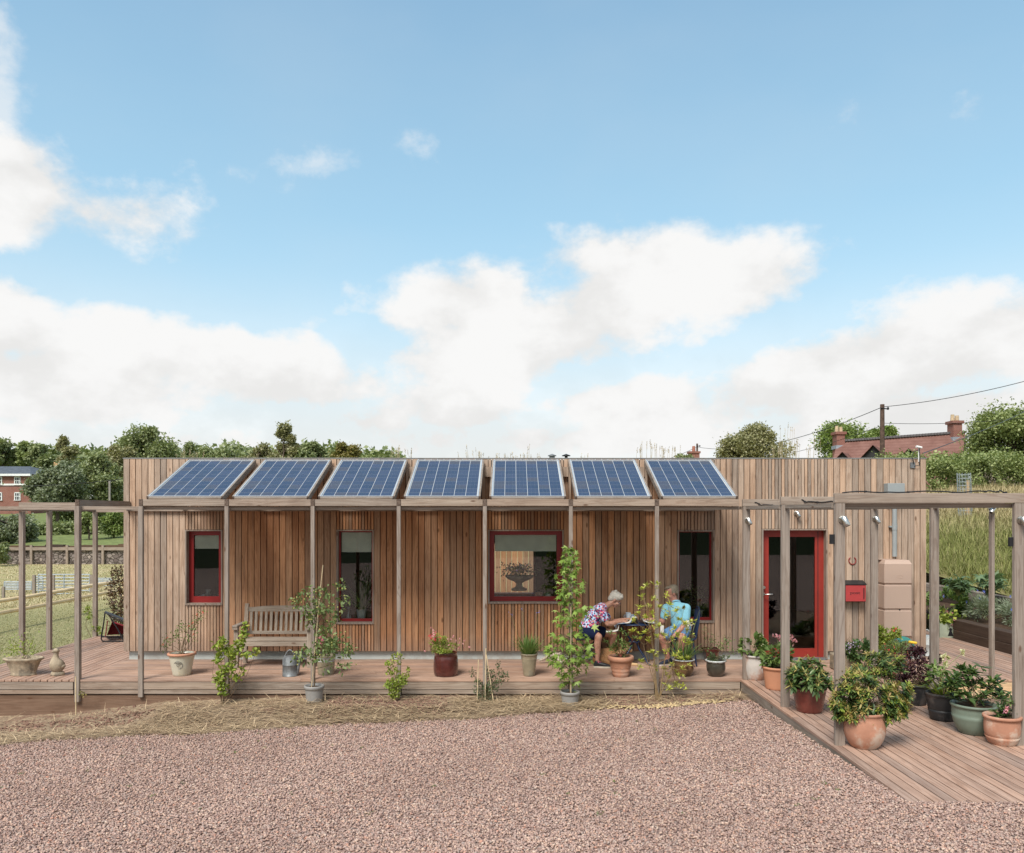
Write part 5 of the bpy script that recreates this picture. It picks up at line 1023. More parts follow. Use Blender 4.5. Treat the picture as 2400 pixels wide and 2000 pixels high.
for q in tips:
    for _ in range(4): m.ell(q + RNG.normal(0, .05, 3), (.010, .010, .011), 6, 5)
m.build('apples', ml('small_green_apple', (.36, .36, .10), (.46, .42, .14), trans=0), t)['kind'] = 'stuff'
m = MB(); m.tube([tuple(top + [-.03, -.03, 0]), tuple(px2(749, 1400)), tuple(px2(757, 1325))], [.008, .0075, .0065], 6); m.build('cane', m_cane, t); m = MB(); m.box(*sum(([v - .012, v + .012] for v in px2(746, 1445, 11.1)), [])); m.build('plant_label', m_redglow, t)
# sweetgum in mid grey pot
c, r, h = soilpot(1336, 1620, 46, 36, 10.95); t = PT('potted_sweetgum', c, 'tall slim sweetgum with star shaped leaves in a grey plastic pot before the deck', 'potted tree'); pot(t, c, r - .012, r * .78, h, m_greyp, .012, .045)
top = np.array(c) + [0, 0, h - .03]; R_ = [(1287, 8, 5), (1310, 18, 9), (1335, 18, 10), (1360, 30, 9), (1385, 30, 11), (1408, 22, 10), (1432, 34, 10), (1448, 46, 10), (1470, 24, 8), (1500, 42, 13), (1520, 55, 18), (1540, 50, 16), (1560, 38, 11), (1580, 26, 7), (1602, 20, 5)]; Cs = []; Ds = []; S = []
for py, w, n_ in R_:
    for _ in range(int(n_ * 3.1)):
        ax_ = 1335 + (14 if 1430 < py < 1460 else 0) + RNG.uniform(-w, w); q = px2(ax_, py + RNG.normal(0, 8), 10.98 + RNG.uniform(-.22, .15) * w / 40); Cs.append(q); Ds.append(np.array([(ax_ - 1335) / w * .8 + RNG.normal(0, .35), -.5 + RNG.normal(0, .4), -.55 + RNG.normal(0, .3)]))
        if RNG.uniform() < .45: z = q[2] - .02; b = Vector((top[0] + .01, top[1], z - .03)); S.append(([b, b.lerp(Vector(q), .6) + Vector((0, 0, .03)), Vector(q)], .0035))
leaves('foliage', np.array(Cs), np.array(Ds), .088, .085, g_maple, t, ST, STF, roll=RNG.normal(0, .6, len(Cs))); sticks(t, S + [([top, px2(1336, 1450), px2(1337, 1290)], .010)], m_stem, 'trunk')
m = MB(); m.tube([tuple(top + [.01, -.03, 0]), tuple(px2(1338, 1420, 10.92))], .008, 6); m.build('cane', m_cane, t)
# terracotta flared pot
c = potc(1455, 1588, .10); t = PT('potted_shrub', c, 'classic terracotta pot with swags and thick rim holding a small red stemmed shrub'); o = pot(t, c, .168, .112, .305, m_terra, .024, .075, extra=[(.55, .004), (.2, .003)])
m = MB(); [m.tube([(c[0] + .146 * math.sin(a + b), c[1] - .146 * math.cos(a + b), .165 - .03 * math.cos(b * 5.2) + .006) for b in np.linspace(-.28, .28, 9)], .005, 5, False) for a in (-1.2, -.6, 0, .6, 1.2)]; m.build('swags', m_terra, o)
top = np.array(c) + [0, 0, .29]; tips = top + np.array([(-.22, 0, .20), (-.14, .03, .34), (-.05, -.03, .26), (.02, 0, .36), (.1, 0, .30), (.19, 0, .26), (-.08, 0, .14), (.06, -.05, .15), (.0, .05, .2), (-.16, -.05, .12), (.12, .03, .12)]); sticks(t, branches(top, tips, .004, .06), mat_plain('red_stem', (.24, .07, .045), .7)); rosettes(t, np.concatenate([tips, (tips + top) / 2 + RNG.normal(0, .02, tips.shape)]), 9, .075, .026, g_pot, up=.7)
# brown glazed pot with agapanthus
c = potc(1602, 1586, .105); t = PT('potted_agapanthus', c, 'wide tan glazed pot with dark dashes holding strap leaves and spent flower stalks'); o = pot(t, c, .150, .108, .245, m_tanglaze, .012, .03, .022); band(o, t, c, .1085, .003, .035, m_oxblood); m = MB(); m.lathe([(.150, .222), (.167, .235), (.163, .246), (.145, .244)], c, 28); m.build('pot_rim', m_rimw, o)
m = MB(); [m.tube([(c[0] + .163 * math.sin(a), c[1] - .163 * math.cos(a), .13), (c[0] + .166 * math.sin(a), c[1] - .166 * math.cos(a), .16)], .006, 5) for a in (-1.0, -.45, .1, .65, 1.2)]; m.build('dashes', m_oxblood, o)
top = (c[0], c[1], .22); strap(t, top, 60, .42, g_strap, .08, .022, .75, spread=.8); s_ = [([(top[0], top[1], .2), tuple(px2(1590, 1500, 11.75)), tuple(px2(1603, 1424, 11.7))], .005), ([(top[0], top[1], .2), tuple(px2(1618, 1480, 11.75)), tuple(px2(1612, 1462, 11.6))], .005), ([(top[0], top[1], .2), tuple(px2(1627, 1470, 11.75)), tuple(px2(1640, 1430, 11.6))], .005)]; sticks(t, s_, m_stemg, 'flower_stalks'); blooms(t, np.array(s_[1][0][2]) + RNG.normal(0, .03, (16, 3)), .04, f_white); blooms(t, np.array(s_[0][0][2]) + RNG.normal(0, .01, (10, 3)), .03, g_yel, 'seed_head', petals=4)
# dark pot with pale wavy rim
c = potc(1678, 1587, .085); t = PT('potted_rose', c, 'small dark olive glazed pot with a pale wavy rim and a leafy rose'); o = pot(t, c, .132, .085, .235, m_darkglaze, .006, .025, .028); m = MB(); m.lathe([(.128, .205), (.148, .222), (.152, .240), (.132, .240)], c, 36, wave=lambda a, j: .05 * math.sin(a * 9) * (j in (1, 2))); m.build('pot_rim', m_rimw, o)
top = np.array(c) + [0, 0, .22]; shrub(t, top + [.02, 0, .05], .17, .08, 420, .034, g_sparse, 8); tips = top + np.array([(.06, 0, .2), (.12, 0, .28), (.19, 0, .24), (.26, 0, .12), (-.1, 0, .14), (.16, 0, .33)]); sticks(t, branches(top, tips, .004), m_stem); C_ = np.concatenate([q + RNG.normal(0, .035, (22, 3)) for q in tips]); leaves('upper_foliage', C_, unit(len(C_)), .034, .02, g_pot, t)
# square dark pot against the wall
c = potc(1659, 1549, .07); c = (c[0], 12.85, 0); t = PT('potted_plant', c, 'square black tapering pot against the wall behind the wavy rimmed pot'); m = MB(); s1, s0, h = .115, .075, .225; m.add([(c[0] - s0, c[1] - s0, 0), (c[0] + s0, c[1] - s0, 0), (c[0] + s0, c[1] + s0, 0), (c[0] - s0, c[1] + s0, 0), (c[0] - s1, c[1] - s1, h), (c[0] + s1, c[1] - s1, h), (c[0] + s1, c[1] + s1, h), (c[0] - s1, c[1] + s1, h)], [(0, 3, 2, 1), (0, 1, 5, 4), (1, 2, 6, 5), (2, 3, 7, 6), (3, 0, 4, 7)]); m.box(c[0] - s1 - .01, c[0] + s1 + .01, c[1] - s1 - .01, c[1] - s1 + .012, h - .03, h + .004); m.box(c[0] - s1 - .01, c[0] + s1 + .01, c[1] + s1 - .012, c[1] + s1 + .01, h - .03, h + .004); m.build('pot', m_oxblood, t); m = MB(); m.box(c[0] - s1 + .012, c[0] + s1 - .012, c[1] - s1 + .013, c[1] + s1 - .013, h - .03, h - .01); m.build('soil', m_soil, t)
top = np.array(c) + [0, 0, h - .01]; tips = top + np.array([(-.06, 0, .16), (0, -.02, .1), (.06, 0, .12), (-.09, 0, .28), (.02, 0, .2)]); sticks(t, branches(top, tips, .003), m_stem); C_ = np.concatenate([q + RNG.normal(0, .03, (14, 3)) for q in tips]); leaves('foliage', C_, unit(len(C_)), .035, .02, g_apple, t)
# walkway pots
c = potc(1775, 1598, .12); c = (c[0], 11.55, 0); t = PT('potted_hydrangea', c, 'limewashed terracotta pot with a leafy hydrangea in bud beside the post'); pot(t, c, .150, .12, .355, m_limed, .016, .03, .022)
top = np.array(c) + [0, 0, .34]; shrub(t, top + [-.01, 0, .13], .19, .19, 520, .08, g_pot, 12, T=LF, TF=LFF, w=.6); blooms(t, ptip(top + [0, 0, .05], .2, .28, 26) + RNG.normal(0, .01, (26, 3)), .018, f_cream); sticks(t, branches(top, ptip(top, .13, .2, 7), .005), m_stem)
c = potc(1822, 1619, .16); t = PT('potted_hydrangea', c, 'orange plastic terracotta coloured pot with a pink hydrangea behind the second walkway post'); pot(t, c, .195, .155, .31, m_terra3, .014, .035)
top = np.array(c) + [0, 0, .30]; shrub(t, top + [-.02, 0, .14], .20, .20, 420, .085, g_pot, 12, T=LF, TF=LFF, w=.5); tips = top + np.array([(.02, -.05, .40), (.18, 0, .42), (-.04, -.05, .22), (.07, -.1, .20), (.12, -.08, .08), (.0, -.12, .15), (-.02, 0, .43), (.23, .0, .36)]); sticks(t, branches(top, tips, .005), m_stemg); blooms(t, np.concatenate([q + RNG.normal(0, .022, (12, 3)) for q in tips]), .022, f_pink, petals=5)
c = potc(1897, 1673, .15); t = PT('potted_rhododendron', c, 'wide red brown glazed pot with a domed long leaved rhododendron'); pot(t, c, .198, .152, .295, m_redbrown, .004, .02)
top = np.array(c) + [0, 0, .30]; tips = ptip(top + [0, 0, .0], .27, .30, 60, .05); sticks(t, branches(top, tips[::3], .006), m_stem); d_ = (tips - top) / np.linalg.norm(tips - top, axis=1, keepdims=True) + [0, 0, .4]; rosettes(t, tips, 9, .125, .048, g_deep, up=.25, dirs=d_); rosettes(t, tips[:42] + d_[:42] * .03, 6, .075, .02, g_bronze, 'new_growth', up=.8, dirs=d_[:42])
c = potc(2026, 1757, .12); t = PT('potted_pieris', c, 'large round bellied terracotta pot with a sprawling pieris, nearest pot on the walkway'); pot(t, c, .185, .125, .37, m_terra2, .010, .03, .048, 40)
top = np.array(c) + [0, 0, .36]; Yc = c[1]
def pier(t, spec, Yc, top, n_r, L_, W_, nl=9):
    tips = []; 
    for px, py, rx, ry, k in spec:
        a = RNG.uniform(0, 6.283, k); q = RNG.uniform(.35, 1, k) ** .6; dy = RNG.uniform(-1, .7, k) * rx / F * Yc * .7
        for j in range(k): p = at(px + rx * q[j] * math.cos(a[j]), py + ry * q[j] * math.sin(a[j]), Yc); tips.append((p[0], Yc + dy[j], p[2]))
    tips = np.array(tips); d_ = (tips - top) * [1, 1, .8]; d_ = d_ / np.linalg.norm(d_, axis=1, keepdims=True) + [0, -.15, .45]; sticks(t, branches(top, tips[::5], .007), m_stem); rosettes(t, tips, nl, L_, W_, g_deep, up=.2, dirs=d_); sel = RNG.uniform(0, 1, len(tips)) < .62; rosettes(t, tips[sel] + d_[sel] * .025, 8, L_ * .8, W_ * .75, g_bronze, 'bronze_new_growth', up=.75, dirs=d_[sel]); sel2 = RNG.uniform(0, 1, len(tips)) < .5; rosettes(t, tips[sel2] + RNG.normal(0, .02, (sel2.sum(), 3)), 7, L_ * .8, W_ * .9, g_bright, 'light_foliage', up=.4, dirs=d_[sel2])
pier(t, [(2010, 1605, 38, 22, 38), (1985, 1640, 36, 28, 46), (2045, 1645, 50, 30, 66), (2105, 1630, 30, 26, 38), (2100, 1660, 26, 22, 28), (2030, 1672, 60, 14, 50), (1968, 1665, 18, 18, 16), (2070, 1678, 24, 12, 20)], Yc, top, 1, .070, .026)
c = (at(2086, 1600, 9.9)[0], 9.75, 0); t = PT('potted_pieris', c, 'second pieris in a low dark bowl, behind the big terracotta pot'); pot(t, c, .21, .16, .19, mat_plain('dark_stoneware_bowl', (.10, .075, .06), .6, var=.2), .014, .035); pier(t, [(2040, 1568, 45, 18, 30), (2010, 1580, 28, 14, 14), (2060, 1590, 32, 20, 20), (2095, 1555, 20, 12, 8), (2050, 1545, 20, 10, 8), (2104, 1565, 12, 10, 6)], 9.7, np.array(c) + [0, 0, .18], 1, .075, .027)
c = potc(2146, 1655, .12); t = PT('potted_acer', c, 'black ribbed nursery pot with a dark purple leaved shrub'); pot(t, c, .158, .118, .262, m_blackp, .008, .03, wave=lambda a, j: .018 * (math.sin(a * 12) > .6) * (2 < j < 11))
top = np.array(c) + [0, 0, .25]; shp = [(2140, 1545, 36, 24), (2120, 1570, 26, 20), (2170, 1560, 30, 24), (2190, 1575, 22, 14), (2145, 1585, 36, 12), (2196, 1545, 12, 10), (2150, 1525, 20, 12), (2112, 1590, 16, 10), (2180, 1594, 22, 8)]; Yc = c[1]
C_ = np.concatenate([np.array(at(a, b, Yc)) + unit(230) * (RNG.uniform(.2, 1, (230, 1)) ** .6) * [rx / F * Yc, rx / F * Yc * .8, ry / F * Yc] for a, b, rx, ry in shp]); leaves('foliage', C_, unit(len(C_)) + [0, 0, -.2], .042, .026, g_purp, t); sticks(t, branches(top, np.array([at(a, b, Yc) for a, b, _, _ in shp] + [at(2125, 1600, Yc), at(2165, 1605, Yc)]), .007, .08), m_stem, 'trunk'); C_ = top + RNG.normal(0, 1, (60, 3)) * [.08, .06, .04] + [-.05, 0, .08]; leaves('dry_twigs', C_, unit(60) + [0, 0, .8], .05, .006, g_straw, t)
c = potc(2210, 1692, .13); t = PT('potted_lily', c, 'black pot with yellowing strap leaves and tall cream seed heads, left of the green bowl'); pot(t, c, .185, .135, .315, m_blackp, .006, .03, extra=[(.5, .003), (.7, -.002)])
top = np.array(c) + [0, 0, .30]; strap(t, tuple(top), 34, .34, g_bright, .12, .020, 1.1, spread=1.1); tips = ptip(top, .24, .30, 18); tips[:, 2] += .03; sticks(t, branches(top, tips, .005), m_stem); rosettes(t, tips, 8, .10, .042, g_pot, up=.3)
s_ = [([tuple(top), at(2212, 1570, c[1]), at(px, py, c[1] + .05)], .006) for px, py in ((2211, 1541), (2222, 1541), (2256, 1530), (2215, 1555))]; sticks(t, s_, m_stemg, 'flower_stalks'); blooms(t, np.concatenate([np.array(s[0][2]) + RNG.normal(0, .012, (7, 3)) for s in s_]), .03, f_cream)
c = potc(2283, 1726, .16); t = PT('potted_rhododendron', c, 'large sage green bowl shaped pot with an open branched rhododendron'); pot(t, c, .218, .14, .325, m_greenp, .016, .03, .03, 40, extra=[(.85, .004)])
top = np.array(c) + [0, 0, .30]; tips = np.array([at(a, b, c[1] + RNG.uniform(-.12, .12)) for a, b in ((2262, 1580), (2240, 1590), (2275, 1572), (2290, 1585), (2225, 1600), (2235, 1612), (2255, 1605), (2270, 1600), (2325, 1600), (2340, 1605), (2318, 1612), (2345, 1620), (2280, 1612), (2300, 1600), (2248, 1625), (2262, 1632), (2296, 1640), (2310, 1632), (2240, 1640), (2335, 1635), (2250, 1570), (2350, 1640))]); sticks(t, branches(top, tips, .007, .08), m_stem); tips = np.concatenate([tips, tips + RNG.normal(0, .04, tips.shape)]); rosettes(t, tips, 9, .105, .046, g_deep, up=.35); rosettes(t, tips[::2] + [0, 0, .01], 6, .09, .032, g_pot, 'new_growth', up=.6)
c = potc(2349, 1750, .13); t = PT('potted_azalea', c, 'terracotta pot with rounded rim and a small azalea bearing one pink flower'); pot(t, c, .165, .125, .30, m_terra2, .018, .035, .022, extra=[(.35, .004), (.45, -.004)])
top = np.array(c) + [0, 0, .29]; tips = np.array([at(a, b, c[1] + RNG.uniform(-.08, .08)) for a, b in ((2330, 1670), (2340, 1655), (2355, 1640), (2368, 1650), (2378, 1665), (2350, 1675), (2362, 1680), (2335, 1685), (2370, 1690), (2346, 1628), (2372, 1640), (2385, 1655), (2328, 1690), (2350, 1690), (2360, 1665), (2345, 1662))]); sticks(t, branches(top, tips, .005), m_stem); rosettes(t, np.concatenate([tips, tips * .5 + top * .5]), 9, .058, .026, g_deep, up=.4); rosettes(t, tips, 7, .05, .022, g_pot, 'light_foliage', up=.6); blooms(t, np.array([at(2357, 1664, c[1] - .12)] * 3) + RNG.normal(0, .012, (3, 3)), .036, f_pink)
# group near the water butt
c = (at(2010, 1540, 12.2)[0], 12.25, 0); t = PT('planted_trough', c, 'stone trough with a glossy leaved shrub and tiny lilac flowers below the postbox'); m = MB(); m.box(c[0] - .36, c[0] + .02, c[1] - .14, c[1] + .14, 0, .25, None, .02); m.build('trough', m_stone, t)
top = np.array(c) + [-.1, 0, .2]; shrub(t, np.array(at(2015, 1528, 12.1)), .27, .19, 520, .085, g_deep, 12, T=LF, TF=LFF); blooms(t, np.array(at(1998, 1515, 12.0)) + RNG.normal(0, 1, (34, 3)) * [.10, .05, .04], .018, f_lilac); sticks(t, branches(top, ptip(top, .25, .4, 8), .006), m_stem)
c = (at(2078, 1500, 12.5)[0], 12.5, 0); t = PT('potted_fuchsia', c, 'bright green leafy shrub in a black pot in front of the water butt'); pot(t, c, .15, .12, .26, m_blackp, .006, .03); top = np.array(c) + [0, 0, .24]
C_ = np.concatenate([np.array(at(a, b, 12.4)) + unit(150) * (RNG.uniform(.2, 1, (150, 1)) ** .5) * [rx, rx, rx] for a, b, rx in ((2068, 1490, .13), (2062, 1510, .15), (2085, 1502, .13), (2100, 1485, .09), (2070, 1525, .14), (2058, 1475, .07), (2094, 1520, .1))]); leaves('foliage', C_, unit(len(C_)) + [0, 0, .3], .055, .03, g_bright, t, LF, LFF); sticks(t, branches(top, np.array([at(a, b, 12.4) for a, b in ((2062, 1478), (2085, 1490), (2106, 1474), (2070, 1500))]), .006), m_stem); blooms(t, np.array([at(a, b, 12.2) for a, b in ((2090, 1476), (2096, 1479), (2100, 1474))]), .025, f_red)
c = (at(2108, 1545, 11.9)[0], 11.9, 0); t = PT('potted_fuchsia', c, 'airy fuchsia with hanging red flowers between the bright shrub and the purple shrub'); pot(t, c, .15, .12, .22, m_terra2, .01, .03); top = np.array(c) + [0, 0, .2]; shrub(t, np.array(at(2100, 1530, 11.8)), .26, .20, 800, .036, g_apple, 14); tips = ptip(top, .28, .42, 14); sticks(t, branches(top, tips, .004), mat_plain('fuchsia_stem', (.22, .09, .06), .7)); blooms(t, np.array(at(2098, 1530, 11.6)) + RNG.normal(0, 1, (22, 3)) * [.14, .05, .11], .020, f_red, petals=4, up=-.8)
# ---------------------------------------------------------------- shrubs planted in the soil at the posts
def pl(name, base, lab, cat='shrub'): return thing(name, base, lab, cat)
def soilz(x, y): return float(gz(x, y))
def planted(name, pxs, pyb, Y, lab, spec, leaf, w, mat, n, stemmat=m_stem, r=.006, T=None, TF=None, shape=.35):
    x = (pxs - 1200) / F * Y; b = (x, Y, soilz(x, Y)); t = pl(name, b, lab); P = []; tips = []
    for px, py, rx, ry, k in spec:
        q = np.array(at(px, py, Y)); tips.append(q); P.append(q + unit(k) * (RNG.uniform(.1, 1, (k, 1)) ** shape) * [rx / F * Y, rx / F * Y * .8, ry / F * Y])
    P = np.concatenate(P); leaves('foliage', P, unit(len(P)) + [0, 0, .2], leaf, leaf * w, mat, t, T, TF); sticks(t, branches(b, tips, r, .05), stemmat); return t, tips
planted('climbing_shrub', 522, 1635, 11.25, 'bright leafy climber at the second post, left of the bench', [(523, 1615, 10, 20, 70), (515, 1590, 14, 16, 80), (528, 1570, 20, 14, 90), (512, 1545, 10, 14, 60), (520, 1520, 14, 14, 70), (545, 1530, 22, 10, 80), (560, 1510, 14, 12, 60), (570, 1490, 10, 12, 45), (575, 1470, 7, 10, 26), (585, 1535, 20, 5, 34), (600, 1528, 8, 4, 12), (568, 1575, 5, 10, 20), (556, 1590, 10, 8, 26), (546, 1545, 8, 18, 50), (520, 1500, 6, 8, 20), (505, 1510, 6, 6, 16)], .066, .6, g_bright, 0, m_stem, .005, LF, LFF)
planted('box_shrub', 925, 1648, 11.2, 'compact lime leaved shrub at the fourth post, left of the oxblood pot', [(925, 1625, 14, 16, 150), (918, 1605, 18, 16, 190), (935, 1600, 18, 16, 170), (920, 1575, 16, 12, 90), (950, 1585, 10, 10, 50), (912, 1555, 12, 10, 50), (935, 1545, 10, 14, 40), (922, 1540, 6, 8, 20), (956, 1570, 5, 8, 16)], .040, .75, g_bright, 0, m_stem, .005)
t, _ = planted('thorny_shrub', 1137, 1655, 11.2, 'sparse small leaved dark shrub with three canes at the middle post', [(1137, 1640, 20, 12, 180), (1130, 1620, 22, 14, 200), (1150, 1612, 20, 14, 190), (1165, 1595, 20, 10, 130), (1178, 1580, 14, 10, 70), (1120, 1600, 12, 10, 70), (1110, 1582, 8, 10, 36), (1150, 1580, 12, 12, 90), (1168, 1562, 6, 14, 40), (1143, 1570, 5, 12, 26), (1186, 1590, 8, 6, 30), (1104, 1573, 4, 6, 12)], .034, .5, g_sparse, 0, m_stem, .005)
m = MB()
for a, b in (((1118, 1650), (1121.5, 1547)), ((1137, 1640), (1139, 1520)), ((1158, 1655), (1140, 1535))): m.tube([at(*a, 11.15), at(*b, 11.15)], .007, 5)
m.build('canes', m_cane, t)
# tall yellow green rhododendron luteum shrub at the post by the table
Y_ = 11.15; bx = (1545 - 1200) / F * Y_; b = (bx, Y_, soilz(bx, Y_)); t = pl('azalea_shrub', b, 'tall open shrub with lime leaf tufts growing in front of the seated man'); tp = [(1505, 1383), (1515, 1375), (1541, 1370), (1498, 1425), (1506, 1400), (1530, 1405), (1524, 1425), (1497, 1440), (1515, 1450), (1530, 1440), (1527, 1460), (1545, 1425), (1562, 1398), (1570, 1420), (1560, 1445), (1585, 1435), (1605, 1465), (1590, 1455), (1582, 1475), (1484, 1482), (1500, 1500), (1482, 1455), (1510, 1485), (1520, 1505), (1545, 1470), (1540, 1495), (1555, 1490), (1575, 1500), (1590, 1490), (1610, 1480), (1620, 1460), (1603, 1500), (1615, 1510), (1502, 1552), (1500, 1565), (1535, 1565), (1555, 1570), (1575, 1560), (1590, 1585), (1570, 1590), (1600, 1570), (1585, 1605), (1600, 1610), (1568, 1615), (1537, 1540), (1525, 1530), (1560, 1530), (1580, 1540), (1595, 1545), (1612, 1545)]
tips = np.array([at(a, c_, Y_ + RNG.uniform(-.2, .2)) for a, c_ in tp]); hubs = [Vector(at(a, c_, Y_)) for a, c_ in ((1520, 1530), (1527, 1480), (1562, 1510), (1530, 1560), (1575, 1565), (1590, 1520), (1507, 1510), (1518, 1430), (1572, 1450))]; S = [([Vector(b) + Vector((RNG.normal(0, .03), 0, 0)), Vector(b).lerp(h_, .5), h_], .0075) for h_ in hubs]
for q in tips: h_ = min(hubs, key=lambda v: (v - Vector(q)).length + (0 if v.z < q[2] + .02 else .4)); S.append(([h_, h_.lerp(Vector(q), .5) + Vector((0, 0, -.015)), Vector(q)], .005))
sticks(t, S, m_stemo, 'stems'); rosettes(t, tips, 12, .070, .029, g_lime, up=.9); T2 = tips; rosettes(t, T2 + RNG.normal(0, .04, T2.shape), 5, .052, .026, g_lime, 'side_leaves', up=.5)
# young vine on a cane at the front left post
x, y, z = at(177, 1662, 11.35); t = pl('caned_vine', (x, y, soilz(x, y)), 'thin bamboo cane with a dying vine tied to the far left front post'); m = MB(); m.tube([(x + .005, y, soilz(x, y)), at(177, 1586, 11.38)], .0085, 6); m.build('cane', m_cane, t); C_ = np.array(at(192, 1628, 11.3)) + RNG.normal(0, .025, (18, 3)); leaves('foliage', C_, unit(18), .04, .025, g_yel, t); sticks(t, [([at(179, 1655, 11.3), at(186, 1640, 11.3), at(192, 1628, 11.3)], .003)], m_stem)
# ---------------------------------------------------------------- objects on the deck
def bench():
    x0, x1, yf, yb = -4.32, -3.12, 12.36, 12.86; t = thing('garden_bench', ((x0 + x1) / 2, 12.6, 0), 'silvered teak garden bench with slatted back against the wall', 'bench')
    for x in (x0, x1):
        s = 1 if x == x0 else -1; a, b = (x, x + .065) if s > 0 else (x - .065, x)
        m = MB(); m.box(a, b, yf, yf + .06, 0, .635, None, .004); m.build('leg', m_bench_z, t)
        m = MB(); m.bar(((a + b) / 2, yb - .06, 0), ((a + b) / 2, yb - .04, .45), .06, .055, (0, 1, 0)); m.bar(((a + b) / 2, yb - .04, .44), ((a + b) / 2, yb + .04, .945), .06, .05, (0, 1, 0)); m.build('back_post', m_bench_z, t)
        m = MB(); m.box(a - .01, b + .01, yf - .05, yb - .02, .636, .668, None, .006); m.box(a - .008, b + .008, yf - .045, yf + .02, .60, .636); m.build('armrest', m_beamy, t); m = MB(); m.box(a + .015, b - .015, yf + .061, yb - .09, .14, .20); m.build('side_rail', m_beamy, t)
    m = MB(); m.box(x0 + .066, x1 - .066, yf + .005, yf + .035, .34, .415, None, .003); m.build('front_rail', m_bench, t)
    for k in range(5): m = MB(); y = yf + .0 + k * .088; m.box(x0 + .066, x1 - .066, y, y + .076, .418 - k * .004, .440 - k * .004, None, .003); m.build('seat_slat', m_bench, t)
    m = MB(); n = 14; V = []
    for i in range(n + 1):
        u = i / n; x = x0 + .066 + (x1 - x0 - .132) * u; h = .885 + .028 * math.sin(math.pi * min(1, max(0, (u - .06) / .88))) ** .6; V += [(x, yb + .012, .82), (x, yb + .042, .82), (x, yb + .042, h), (x, yb + .012, h)]
    m.add(V, [(i * 4 + a, i * 4 + 4 + a, i * 4 + 4 + (a + 1) % 4, i * 4 + (a + 1) % 4) for i in range(n) for a in range(4)] + [(0, 1, 2, 3)]); m.build('top_rail', m_bench, t)
    m = MB(); m.box(x0 + .066, x1 - .066, yb - .03, yb - .003, .46, .51); m.build('bottom_rail', m_bench, t)
    for k in range(13): x = x0 + .105 + k * .0812; m = MB(); m.bar((x, yb - .018, .50), (x, yb + .026, .825), .042, .014, (0, 1, 0)); m.build('back_slat', m_bench_z, t)
bench()
def wcan(c, r, h, mat, lab, s=1, scale=1, spout=None):
    t = thing('watering_can', c, lab, 'watering can'); m = MB(); m.lathe([(.001, 0), (r, 0), (r * 1.02, .008), (r * .99, .01), (r * .985, h * .55), (r * 1.01, h * .56), (r * .985, h * .57), (r * .98, h * .9), (r * .96, h * .9 + .004), (r * .9, h * .9)], c, 26); m.build('body', mat, t)
    m = MB(); m.add([(c[0] + r * .97 * math.cos(a), c[1] + r * .97 * math.sin(a), c[2] + h * .9) for a in np.linspace(math.pi * .5, math.pi * 1.5, 13)] + [(c[0], c[1] - r * .5, c[2] + h * .99), (c[0], c[1] + r * .5, c[2] + h * .99)], [tuple(range(15))]) if False else m.lathe([(r * .96, h * .9), (r * .7, h * .99), (.001, h * 1.01)], (c[0] + s * r * .02, c[1], c[2]), 20); m.build('shoulder', mat, t)
    m = MB(); m.tube([(c[0] + r * .92 * s, c[1], c[2] + h * .14), (c[0] + r * 1.15 * s, c[1] - .02, c[2] + h * .45), (c[0] + r * 1.5 * s, c[1] - .04, c[2] + h * .95)], [.028, .020, .013], 10); m.tube([(c[0] + r * 1.47 * s, c[1] - .04, c[2] + h * .92), (c[0] + r * 1.56 * s, c[1] - .045, c[2] + h * 1.0)], [.013, .024], 10); m.build('spout', mat, t)
    m = MB(); m.tube([(c[0] - r * .75 * s + r * 1.45 * s * u, c[1], c[2] + h * .93 + h * .34 * math.sin(math.pi * u)) for u in np.linspace(0, 1, 12)], .010, 8); m.build('handle', mat, t); return t
wcan(potc(680, 1587, .11), .112, .30, m_galv, 'galvanised watering can standing in front of the garden bench'); wcan((at(2172, 1500, 13.5)[0], 13.5, 0), .13, .34, mat_plain('pale_grey_enamel', (.50, .52, .50), .4), 'pale grey watering can at the corner of the house behind the purple shrub', -1)
def hose():
    p = at(2120, 1515, 12.6); c = (p[0], 12.6, 0); t = thing('hose_reel', c, 'teal garden hose and sprayer lying beneath the water butt', 'hose'); mt = mat_plain('teal_plastic', (.05, .24, .21), .4); m = MB()
    for k in range(5): m.tube([(c[0] + (.15 + .012 * k) * math.cos(a), c[1] + .02 * k, .24 + (.15 + .012 * k) * math.sin(a)) for a in np.linspace(0, 6.283, 25)], .010, 6)
    m.build('hose', mt, t); m = MB(); m.box(c[0] - .12, c[0] + .12, c[1] + .02, c[1] + .12, 0, .12); m.build('stand', m_black, t); m = MB(); m.tube([(c[0] + .04, c[1] - .05, .38), (c[0] + .16, c[1] - .06, .36)], .022, 8); m.build('sprayer', mat_plain('yellow_plastic', (.75, .50, .04), .4), t)
hose()
def basket():
    c = (at(55, 1575, 11.85)[0], 11.85, 0); t = PT('stone_planter', c, 'oval carved stone basket planter with a fern at the far left of the deck'); m = MB(); n = 48
    m.lathe([(.001, 0), (.185, 0), (.19, .015), (.175, .03), (.19, .08), (.215, .15), (.245, .21), (.285, .235), (.29, .255), (.265, .262), (.225, .235), (.20, .2)], c, n, sx=1.0, sy=.62, wave=lambda a, j: (.035 * math.sin(a * 11) if j in (7, 8, 9) else .045 * math.sin(a * 16 + j * 1.6) if 3 < j < 7 else 0)); m.build('basket', m_stone, t); m = MB(); m.lathe([(.21, .215), (.001, .225)], c, 24, sy=.62); m.build('soil', m_soil, t)
    P_ = np.array(at(48, 1520, 12.0)) + RNG.normal(0, 1, (260, 3)) * [.12, .06, .10]; leaves('foliage', P_, unit(260) + [0, 0, .5], .045, .02, g_bright, t); sticks(t, branches(np.array(c) + [0, 0, .2], P_[:8], .004), m_stem)
basket()
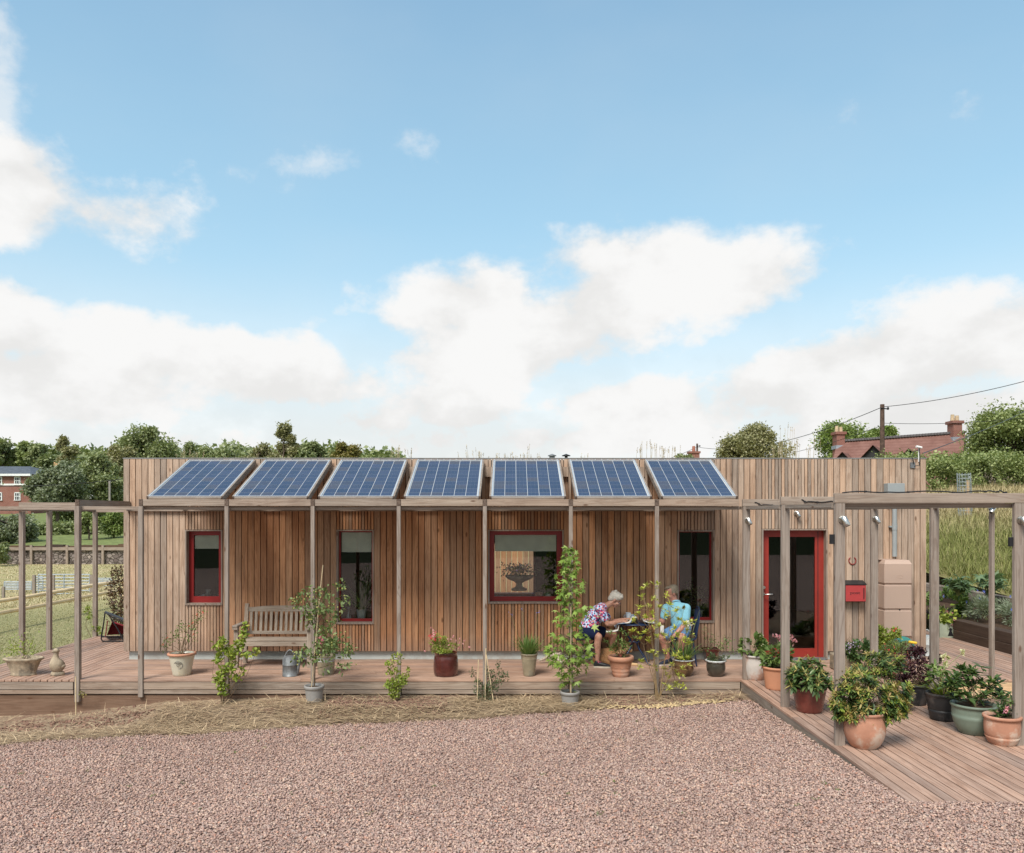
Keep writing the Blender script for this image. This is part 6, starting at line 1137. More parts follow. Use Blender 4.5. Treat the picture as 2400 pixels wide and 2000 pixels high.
def duck():
    c = (at(133, 1580, 11.8)[0], 11.82, 0); t = thing('stone_duck', c, 'weathered stone duck ornament with upright neck on the left deck', 'ornament'); m = MB(); k = 11.82 / F; Z = lambda py: (1583 - py) * k; X = lambda px: c[0] + (px - 133) * k
    m.lathe([(.001, 0), (.098, 0), (.10, .02), (.09, .05), (.06, .06), (.045, .06)], c, 20, sy=.8); m.build('base', m_stone, t); m = MB()
    m.tube([(X(133), c[1], .05), (X(133), c[1], .09), (X(132), c[1], .15), (X(129), c[1], .20), (X(127.5), c[1], .25), (X(129), c[1], .30), (X(130), c[1], .335), (X(131), c[1], .365), (X(131), c[1], .385)], [.055, .088, .105, .088, .052, .035, .034, .040, .018], 16); m.ell((X(143), c[1], .135), (.052, .05, .035), 12, 8); m.ell((X(130.5), c[1] - .01, .368), (.046, .040, .036), 12, 8); m.build('body', m_stone, t); m = MB(); m.tube([(X(129), c[1] - .02, .362), (X(124), c[1] - .05, .35)], [.018, .009], 8); m.build('bill', m_stone, t)
duck()
def recliner():
    Y = 14.9; P = lambda px, py, dy=0: Vector(at(px, py, Y + dy)); c = P(270, 1500); c.z = 0; t = thing('reclining_chair', c, 'black framed reclining garden chair with dark red fabric at the corner of the house', 'chair'); m = MB()
    def zd(px, py, dy=0): v = P(px, py, dy); v.z = max(v.z, .015); return v
    for dy in (0, .55):
        for nm, pts in (('leg', [zd(246, 1435, dy), zd(243, 1460, dy), zd(237, 1497, dy), zd(240, 1508, dy), zd(249, 1511, dy), zd(300, 1507, dy)]), ('leg', [zd(260, 1450, dy), zd(276, 1475, dy), zd(290, 1512, dy)])): m = MB(); m.tube(pts, .013, 8); m.build(nm, m_black, t)
        m = MB(); m.tube([zd(246, 1436, dy), zd(262, 1447, dy), zd(300, 1462, dy), zd(330, 1440, dy)], .012, 8); m.build('side_frame', m_black, t)
        m = MB(); m.bar(P(246, 1436, dy) + Vector((0, 0, .01)), P(292, 1453, dy), .055, .03); m.build('armrest', mat_plain('grey_armrest', (.06, .065, .075), .5), t)
    m = MB(); a, b, c2, d = zd(252, 1455, .02), zd(247, 1492, .02), zd(247, 1492, .53), zd(252, 1455, .53); m.tube([a, b], .01, 6); m.add([a, b, c2, d], [(0, 1, 2, 3)]); a, b = zd(252, 1455, .02), zd(300, 1472, .02); m.add([a, b, zd(300, 1472, .53), zd(252, 1455, .53)], [(0, 1, 2, 3)]); a, b = zd(300, 1472, .02), zd(345, 1400, .02); m.add([a, b, zd(345, 1400, .53), zd(300, 1472, .53)], [(0, 1, 2, 3)]); m.add([zd(250, 1489, .5), zd(263, 1456, .5), zd(300, 1468, .5), zd(300, 1486, .5)], [(0, 1, 2, 3)]); m.build('fabric', mat_plain('dark_red_sling', (.24, .028, .04), .7), t)
recliner()
Y_ = 17.0; x, y, z = at(283, 1500, Y_); b = (x, Y_, soilz(x, Y_)); t = thing('young_copper_tree', b, 'slim dark copper leaved young tree beyond the deck at the left corner of the house', 'tree'); S = [([b, (x, Y_, b[2] + .9), at(272, 1328, Y_)], .018)]; P_ = []
for py in range(1340, 1470, 9):
    for s in (-1, 1): q = np.array(at(275 + s * RNG.uniform(4, 20) * (1 - abs(py - 1400) / 130), py + RNG.normal(0, 5), Y_)); S.append(([(x - .05, Y_, q[2] - .12), q], .005)); P_.append(q + RNG.normal(0, .05, (26, 3)))
P_ = np.concatenate(P_); sticks(t, S, m_stem, 'trunk'); leaves('foliage', P_, unit(len(P_)), .075, .045, ml('copper_leaf', (.09, .05, .035), (.17, .10, .055), (.16, .16, .07)), t)
planted('climbing_shrub', 222, 1492, 15.6, 'wispy climber at the foot of the rear left pergola post', [(206, 1430, 6, 8, 26), (212, 1445, 8, 10, 36), (226, 1470, 8, 8, 34), (230, 1478, 6, 8, 26), (208, 1425, 4, 4, 8)], .07, .5, g_bright, 0, m_stem, .005)
# driftwood
q = MB(); q.tube([at(1263, 1549, 12.75), at(1275, 1545, 12.75), at(1290, 1538, 12.7), at(1302, 1536, 12.6), at(1310, 1545, 12.5), at(1318, 1560, 12.3)], [.012, .022, .035, .05, .04, .03], 9); q.tube([at(1302, 1537, 12.6), at(1315, 1533, 12.55)], [.035, .03], 8); q.tube([at(1290, 1540, 12.7), at(1284, 1548, 12.6)], [.02, .008], 6); tag(q.build('driftwood', mat_plain('bleached_driftwood', (.42, .35, .28), .9, .1, var=.4, scale=30, bump=.6)), 'gnarled bleached piece of driftwood lying on the deck left of the sweetgum', 'driftwood')
# ---------------------------------------------------------------- raised bed, sleepers, ground cover
def sleepers():
    t = thing('sleeper_wall', (8.6, 12.5, -.1), 'low wall of dark old railway sleepers along the right edge of the deck', 'retaining wall')
    for k, (a, b) in enumerate(((15.35, 13.1), (13.09, 10.6), (10.59, 8.2))):
        for j in range(2): o = random.uniform(-.01, .01); m = MB(); m.box(8.50 + o, 8.72 + o, b + .03 * j, a + .03 * j - .01, -.03 + .20 * j, -.03 + .197 * (j + 1), None, .008); m.build('sleeper', m_sleeper, t)
    t = thing('sleeper_wall', (9.65, 14, .3), 'upper row of weathered sleepers holding back the meadow behind the flower bed', 'retaining wall')
    for k, (a, b) in enumerate(((26.0, 22.7), (22.69, 19.0), (18.99, 16.3), (16.29, 13.7), (13.69, 11.1), (11.09, 8.4))):
        for j in range(3): o = random.uniform(-.015, .015); m = MB(); m.box(9.60 + o, 9.80 + o, b, a - .01, .22 + .19 * j, .22 + .187 * (j + 1), None, .008); m.build('sleeper', m_sleeper if j < 2 else m_beamy, t)
sleepers()
hmesh(np.linspace(8.70, 9.62, 6), np.linspace(8.2, 26, 60), lambda x, y: .33 + .12 * (x - 8.7), m_soil, 'bed_soil', nz=.01)
def bedplants():
    T = lambda nm, p, lab: thing(nm, p, lab, 'flowering plant', 'flowers in the raised bed')
    def bb(x, y): return (x, y, .36)
    def clump(nm, x, y, lab, rx, rz, n, leaf, mat, fl=(), w=.3, up=.6, k=10):
        t = T(nm, bb(x, y), lab); c = np.array([x, y, .36 + rz * .8]); shrub(t, c, rx, rz, n, leaf, mat, k, ry=rx * 1.3, w=w, up=up, low=.34); sticks(t, branches((x, y, .34), ptip(np.array([x, y, .36]), rx * .8, rz, 8), .006), m_stemg)
        for m_, k_, sz in fl: P_ = np.stack([x + RNG.uniform(-1, .6, k_) * rx, y + RNG.uniform(-1.3, 1, k_) * rx, .36 + rz * RNG.uniform(.9, 2.0, k_)], -1); blooms(t, P_, sz, m_)
    clump('lavender', 9.1, 15.2, 'silvery lavender like clump spilling over the sleepers beside the deck corner', .45, .30, 1500, .09, g_sage, ((f_blue, 9, .03),), .16)
    clump('cornflower', 9.2, 14.4, 'silvery stemmed clump with blue cornflowers in the middle of the raised bed', .45, .32, 1500, .09, g_sage, ((f_blue, 8, .032), (f_org, 1, .04)), .16)
    clump('cosmos', 9.1, 13.4, 'feathery bright green clump with magenta and pink flowers', .48, .27, 1800, .07, g_bright, ((f_ppl, 9, .035), (f_pink, 3, .04)), .22)
    clump('marigold', 9.3, 12.6, 'green clump with orange marigolds near the thin pergola post', .4, .27, 1200, .08, g_pot, ((f_org, 4, .05), (f_pink, 2, .04)), .3)
    clump('cornflower', 9.0, 11.8, 'mixed blue flowered clump at the right edge of the picture', .45, .32, 1500, .08, g_pot, ((f_blue, 12, .032), (f_white, 6, .025)), .25)
    clump('leafy_plant', 8.95, 16.3, 'leafy green plants at the far end of the raised bed by the house corner', .4, .30, 1200, .10, g_pot, ((f_org, 3, .04), (f_blue, 4, .03)), .5)
    for (px, py, rx, ry, lab) in ((2245, 1368, 26, 20, 'squash plant with big leaves left of the thin pergola post'), (2318, 1362, 30, 22, 'squash plant with big leaves right of the thin pergola post')):
        Y = 15.5; c = at(px, py, Y); t = T('squash_plant', (c[0], Y, .8), lab); P_ = np.array(c) + unit(60) * [rx / F * Y, .3, ry / F * Y] * RNG.uniform(.3, 1, (60, 1)); D_ = unit(60) * [1, .6, .3] + [0, -.5, -.1]; leaves('foliage', P_, D_, .20, .19, ml('squash_leaf', (.11, .18, .09), (.20, .28, .14)), t, ST, STF, roll=RNG.normal(0, .4, 60)); sticks(t, branches((c[0], Y, .8), P_[:14], .01), m_stemg)
    t = thing('planter_box', (8.6, 15.6, 0), 'pale green wooden planter with a keyhole cutout at the deck corner', 'planter'); x0, x1 = 8.28, 8.66; y = 15.42; m = MB(); mt = mat_plain('sage_paint', (.34, .38, .29), .7)
    m.box(x0, x1, y, y + .02, 0, .27); m.box(x0, x0 + .02, y + .021, y + .3, 0, .27); m.box(x1 - .02, x1, y + .021, y + .3, 0, .27); m.box(x0 + .021, x1 - .021, y + .28, y + .3, 0, .27); m.build('box', mt, t); xm = (x0 + x1) / 2 + .02; m = MB(); m.tube([(xm, y - .003, .155), (xm, y - .001, .155)], .032, 14); m.add([(xm - .055, y - .002, .03), (xm + .055, y - .002, .03), (xm + .018, y - .002, .14), (xm - .018, y - .002, .14)], [(0, 1, 2, 3)]); m.build('keyhole', m_black, t)
    P_ = np.array([xm, y + .12, .36]) + RNG.normal(0, 1, (160, 3)) * [.16, .1, .10]; leaves('foliage', P_, unit(160), .10, .06, g_bright, t); blooms(t, P_[:7] + [0, -.12, .03], .035, f_pink)
bedplants()
def straw():
    n = 21000; x = RNG.uniform(-9.5, 3.2, n); e = gedge(x); y = e + (11.40 - e) * RNG.uniform(0, 1, n) ** 1.0; dens = .5 + .5 * np.sin(x * 1.3 + 1) * np.sin(y * 3 + x); bare = ((x > -2.7) & (x < -.8) & (y > 10.85)) | ((x < -4.9) & (y > 10.5)); keep = (RNG.uniform(0, 1, n) < np.where(bare, .12, .3 + .7 * dens)) & ~((x > 1.3) & (RNG.uniform(0, 1, n) < .8)); x, y = x[keep], y[keep]; n = len(x)
    a = RNG.normal(0, .9, n) + np.where(RNG.uniform(0, 1, n) < .5, 0, math.pi); D = np.stack([np.cos(a), np.sin(a) * .7, RNG.uniform(-.02, .35, n)], -1); C = np.stack([x, y, gz(x, y) + RNG.uniform(0, .05, n)], -1); C[:, 2] += .05 * np.maximum(0, np.sin(x * 2.3)) * RNG.uniform(0, 1, n)
    V, Fc, per = blades(C, D, RNG.uniform(.08, .30, n), RNG.uniform(.004, .010, n), RNG.uniform(.1, .6, n), 3); s = NT('dry_straw'); r = s.gi.outputs['Random Per Island']; s.fin(s.ramp(r, [(0, (.22, .155, .095)), (.4, (.45, .325, .20)), (.8, (.64, .49, .31)), (1, (.33, .24, .145))]), .8, .15)
    tag(link('dry_grass', npmesh(V, Fc, per), s.m), 'flattened dry straw coloured grass between the deck and the gravel', 'dry grass', kind='stuff')
    n = 1500; x = np.concatenate([RNG.uniform(1.2, 3.2, n), RNG.uniform(-2.6, -.9, n), RNG.uniform(-7, -5, n // 2)]); y = RNG.uniform(10.6, 11.45, len(x)); k = y > gedge(x); x, y = x[k], y[k]
    o = stones(np.stack([x, y, gz(x, y) + .005], -1), RNG.uniform(.006, .035, len(x)) , mat_plain('soil_clod', (.23, .135, .10), .95, .05, var=.3, scale=20), 'soil_clods'); tag(o, 'reddish clods of dug soil along the deck', 'soil', kind='stuff')
    n = 230; x = RNG.normal(2.0, .55, n); y = gedge(x) + np.abs(RNG.normal(0, .12, n)) - .03; k = (x < 3.2); x, y = x[k], y[k]; n = len(x); a = RNG.uniform(0, 6.28, n); C = np.stack([x, y, gz(x, y) + .03], -1)
    V, Fc, per = scatter(C, np.stack([np.cos(a), np.sin(a), RNG.normal(0, .3, n)], -1), np.array([[-1, -1, 0], [1, -.7, 0], [1, 1, 0], [-.8, .7, 0], [-1, -1, .8], [1, -.7, .8], [1, 1, .8], [-.8, .7, .8]]), [(0, 3, 2, 1), (4, 5, 6, 7), (0, 1, 5, 4), (1, 2, 6, 5), (2, 3, 7, 6), (3, 0, 4, 7)], RNG.uniform(.015, .05, n), RNG.uniform(.008, .016, n), None, .006)
    tag(link('wood_chips', npmesh(V, Fc, per), mat_plain('pale_wood_chip', (.66, .50, .28), .8, .1, var=.2)), 'pale wood chips scattered where gravel meets soil near the walkway', 'wood chips', kind='stuff')
straw()
def lawns():
    def patch(n, fx_, ymin, ymax, L, W, mat, name, lab, zoff=0.0, droop=(.1, .9)):
        y = ymin + (ymax - ymin) * RNG.uniform(0, 1, n) ** 1.4; x = fx_(y, n); C = np.stack([x, y, gz(x, y) - .01], -1); D = np.stack([RNG.normal(0, .4, n), RNG.normal(0, .4, n), np.ones(n)], -1); V, Fc, per = blades(C, D, L * RNG.uniform(.5, 1.3, n), W * RNG.uniform(.6, 1.3, n) * (y / ymin) ** .6, RNG.uniform(*droop, n), 2); tag(link(name, npmesh(V, Fc, per), mat), lab, 'grass', kind='stuff')
    gl = ml('lawn_blade', (.21, .215, .085), (.32, .30, .14), (.42, .37, .20), trans=0); gp = ml('pasture_blade', (.46, .38, .21), (.56, .47, .29), (.38, .35, .17), trans=0)
    patch(26000, lambda y, n: np.where(y < 15.75, np.minimum(-8.22, -y * RNG.uniform(.48, .72, n)), -y * RNG.uniform(.46, .72, n)), 12.2, 30, .055, .010, gl, 'lawn_grass', 'mown lawn left of the deck')
    patch(2600, lambda y, n: -8.2 - np.abs(RNG.normal(0, .12, n)), 12, 15.7, .16, .010, gl, 'edge_grass', 'longer grass tufts against the left deck edge')
    patch(30000, lambda y, n: -y * RNG.uniform(.44, .72, n), 29, 57.5, .12, .022, gp, 'pasture_grass', 'pale dry pasture grass in the left field')
lawns()
n = 46; wx = RNG.uniform(-5.5, 3, n); wy = RNG.uniform(6.3, 10, n); ii = np.repeat(np.arange(n), 9); P_ = np.stack([wx[ii] + RNG.normal(0, .012, n * 9), wy[ii] + RNG.normal(0, .012, n * 9), np.zeros(n * 9)], -1); P_[:, 2] = gz(P_[:, 0], P_[:, 1]) + .02
V, Fc, per = blades(P_, unit(n * 9) * [1, 1, .3] + [0, 0, .6], RNG.uniform(.02, .05, n * 9), np.full(n * 9, .006), RNG.uniform(.2, .8, n * 9), 2); tag(link('gravel_weeds', npmesh(V, Fc, per), g_pot), 'tiny green weeds sprouting here and there through the gravel drive', 'weeds', kind='stuff')
def roofgrass():
    t = thing('roof_grasses', (0, 14.5, 3.14), 'wild grasses and seed heads growing on the sedum roof, seen above the panels', 'roof plants', None); S = []; Hd = []; Fl = []
    for px, py, k in ((430, 1052, 10), (460, 1056, 8), (548, 1068, 5), (590, 1062, 3), (655, 1062, 3), (920, 1045, 5), (940, 1050, 8), (960, 1052, 7), (1080, 1058, 4), (1100, 1040, 3), (1130, 1058, 8), (1165, 1064, 8), (1190, 1064, 6), (1215, 1062, 9), (1232, 1060, 6), (1258, 1060, 6), (1236, 1042, 3), (1360, 1064, 7), (1500, 1045, 6), (1515, 1030, 5), (1540, 1040, 9), (1560, 1050, 9), (1575, 1045, 7), (1820, 1050, 12), (1840, 1030, 7), (1850, 1000, 3), (1838, 992, 3), (1870, 1030, 7), (1895, 1045, 6), (1910, 1020, 3)):
        for _ in range(k):
            x, y, z = at(px + RNG.normal(0, 9), py + abs(RNG.normal(0, 8)), RNG.uniform(13.6, 15.2)); z = max(z, 3.38); dx = RNG.normal(0, .06); S.append(([(x - dx, y, 3.12), (x - dx * .3, y, (z + 3.12) / 2), (x, y, z)], .0035)); Hd.append(np.array([x, y, z])); 
    sticks(t, S, mat_plain('dry_stalk', (.42, .34, .20), .8), 'stalks')['kind'] = 'stuff'; Hd = np.array(Hd); C_ = np.repeat(Hd, 9, 0); C_[:, 2] -= RNG.uniform(-.01, .09, len(C_)); leaves('seed_heads', C_, unit(len(C_)) * [.8, .8, .5] + [0, 0, 1], .028, .010, g_straw, t)
    n = 9000; x = RNG.uniform(-6.1, 6.5, n); y = RNG.uniform(13.2, 18.5, n); V, Fc, per = blades(np.stack([x, y, np.full(n, 3.13)], -1), np.stack([RNG.normal(0, .4, n), RNG.normal(0, .4, n), np.ones(n)], -1), RNG.uniform(.05, .16, n) + .10 * (RNG.uniform(0, 1, n) < .10), np.full(n, .007), RNG.uniform(.1, .8, n), 2); tag(link('roof_turf', npmesh(V, Fc, per), ml('roof_sedum', (.22, .21, .08), (.40, .34, .18), trans=0)), 'short dry turf covering the flat roof', 'roof turf', kind='stuff')
roofgrass()
# ---------------------------------------------------------------- things behind the glass
def inside():
    Y = 13.42; k = Y / F
    c = at(1217, 1384, Y); t = thing('flower_urn', (c[0], Y, c[2]), 'stone pedestal urn full of white and purple flowers behind the wide window', 'urn'); m = MB(); m.lathe([(.001, 0), (.13, 0), (.13, .03), (.06, .06), (.05, .12), (.09, .15), (.19, .19), (.235, .23), (.24, .25), (.21, .25), (.18, .22), (.001, .22)], (c[0], Y, c[2]), 24); m.build('urn', m_stone, t)
    P_ = np.array([c[0], Y, c[2] + .34]) + RNG.normal(0, 1, (420, 3)) * [.13, .09, .055]; leaves('foliage', P_, unit(420), .045, .028, g_pot, t); P2 = np.array([c[0], Y - .05, c[2] + .38]) + RNG.normal(0, 1, (60, 3)) * [.14, .06, .04]; blooms(t, P2[:36], .026, f_white); blooms(t, P2[36:], .024, f_lilac, 'lilac_flowers')
    sl = MB(); sl.box(OP[2][1] + .02, OP[2][2] - .02, FY + .16, FY + .55, OP[2][3] - .02, OP[2][3] + .015); sl.box(OP[1][1] + .02, OP[1][2] - .02, FY + .16, FY + .55, OP[1][3] - .02, OP[1][3] + .015); sl.box(OP[3][1] + .02, OP[3][2] - .02, FY + .16, FY + .55, OP[3][3] - .02, OP[3][3] + .015); sl.box(OP[0][1] + .02, OP[0][2] - .02, FY + .16, FY + .55, OP[0][3] - .02, OP[0][3] + .015); sl.build('window_board', m_roomf, house)
    z3 = OP[2][3] + .016; c = (fx(1284, 13.4), 13.4, z3); t = thing('mug', c, 'pale green mug on the sill of the wide window', 'mug'); m = MB(); m.lathe([(.001, 0), (.04, 0), (.044, .01), (.044, .11), (.04, .11), (.04, .02), (.001, .015)], c, 18); m.build('cup', mat_plain('pale_green_china', (.50, .58, .45), .3), t); m = MB(); m.tube([(c[0] + .042 + .03 * math.sin(a), c[1], c[2] + .055 - .03 * math.cos(a)) for a in np.linspace(0, 3.14, 9)], .006, 6); m.build('handle', mat_plain('pale_green_handle', (.50, .58, .45), .3), t)
    c = (fx(1262, 13.4), 13.4, z3); t = thing('clay_pot', c, 'small clay pot on the sill beside the green mug', 'pot'); pot(t, c, .06, .05, .13, m_terra, .005, .02)
    z2 = OP[1][3] + .016; c = (fx(847, 13.38), 13.38, z2); t = PT('potted_houseplant', c, 'white tapered pot with a leafy houseplant inside the narrow window'); pot(t, c, .085, .06, .19, m_white, .003, .012); strap(t, (c[0], c[1], z2 + .17), 40, .42, g_strap, .05, .035, .8, spread=.9); strap(t, (c[0], c[1] + .1, z2 + .17), 20, .75, g_deep, .05, .04, .5, spread=.6, nm='tall_foliage')
    c = (fx(817, 13.35), 13.35, z2); t = thing('glass_bottle', c, 'clear glass bottle beside the white pot inside the narrow window', 'bottle'); m = MB(); m.lathe([(.001, 0), (.045, 0), (.045, .07), (.015, .12), (.012, .19), (.02, .195), (.02, .22), (.001, .225)], c, 16); m.build('bottle', mat_plain('clear_bottle', (.35, .37, .36), .1, .6), t)
    z4 = OP[3][3] + .016; c = (fx(1635, 13.38), 13.38, z4); t = PT('potted_houseplant', c, 'blue and white painted china pot with a ferny plant inside the window behind the man'); o = pot(t, c, .088, .065, .16, m_rimw, .006, .02); m = MB(); m.tube([(c[0], c[1] - .087, z4 + .075), (c[0], c[1] - .082, z4 + .075)], .036, 12); m.build('painted_flower', mat_plain('cobalt', (.03, .05, .25), .4), o)
    P_ = np.concatenate([np.array([c[0], c[1], z4 + .38]) + RNG.normal(0, 1, (160, 3)) * [.07, .06, .11], np.array([c[0] - .1, c[1], z4 + .5]) + RNG.normal(0, 1, (60, 3)) * [.05, .05, .08]]); leaves('foliage', P_, unit(220), .04, .022, g_apple, t); sticks(t, branches((c[0], c[1], z4 + .14), P_[:8], .004), m_stemg)
    z1 = OP[0][3] + .016; c = (fx(487, 13.4), 13.4, z1); t = thing('glass_vase', c, 'cut glass vase inside the small red window', 'vase'); m = MB(); m.lathe([(.001, 0), (.05, 0), (.02, .03), (.045, .09), (.03, .15), (.05, .21), (.045, .21)], c, 14); m.build('vase', mat_plain('cut_glass', (.30, .30, .28), .1, .6), t)
    c = (fx(474, 13.4), 13.4, z1); t = thing('candle_holder', c, 'white candle holder beside the glass vase in the small red window', 'candle holder'); m = MB(); m.lathe([(.001, 0), (.04, 0), (.04, .12), (.001, .12)], c, 14); m.build('candle', m_white, t)
inside()
# ---------------------------------------------------------------- people, dog, bistro set
class Flesh:
    """limbs and lumps fused into one continuous surface by voxel remeshing"""
    def __init__(s): s.m = MB()
    def chain(s, *pr, sy=1.0, n=12):
        P_ = [Vector(p) for p, _ in pr]; R = [r for _, r in pr]
        for i, (p, r) in enumerate(zip(P_, R)):
            s.m.ell(p, (r, r * sy, r), n, 8)
            if i: a = P_[i - 1]; s.tap(a, p, R[i - 1], r, sy, n)
        return s
    def tap(s, a, b, ra, rb, sy, n):
        k = len(s.m.v); s.m.tube([a, b], [ra, rb], n)
        if sy != 1: 
            for i in range(k, len(s.m.v)):
                v = s.m.v[i]; d = b - a; f = max(0, min(1, (Vector(v) - a).dot(d) / max(d.length_squared, 1e-9))); cy = a.y + d.y * f; s.m.v[i] = (v[0], cy + (v[1] - cy) * sy, v[2])
    def ell(s, c, r, M=None): s.m.ell(c, r, 14, 10, M); return s
    def build(s, name, mat, parent=None, vox=.007, smooth=4, label=None):
        me = bpy.data.meshes.new(name); me.from_pydata(s.m.v, [], s.m.f); o = bpy.data.objects.new(name, me); COL.objects.link(o)
        r = o.modifiers.new('r', 'REMESH'); r.mode = 'VOXEL'; r.voxel_size = vox; r.use_smooth_shade = True
        if smooth: q = o.modifiers.new('s', 'SMOOTH'); q.iterations = smooth; q.factor = .5
        dg = bpy.context.evaluated_depsgraph_get(); me2 = bpy.data.meshes.new_from_object(o.evaluated_get(dg)); bpy.data.objects.remove(o); me2.name = name; return link(name, me2, mat, parent, label)
def skinmat(name, A, B): s = NT(name); s.b.inputs['Subsurface Weight'].default_value = .08; return s.fin(s.mix(s.rng(s.noise(s.vec((1, 1, 1)), 22, 4), .35, .7), A, B), .55, .35)
m_skin1 = skinmat('tanned_skin', (.48, .265, .185), (.38, .185, .125)); m_skin2 = skinmat('ruddy_skin', (.50, .25, .18), (.42, .19, .14))
def basis(f, u=(0, 0, 1)): f = Vector(f).normalized(); r = f.cross(Vector(u)).normalized(); u = r.cross(f); return f, r, u
def head(fl, c, f, u, sc_=1.0):
    """skull, jaw, brow, nose, lips, chin, ears; returns axes"""
    f, r, u = basis(f, u); c = Vector(c); M = Matrix((r, f, u)).transposed(); s = sc_; P = lambda a, b, d: c + (r * a + f * b + u * d) * s
    fl.ell(P(0, -.015, .030), (.074 * s, .094 * s, .082 * s), M); fl.ell(P(0, .022, -.035), (.056 * s, .066 * s, .062 * s), M); fl.ell(P(0, .055, -.088), (.026 * s, .022 * s, .018 * s), M); fl.ell(P(0, .074, .030), (.045 * s, .014 * s, .011 * s), M)
    fl.chain((P(0, .085, .018), .008 * s), (P(0, .104, -.018), .012 * s), n=8); fl.ell(P(.010, .097, -.022), (.008 * s,) * 3); fl.ell(P(-.010, .097, -.022), (.008 * s,) * 3); fl.ell(P(0, .084, -.052), (.022 * s, .009 * s, .006 * s), M); fl.ell(P(0, .082, -.064), (.019 * s, .009 * s, .006 * s), M)
    for e in (-1, 1): fl.ell(P(e * .076, -.012, -.008), (.009 * s, .020 * s, .032 * s), M); fl.ell(P(e * .040, .062, -.022), (.022 * s, .02 * s, .02 * s), M)
    return f, r, u, P, M
def eyes(t, P, M, s=1):
    m = MB(); [m.ell(P(e * .031, .079, .006), (.0125 * s, .008 * s, .008 * s), 10, 6, M) for e in (-1, 1)]; m.build('eyes', mat_plain('eye_white', (.6, .58, .55), .2), t); m = MB(); [m.ell(P(e * .031, .0855, .006), (.0055 * s, .003 * s, .0055 * s), 8, 6, M) for e in (-1, 1)]; m.build('irises', m_black, t)
def hand(fl, wrist, d, palm_n, curl=.5, s=1.0, side=1):
    """palm, four unequal curled fingers, thumb leaving the side of the palm near its base"""
    d = Vector(d).normalized(); nn = Vector(palm_n); nn = (nn - d * nn.dot(d)).normalized(); w = d.cross(nn) * side; W = Vector(wrist); P = lambda a, b, c: W + (d * a + w * b + nn * c) * s
    fl.chain((P(0, 0, 0), .022 * s), (P(.03, .0, 0), .024 * s)); 
    for b in (-.026, -.009, .009, .026): fl.chain((P(.02, b * .7, 0), .013 * s), (P(.075, b, 0), .0115 * s), n=8)
    for b, L in ((-.028, .075), (-.010, .085), (.009, .078), (.027, .060)):
        p = P(.078, b, 0); a1 = .35 * curl; q = p + (d * math.cos(a1) + nn * math.sin(a1)) * L * .45 * s; a2 = 1.2 * curl; e = q + (d * math.cos(a2) + nn * math.sin(a2)) * L * .33 * s; a3 = 1.9 * curl; g = e + (d * math.cos(a3) + nn * math.sin(a3)) * L * .24 * s; fl.chain((p, .0095 * s), (q, .0088 * s), (e, .0080 * s), (g, .0070 * s), n=8)
    fl.chain((P(.020, -.024, .003), .013 * s), (P(.048, -.048, .012), .011 * s), (P(.072, -.052, .026), .009 * s), n=8)
def shoe(t, heel, toe, mat, sole, name='shoe', lace=None, h=.075):
    a, b = Vector(heel), Vector(toe); d = (b - a); d.z = 0; L = d.length; d.normalize(); g = lambda u, w, z: a + d * u * L + Vector((-d.y, d.x, 0)) * w + Vector((0, 0, z)); fl = Flesh()
    fl.chain((g(.08, 0, .045), .036), (g(.25, 0, .06), .038), (g(.5, 0, .048), .038), (g(.75, 0, .036), .036), (g(.93, 0, .030), .027)); fl.chain((g(.12, 0, .06), .034), (g(.18, 0, .085), .036)); o = fl.build(name, mat, t, .006, 3)
    m = MB(); pts = [(-.02, .028), (.12, .036), (.4, .032), (.7, .043), (.92, .036), (1.02, .012)]; lo = [g(u, w, .002) for u, w in pts] + [g(u, -w, .002) for u, w in reversed(pts)]; hi = [v + Vector((0, 0, .024)) for v in lo]; n = len(lo); m.add(lo + hi, [tuple(range(n))[::-1], tuple(range(n, 2 * n))] + [(i, (i + 1) % n, n + (i + 1) % n, n + i) for i in range(n)]); m.build('sole', sole, o)
    if lace:
        m = MB()
        for k in range(5): u = .30 + k * .085; z = .101 - k * .0085; m.tube([g(u, -.026, z - .018), g(u + .02, 0, z), g(u, .026, z - .018)], .0042, 6)
        m.tube([g(.30, 0, .10), g(.24, .04, .10), g(.33, .045, .085)], .004, 5); m.tube([g(.30, 0, .10), g(.24, -.04, .10), g(.33, -.05, .085)], .004, 5); m.build('laces', lace, o)
def floral():
    s = NT('floral_cotton'); v = s.vec((1, 1, 1)); cc = s.n('ShaderNodeTexVoronoi'); s.L.new(v, cc.inputs[0]); cc.inputs['Scale'].default_value = 46; sp = s.n('ShaderNodeSeparateColor'); s.L.new(cc.outputs['Color'], sp.inputs[0])
    x = s.n('ShaderNodeValToRGB'); x.color_ramp.interpolation = 'CONSTANT'; s.L.new(sp.outputs[0], x.inputs[0]); e = x.color_ramp.elements
    for p_, c in ((0, (.03, .04, .11)), (.18, (.42, .58, .80)), (.42, (.55, .68, .84)), (.55, (.48, .06, .15)), (.72, (.66, .14, .20)), (.84, (.74, .36, .30)), (.92, (.08, .10, .24))):
        (e[0] if p_ == 0 else e.new(p_)).color = (*c, 1)
    return s.fin(x.outputs[0], .85, .1)
def hairmat(nm, A, B): s = NT(nm); n = s.noise(s.vec((40, 40, 12)), 3, 4, .6, 2); s.bump(n, .6, .004); return s.fin(s.mix(s.rng(n, .35, .7), A, B), .6, .3)
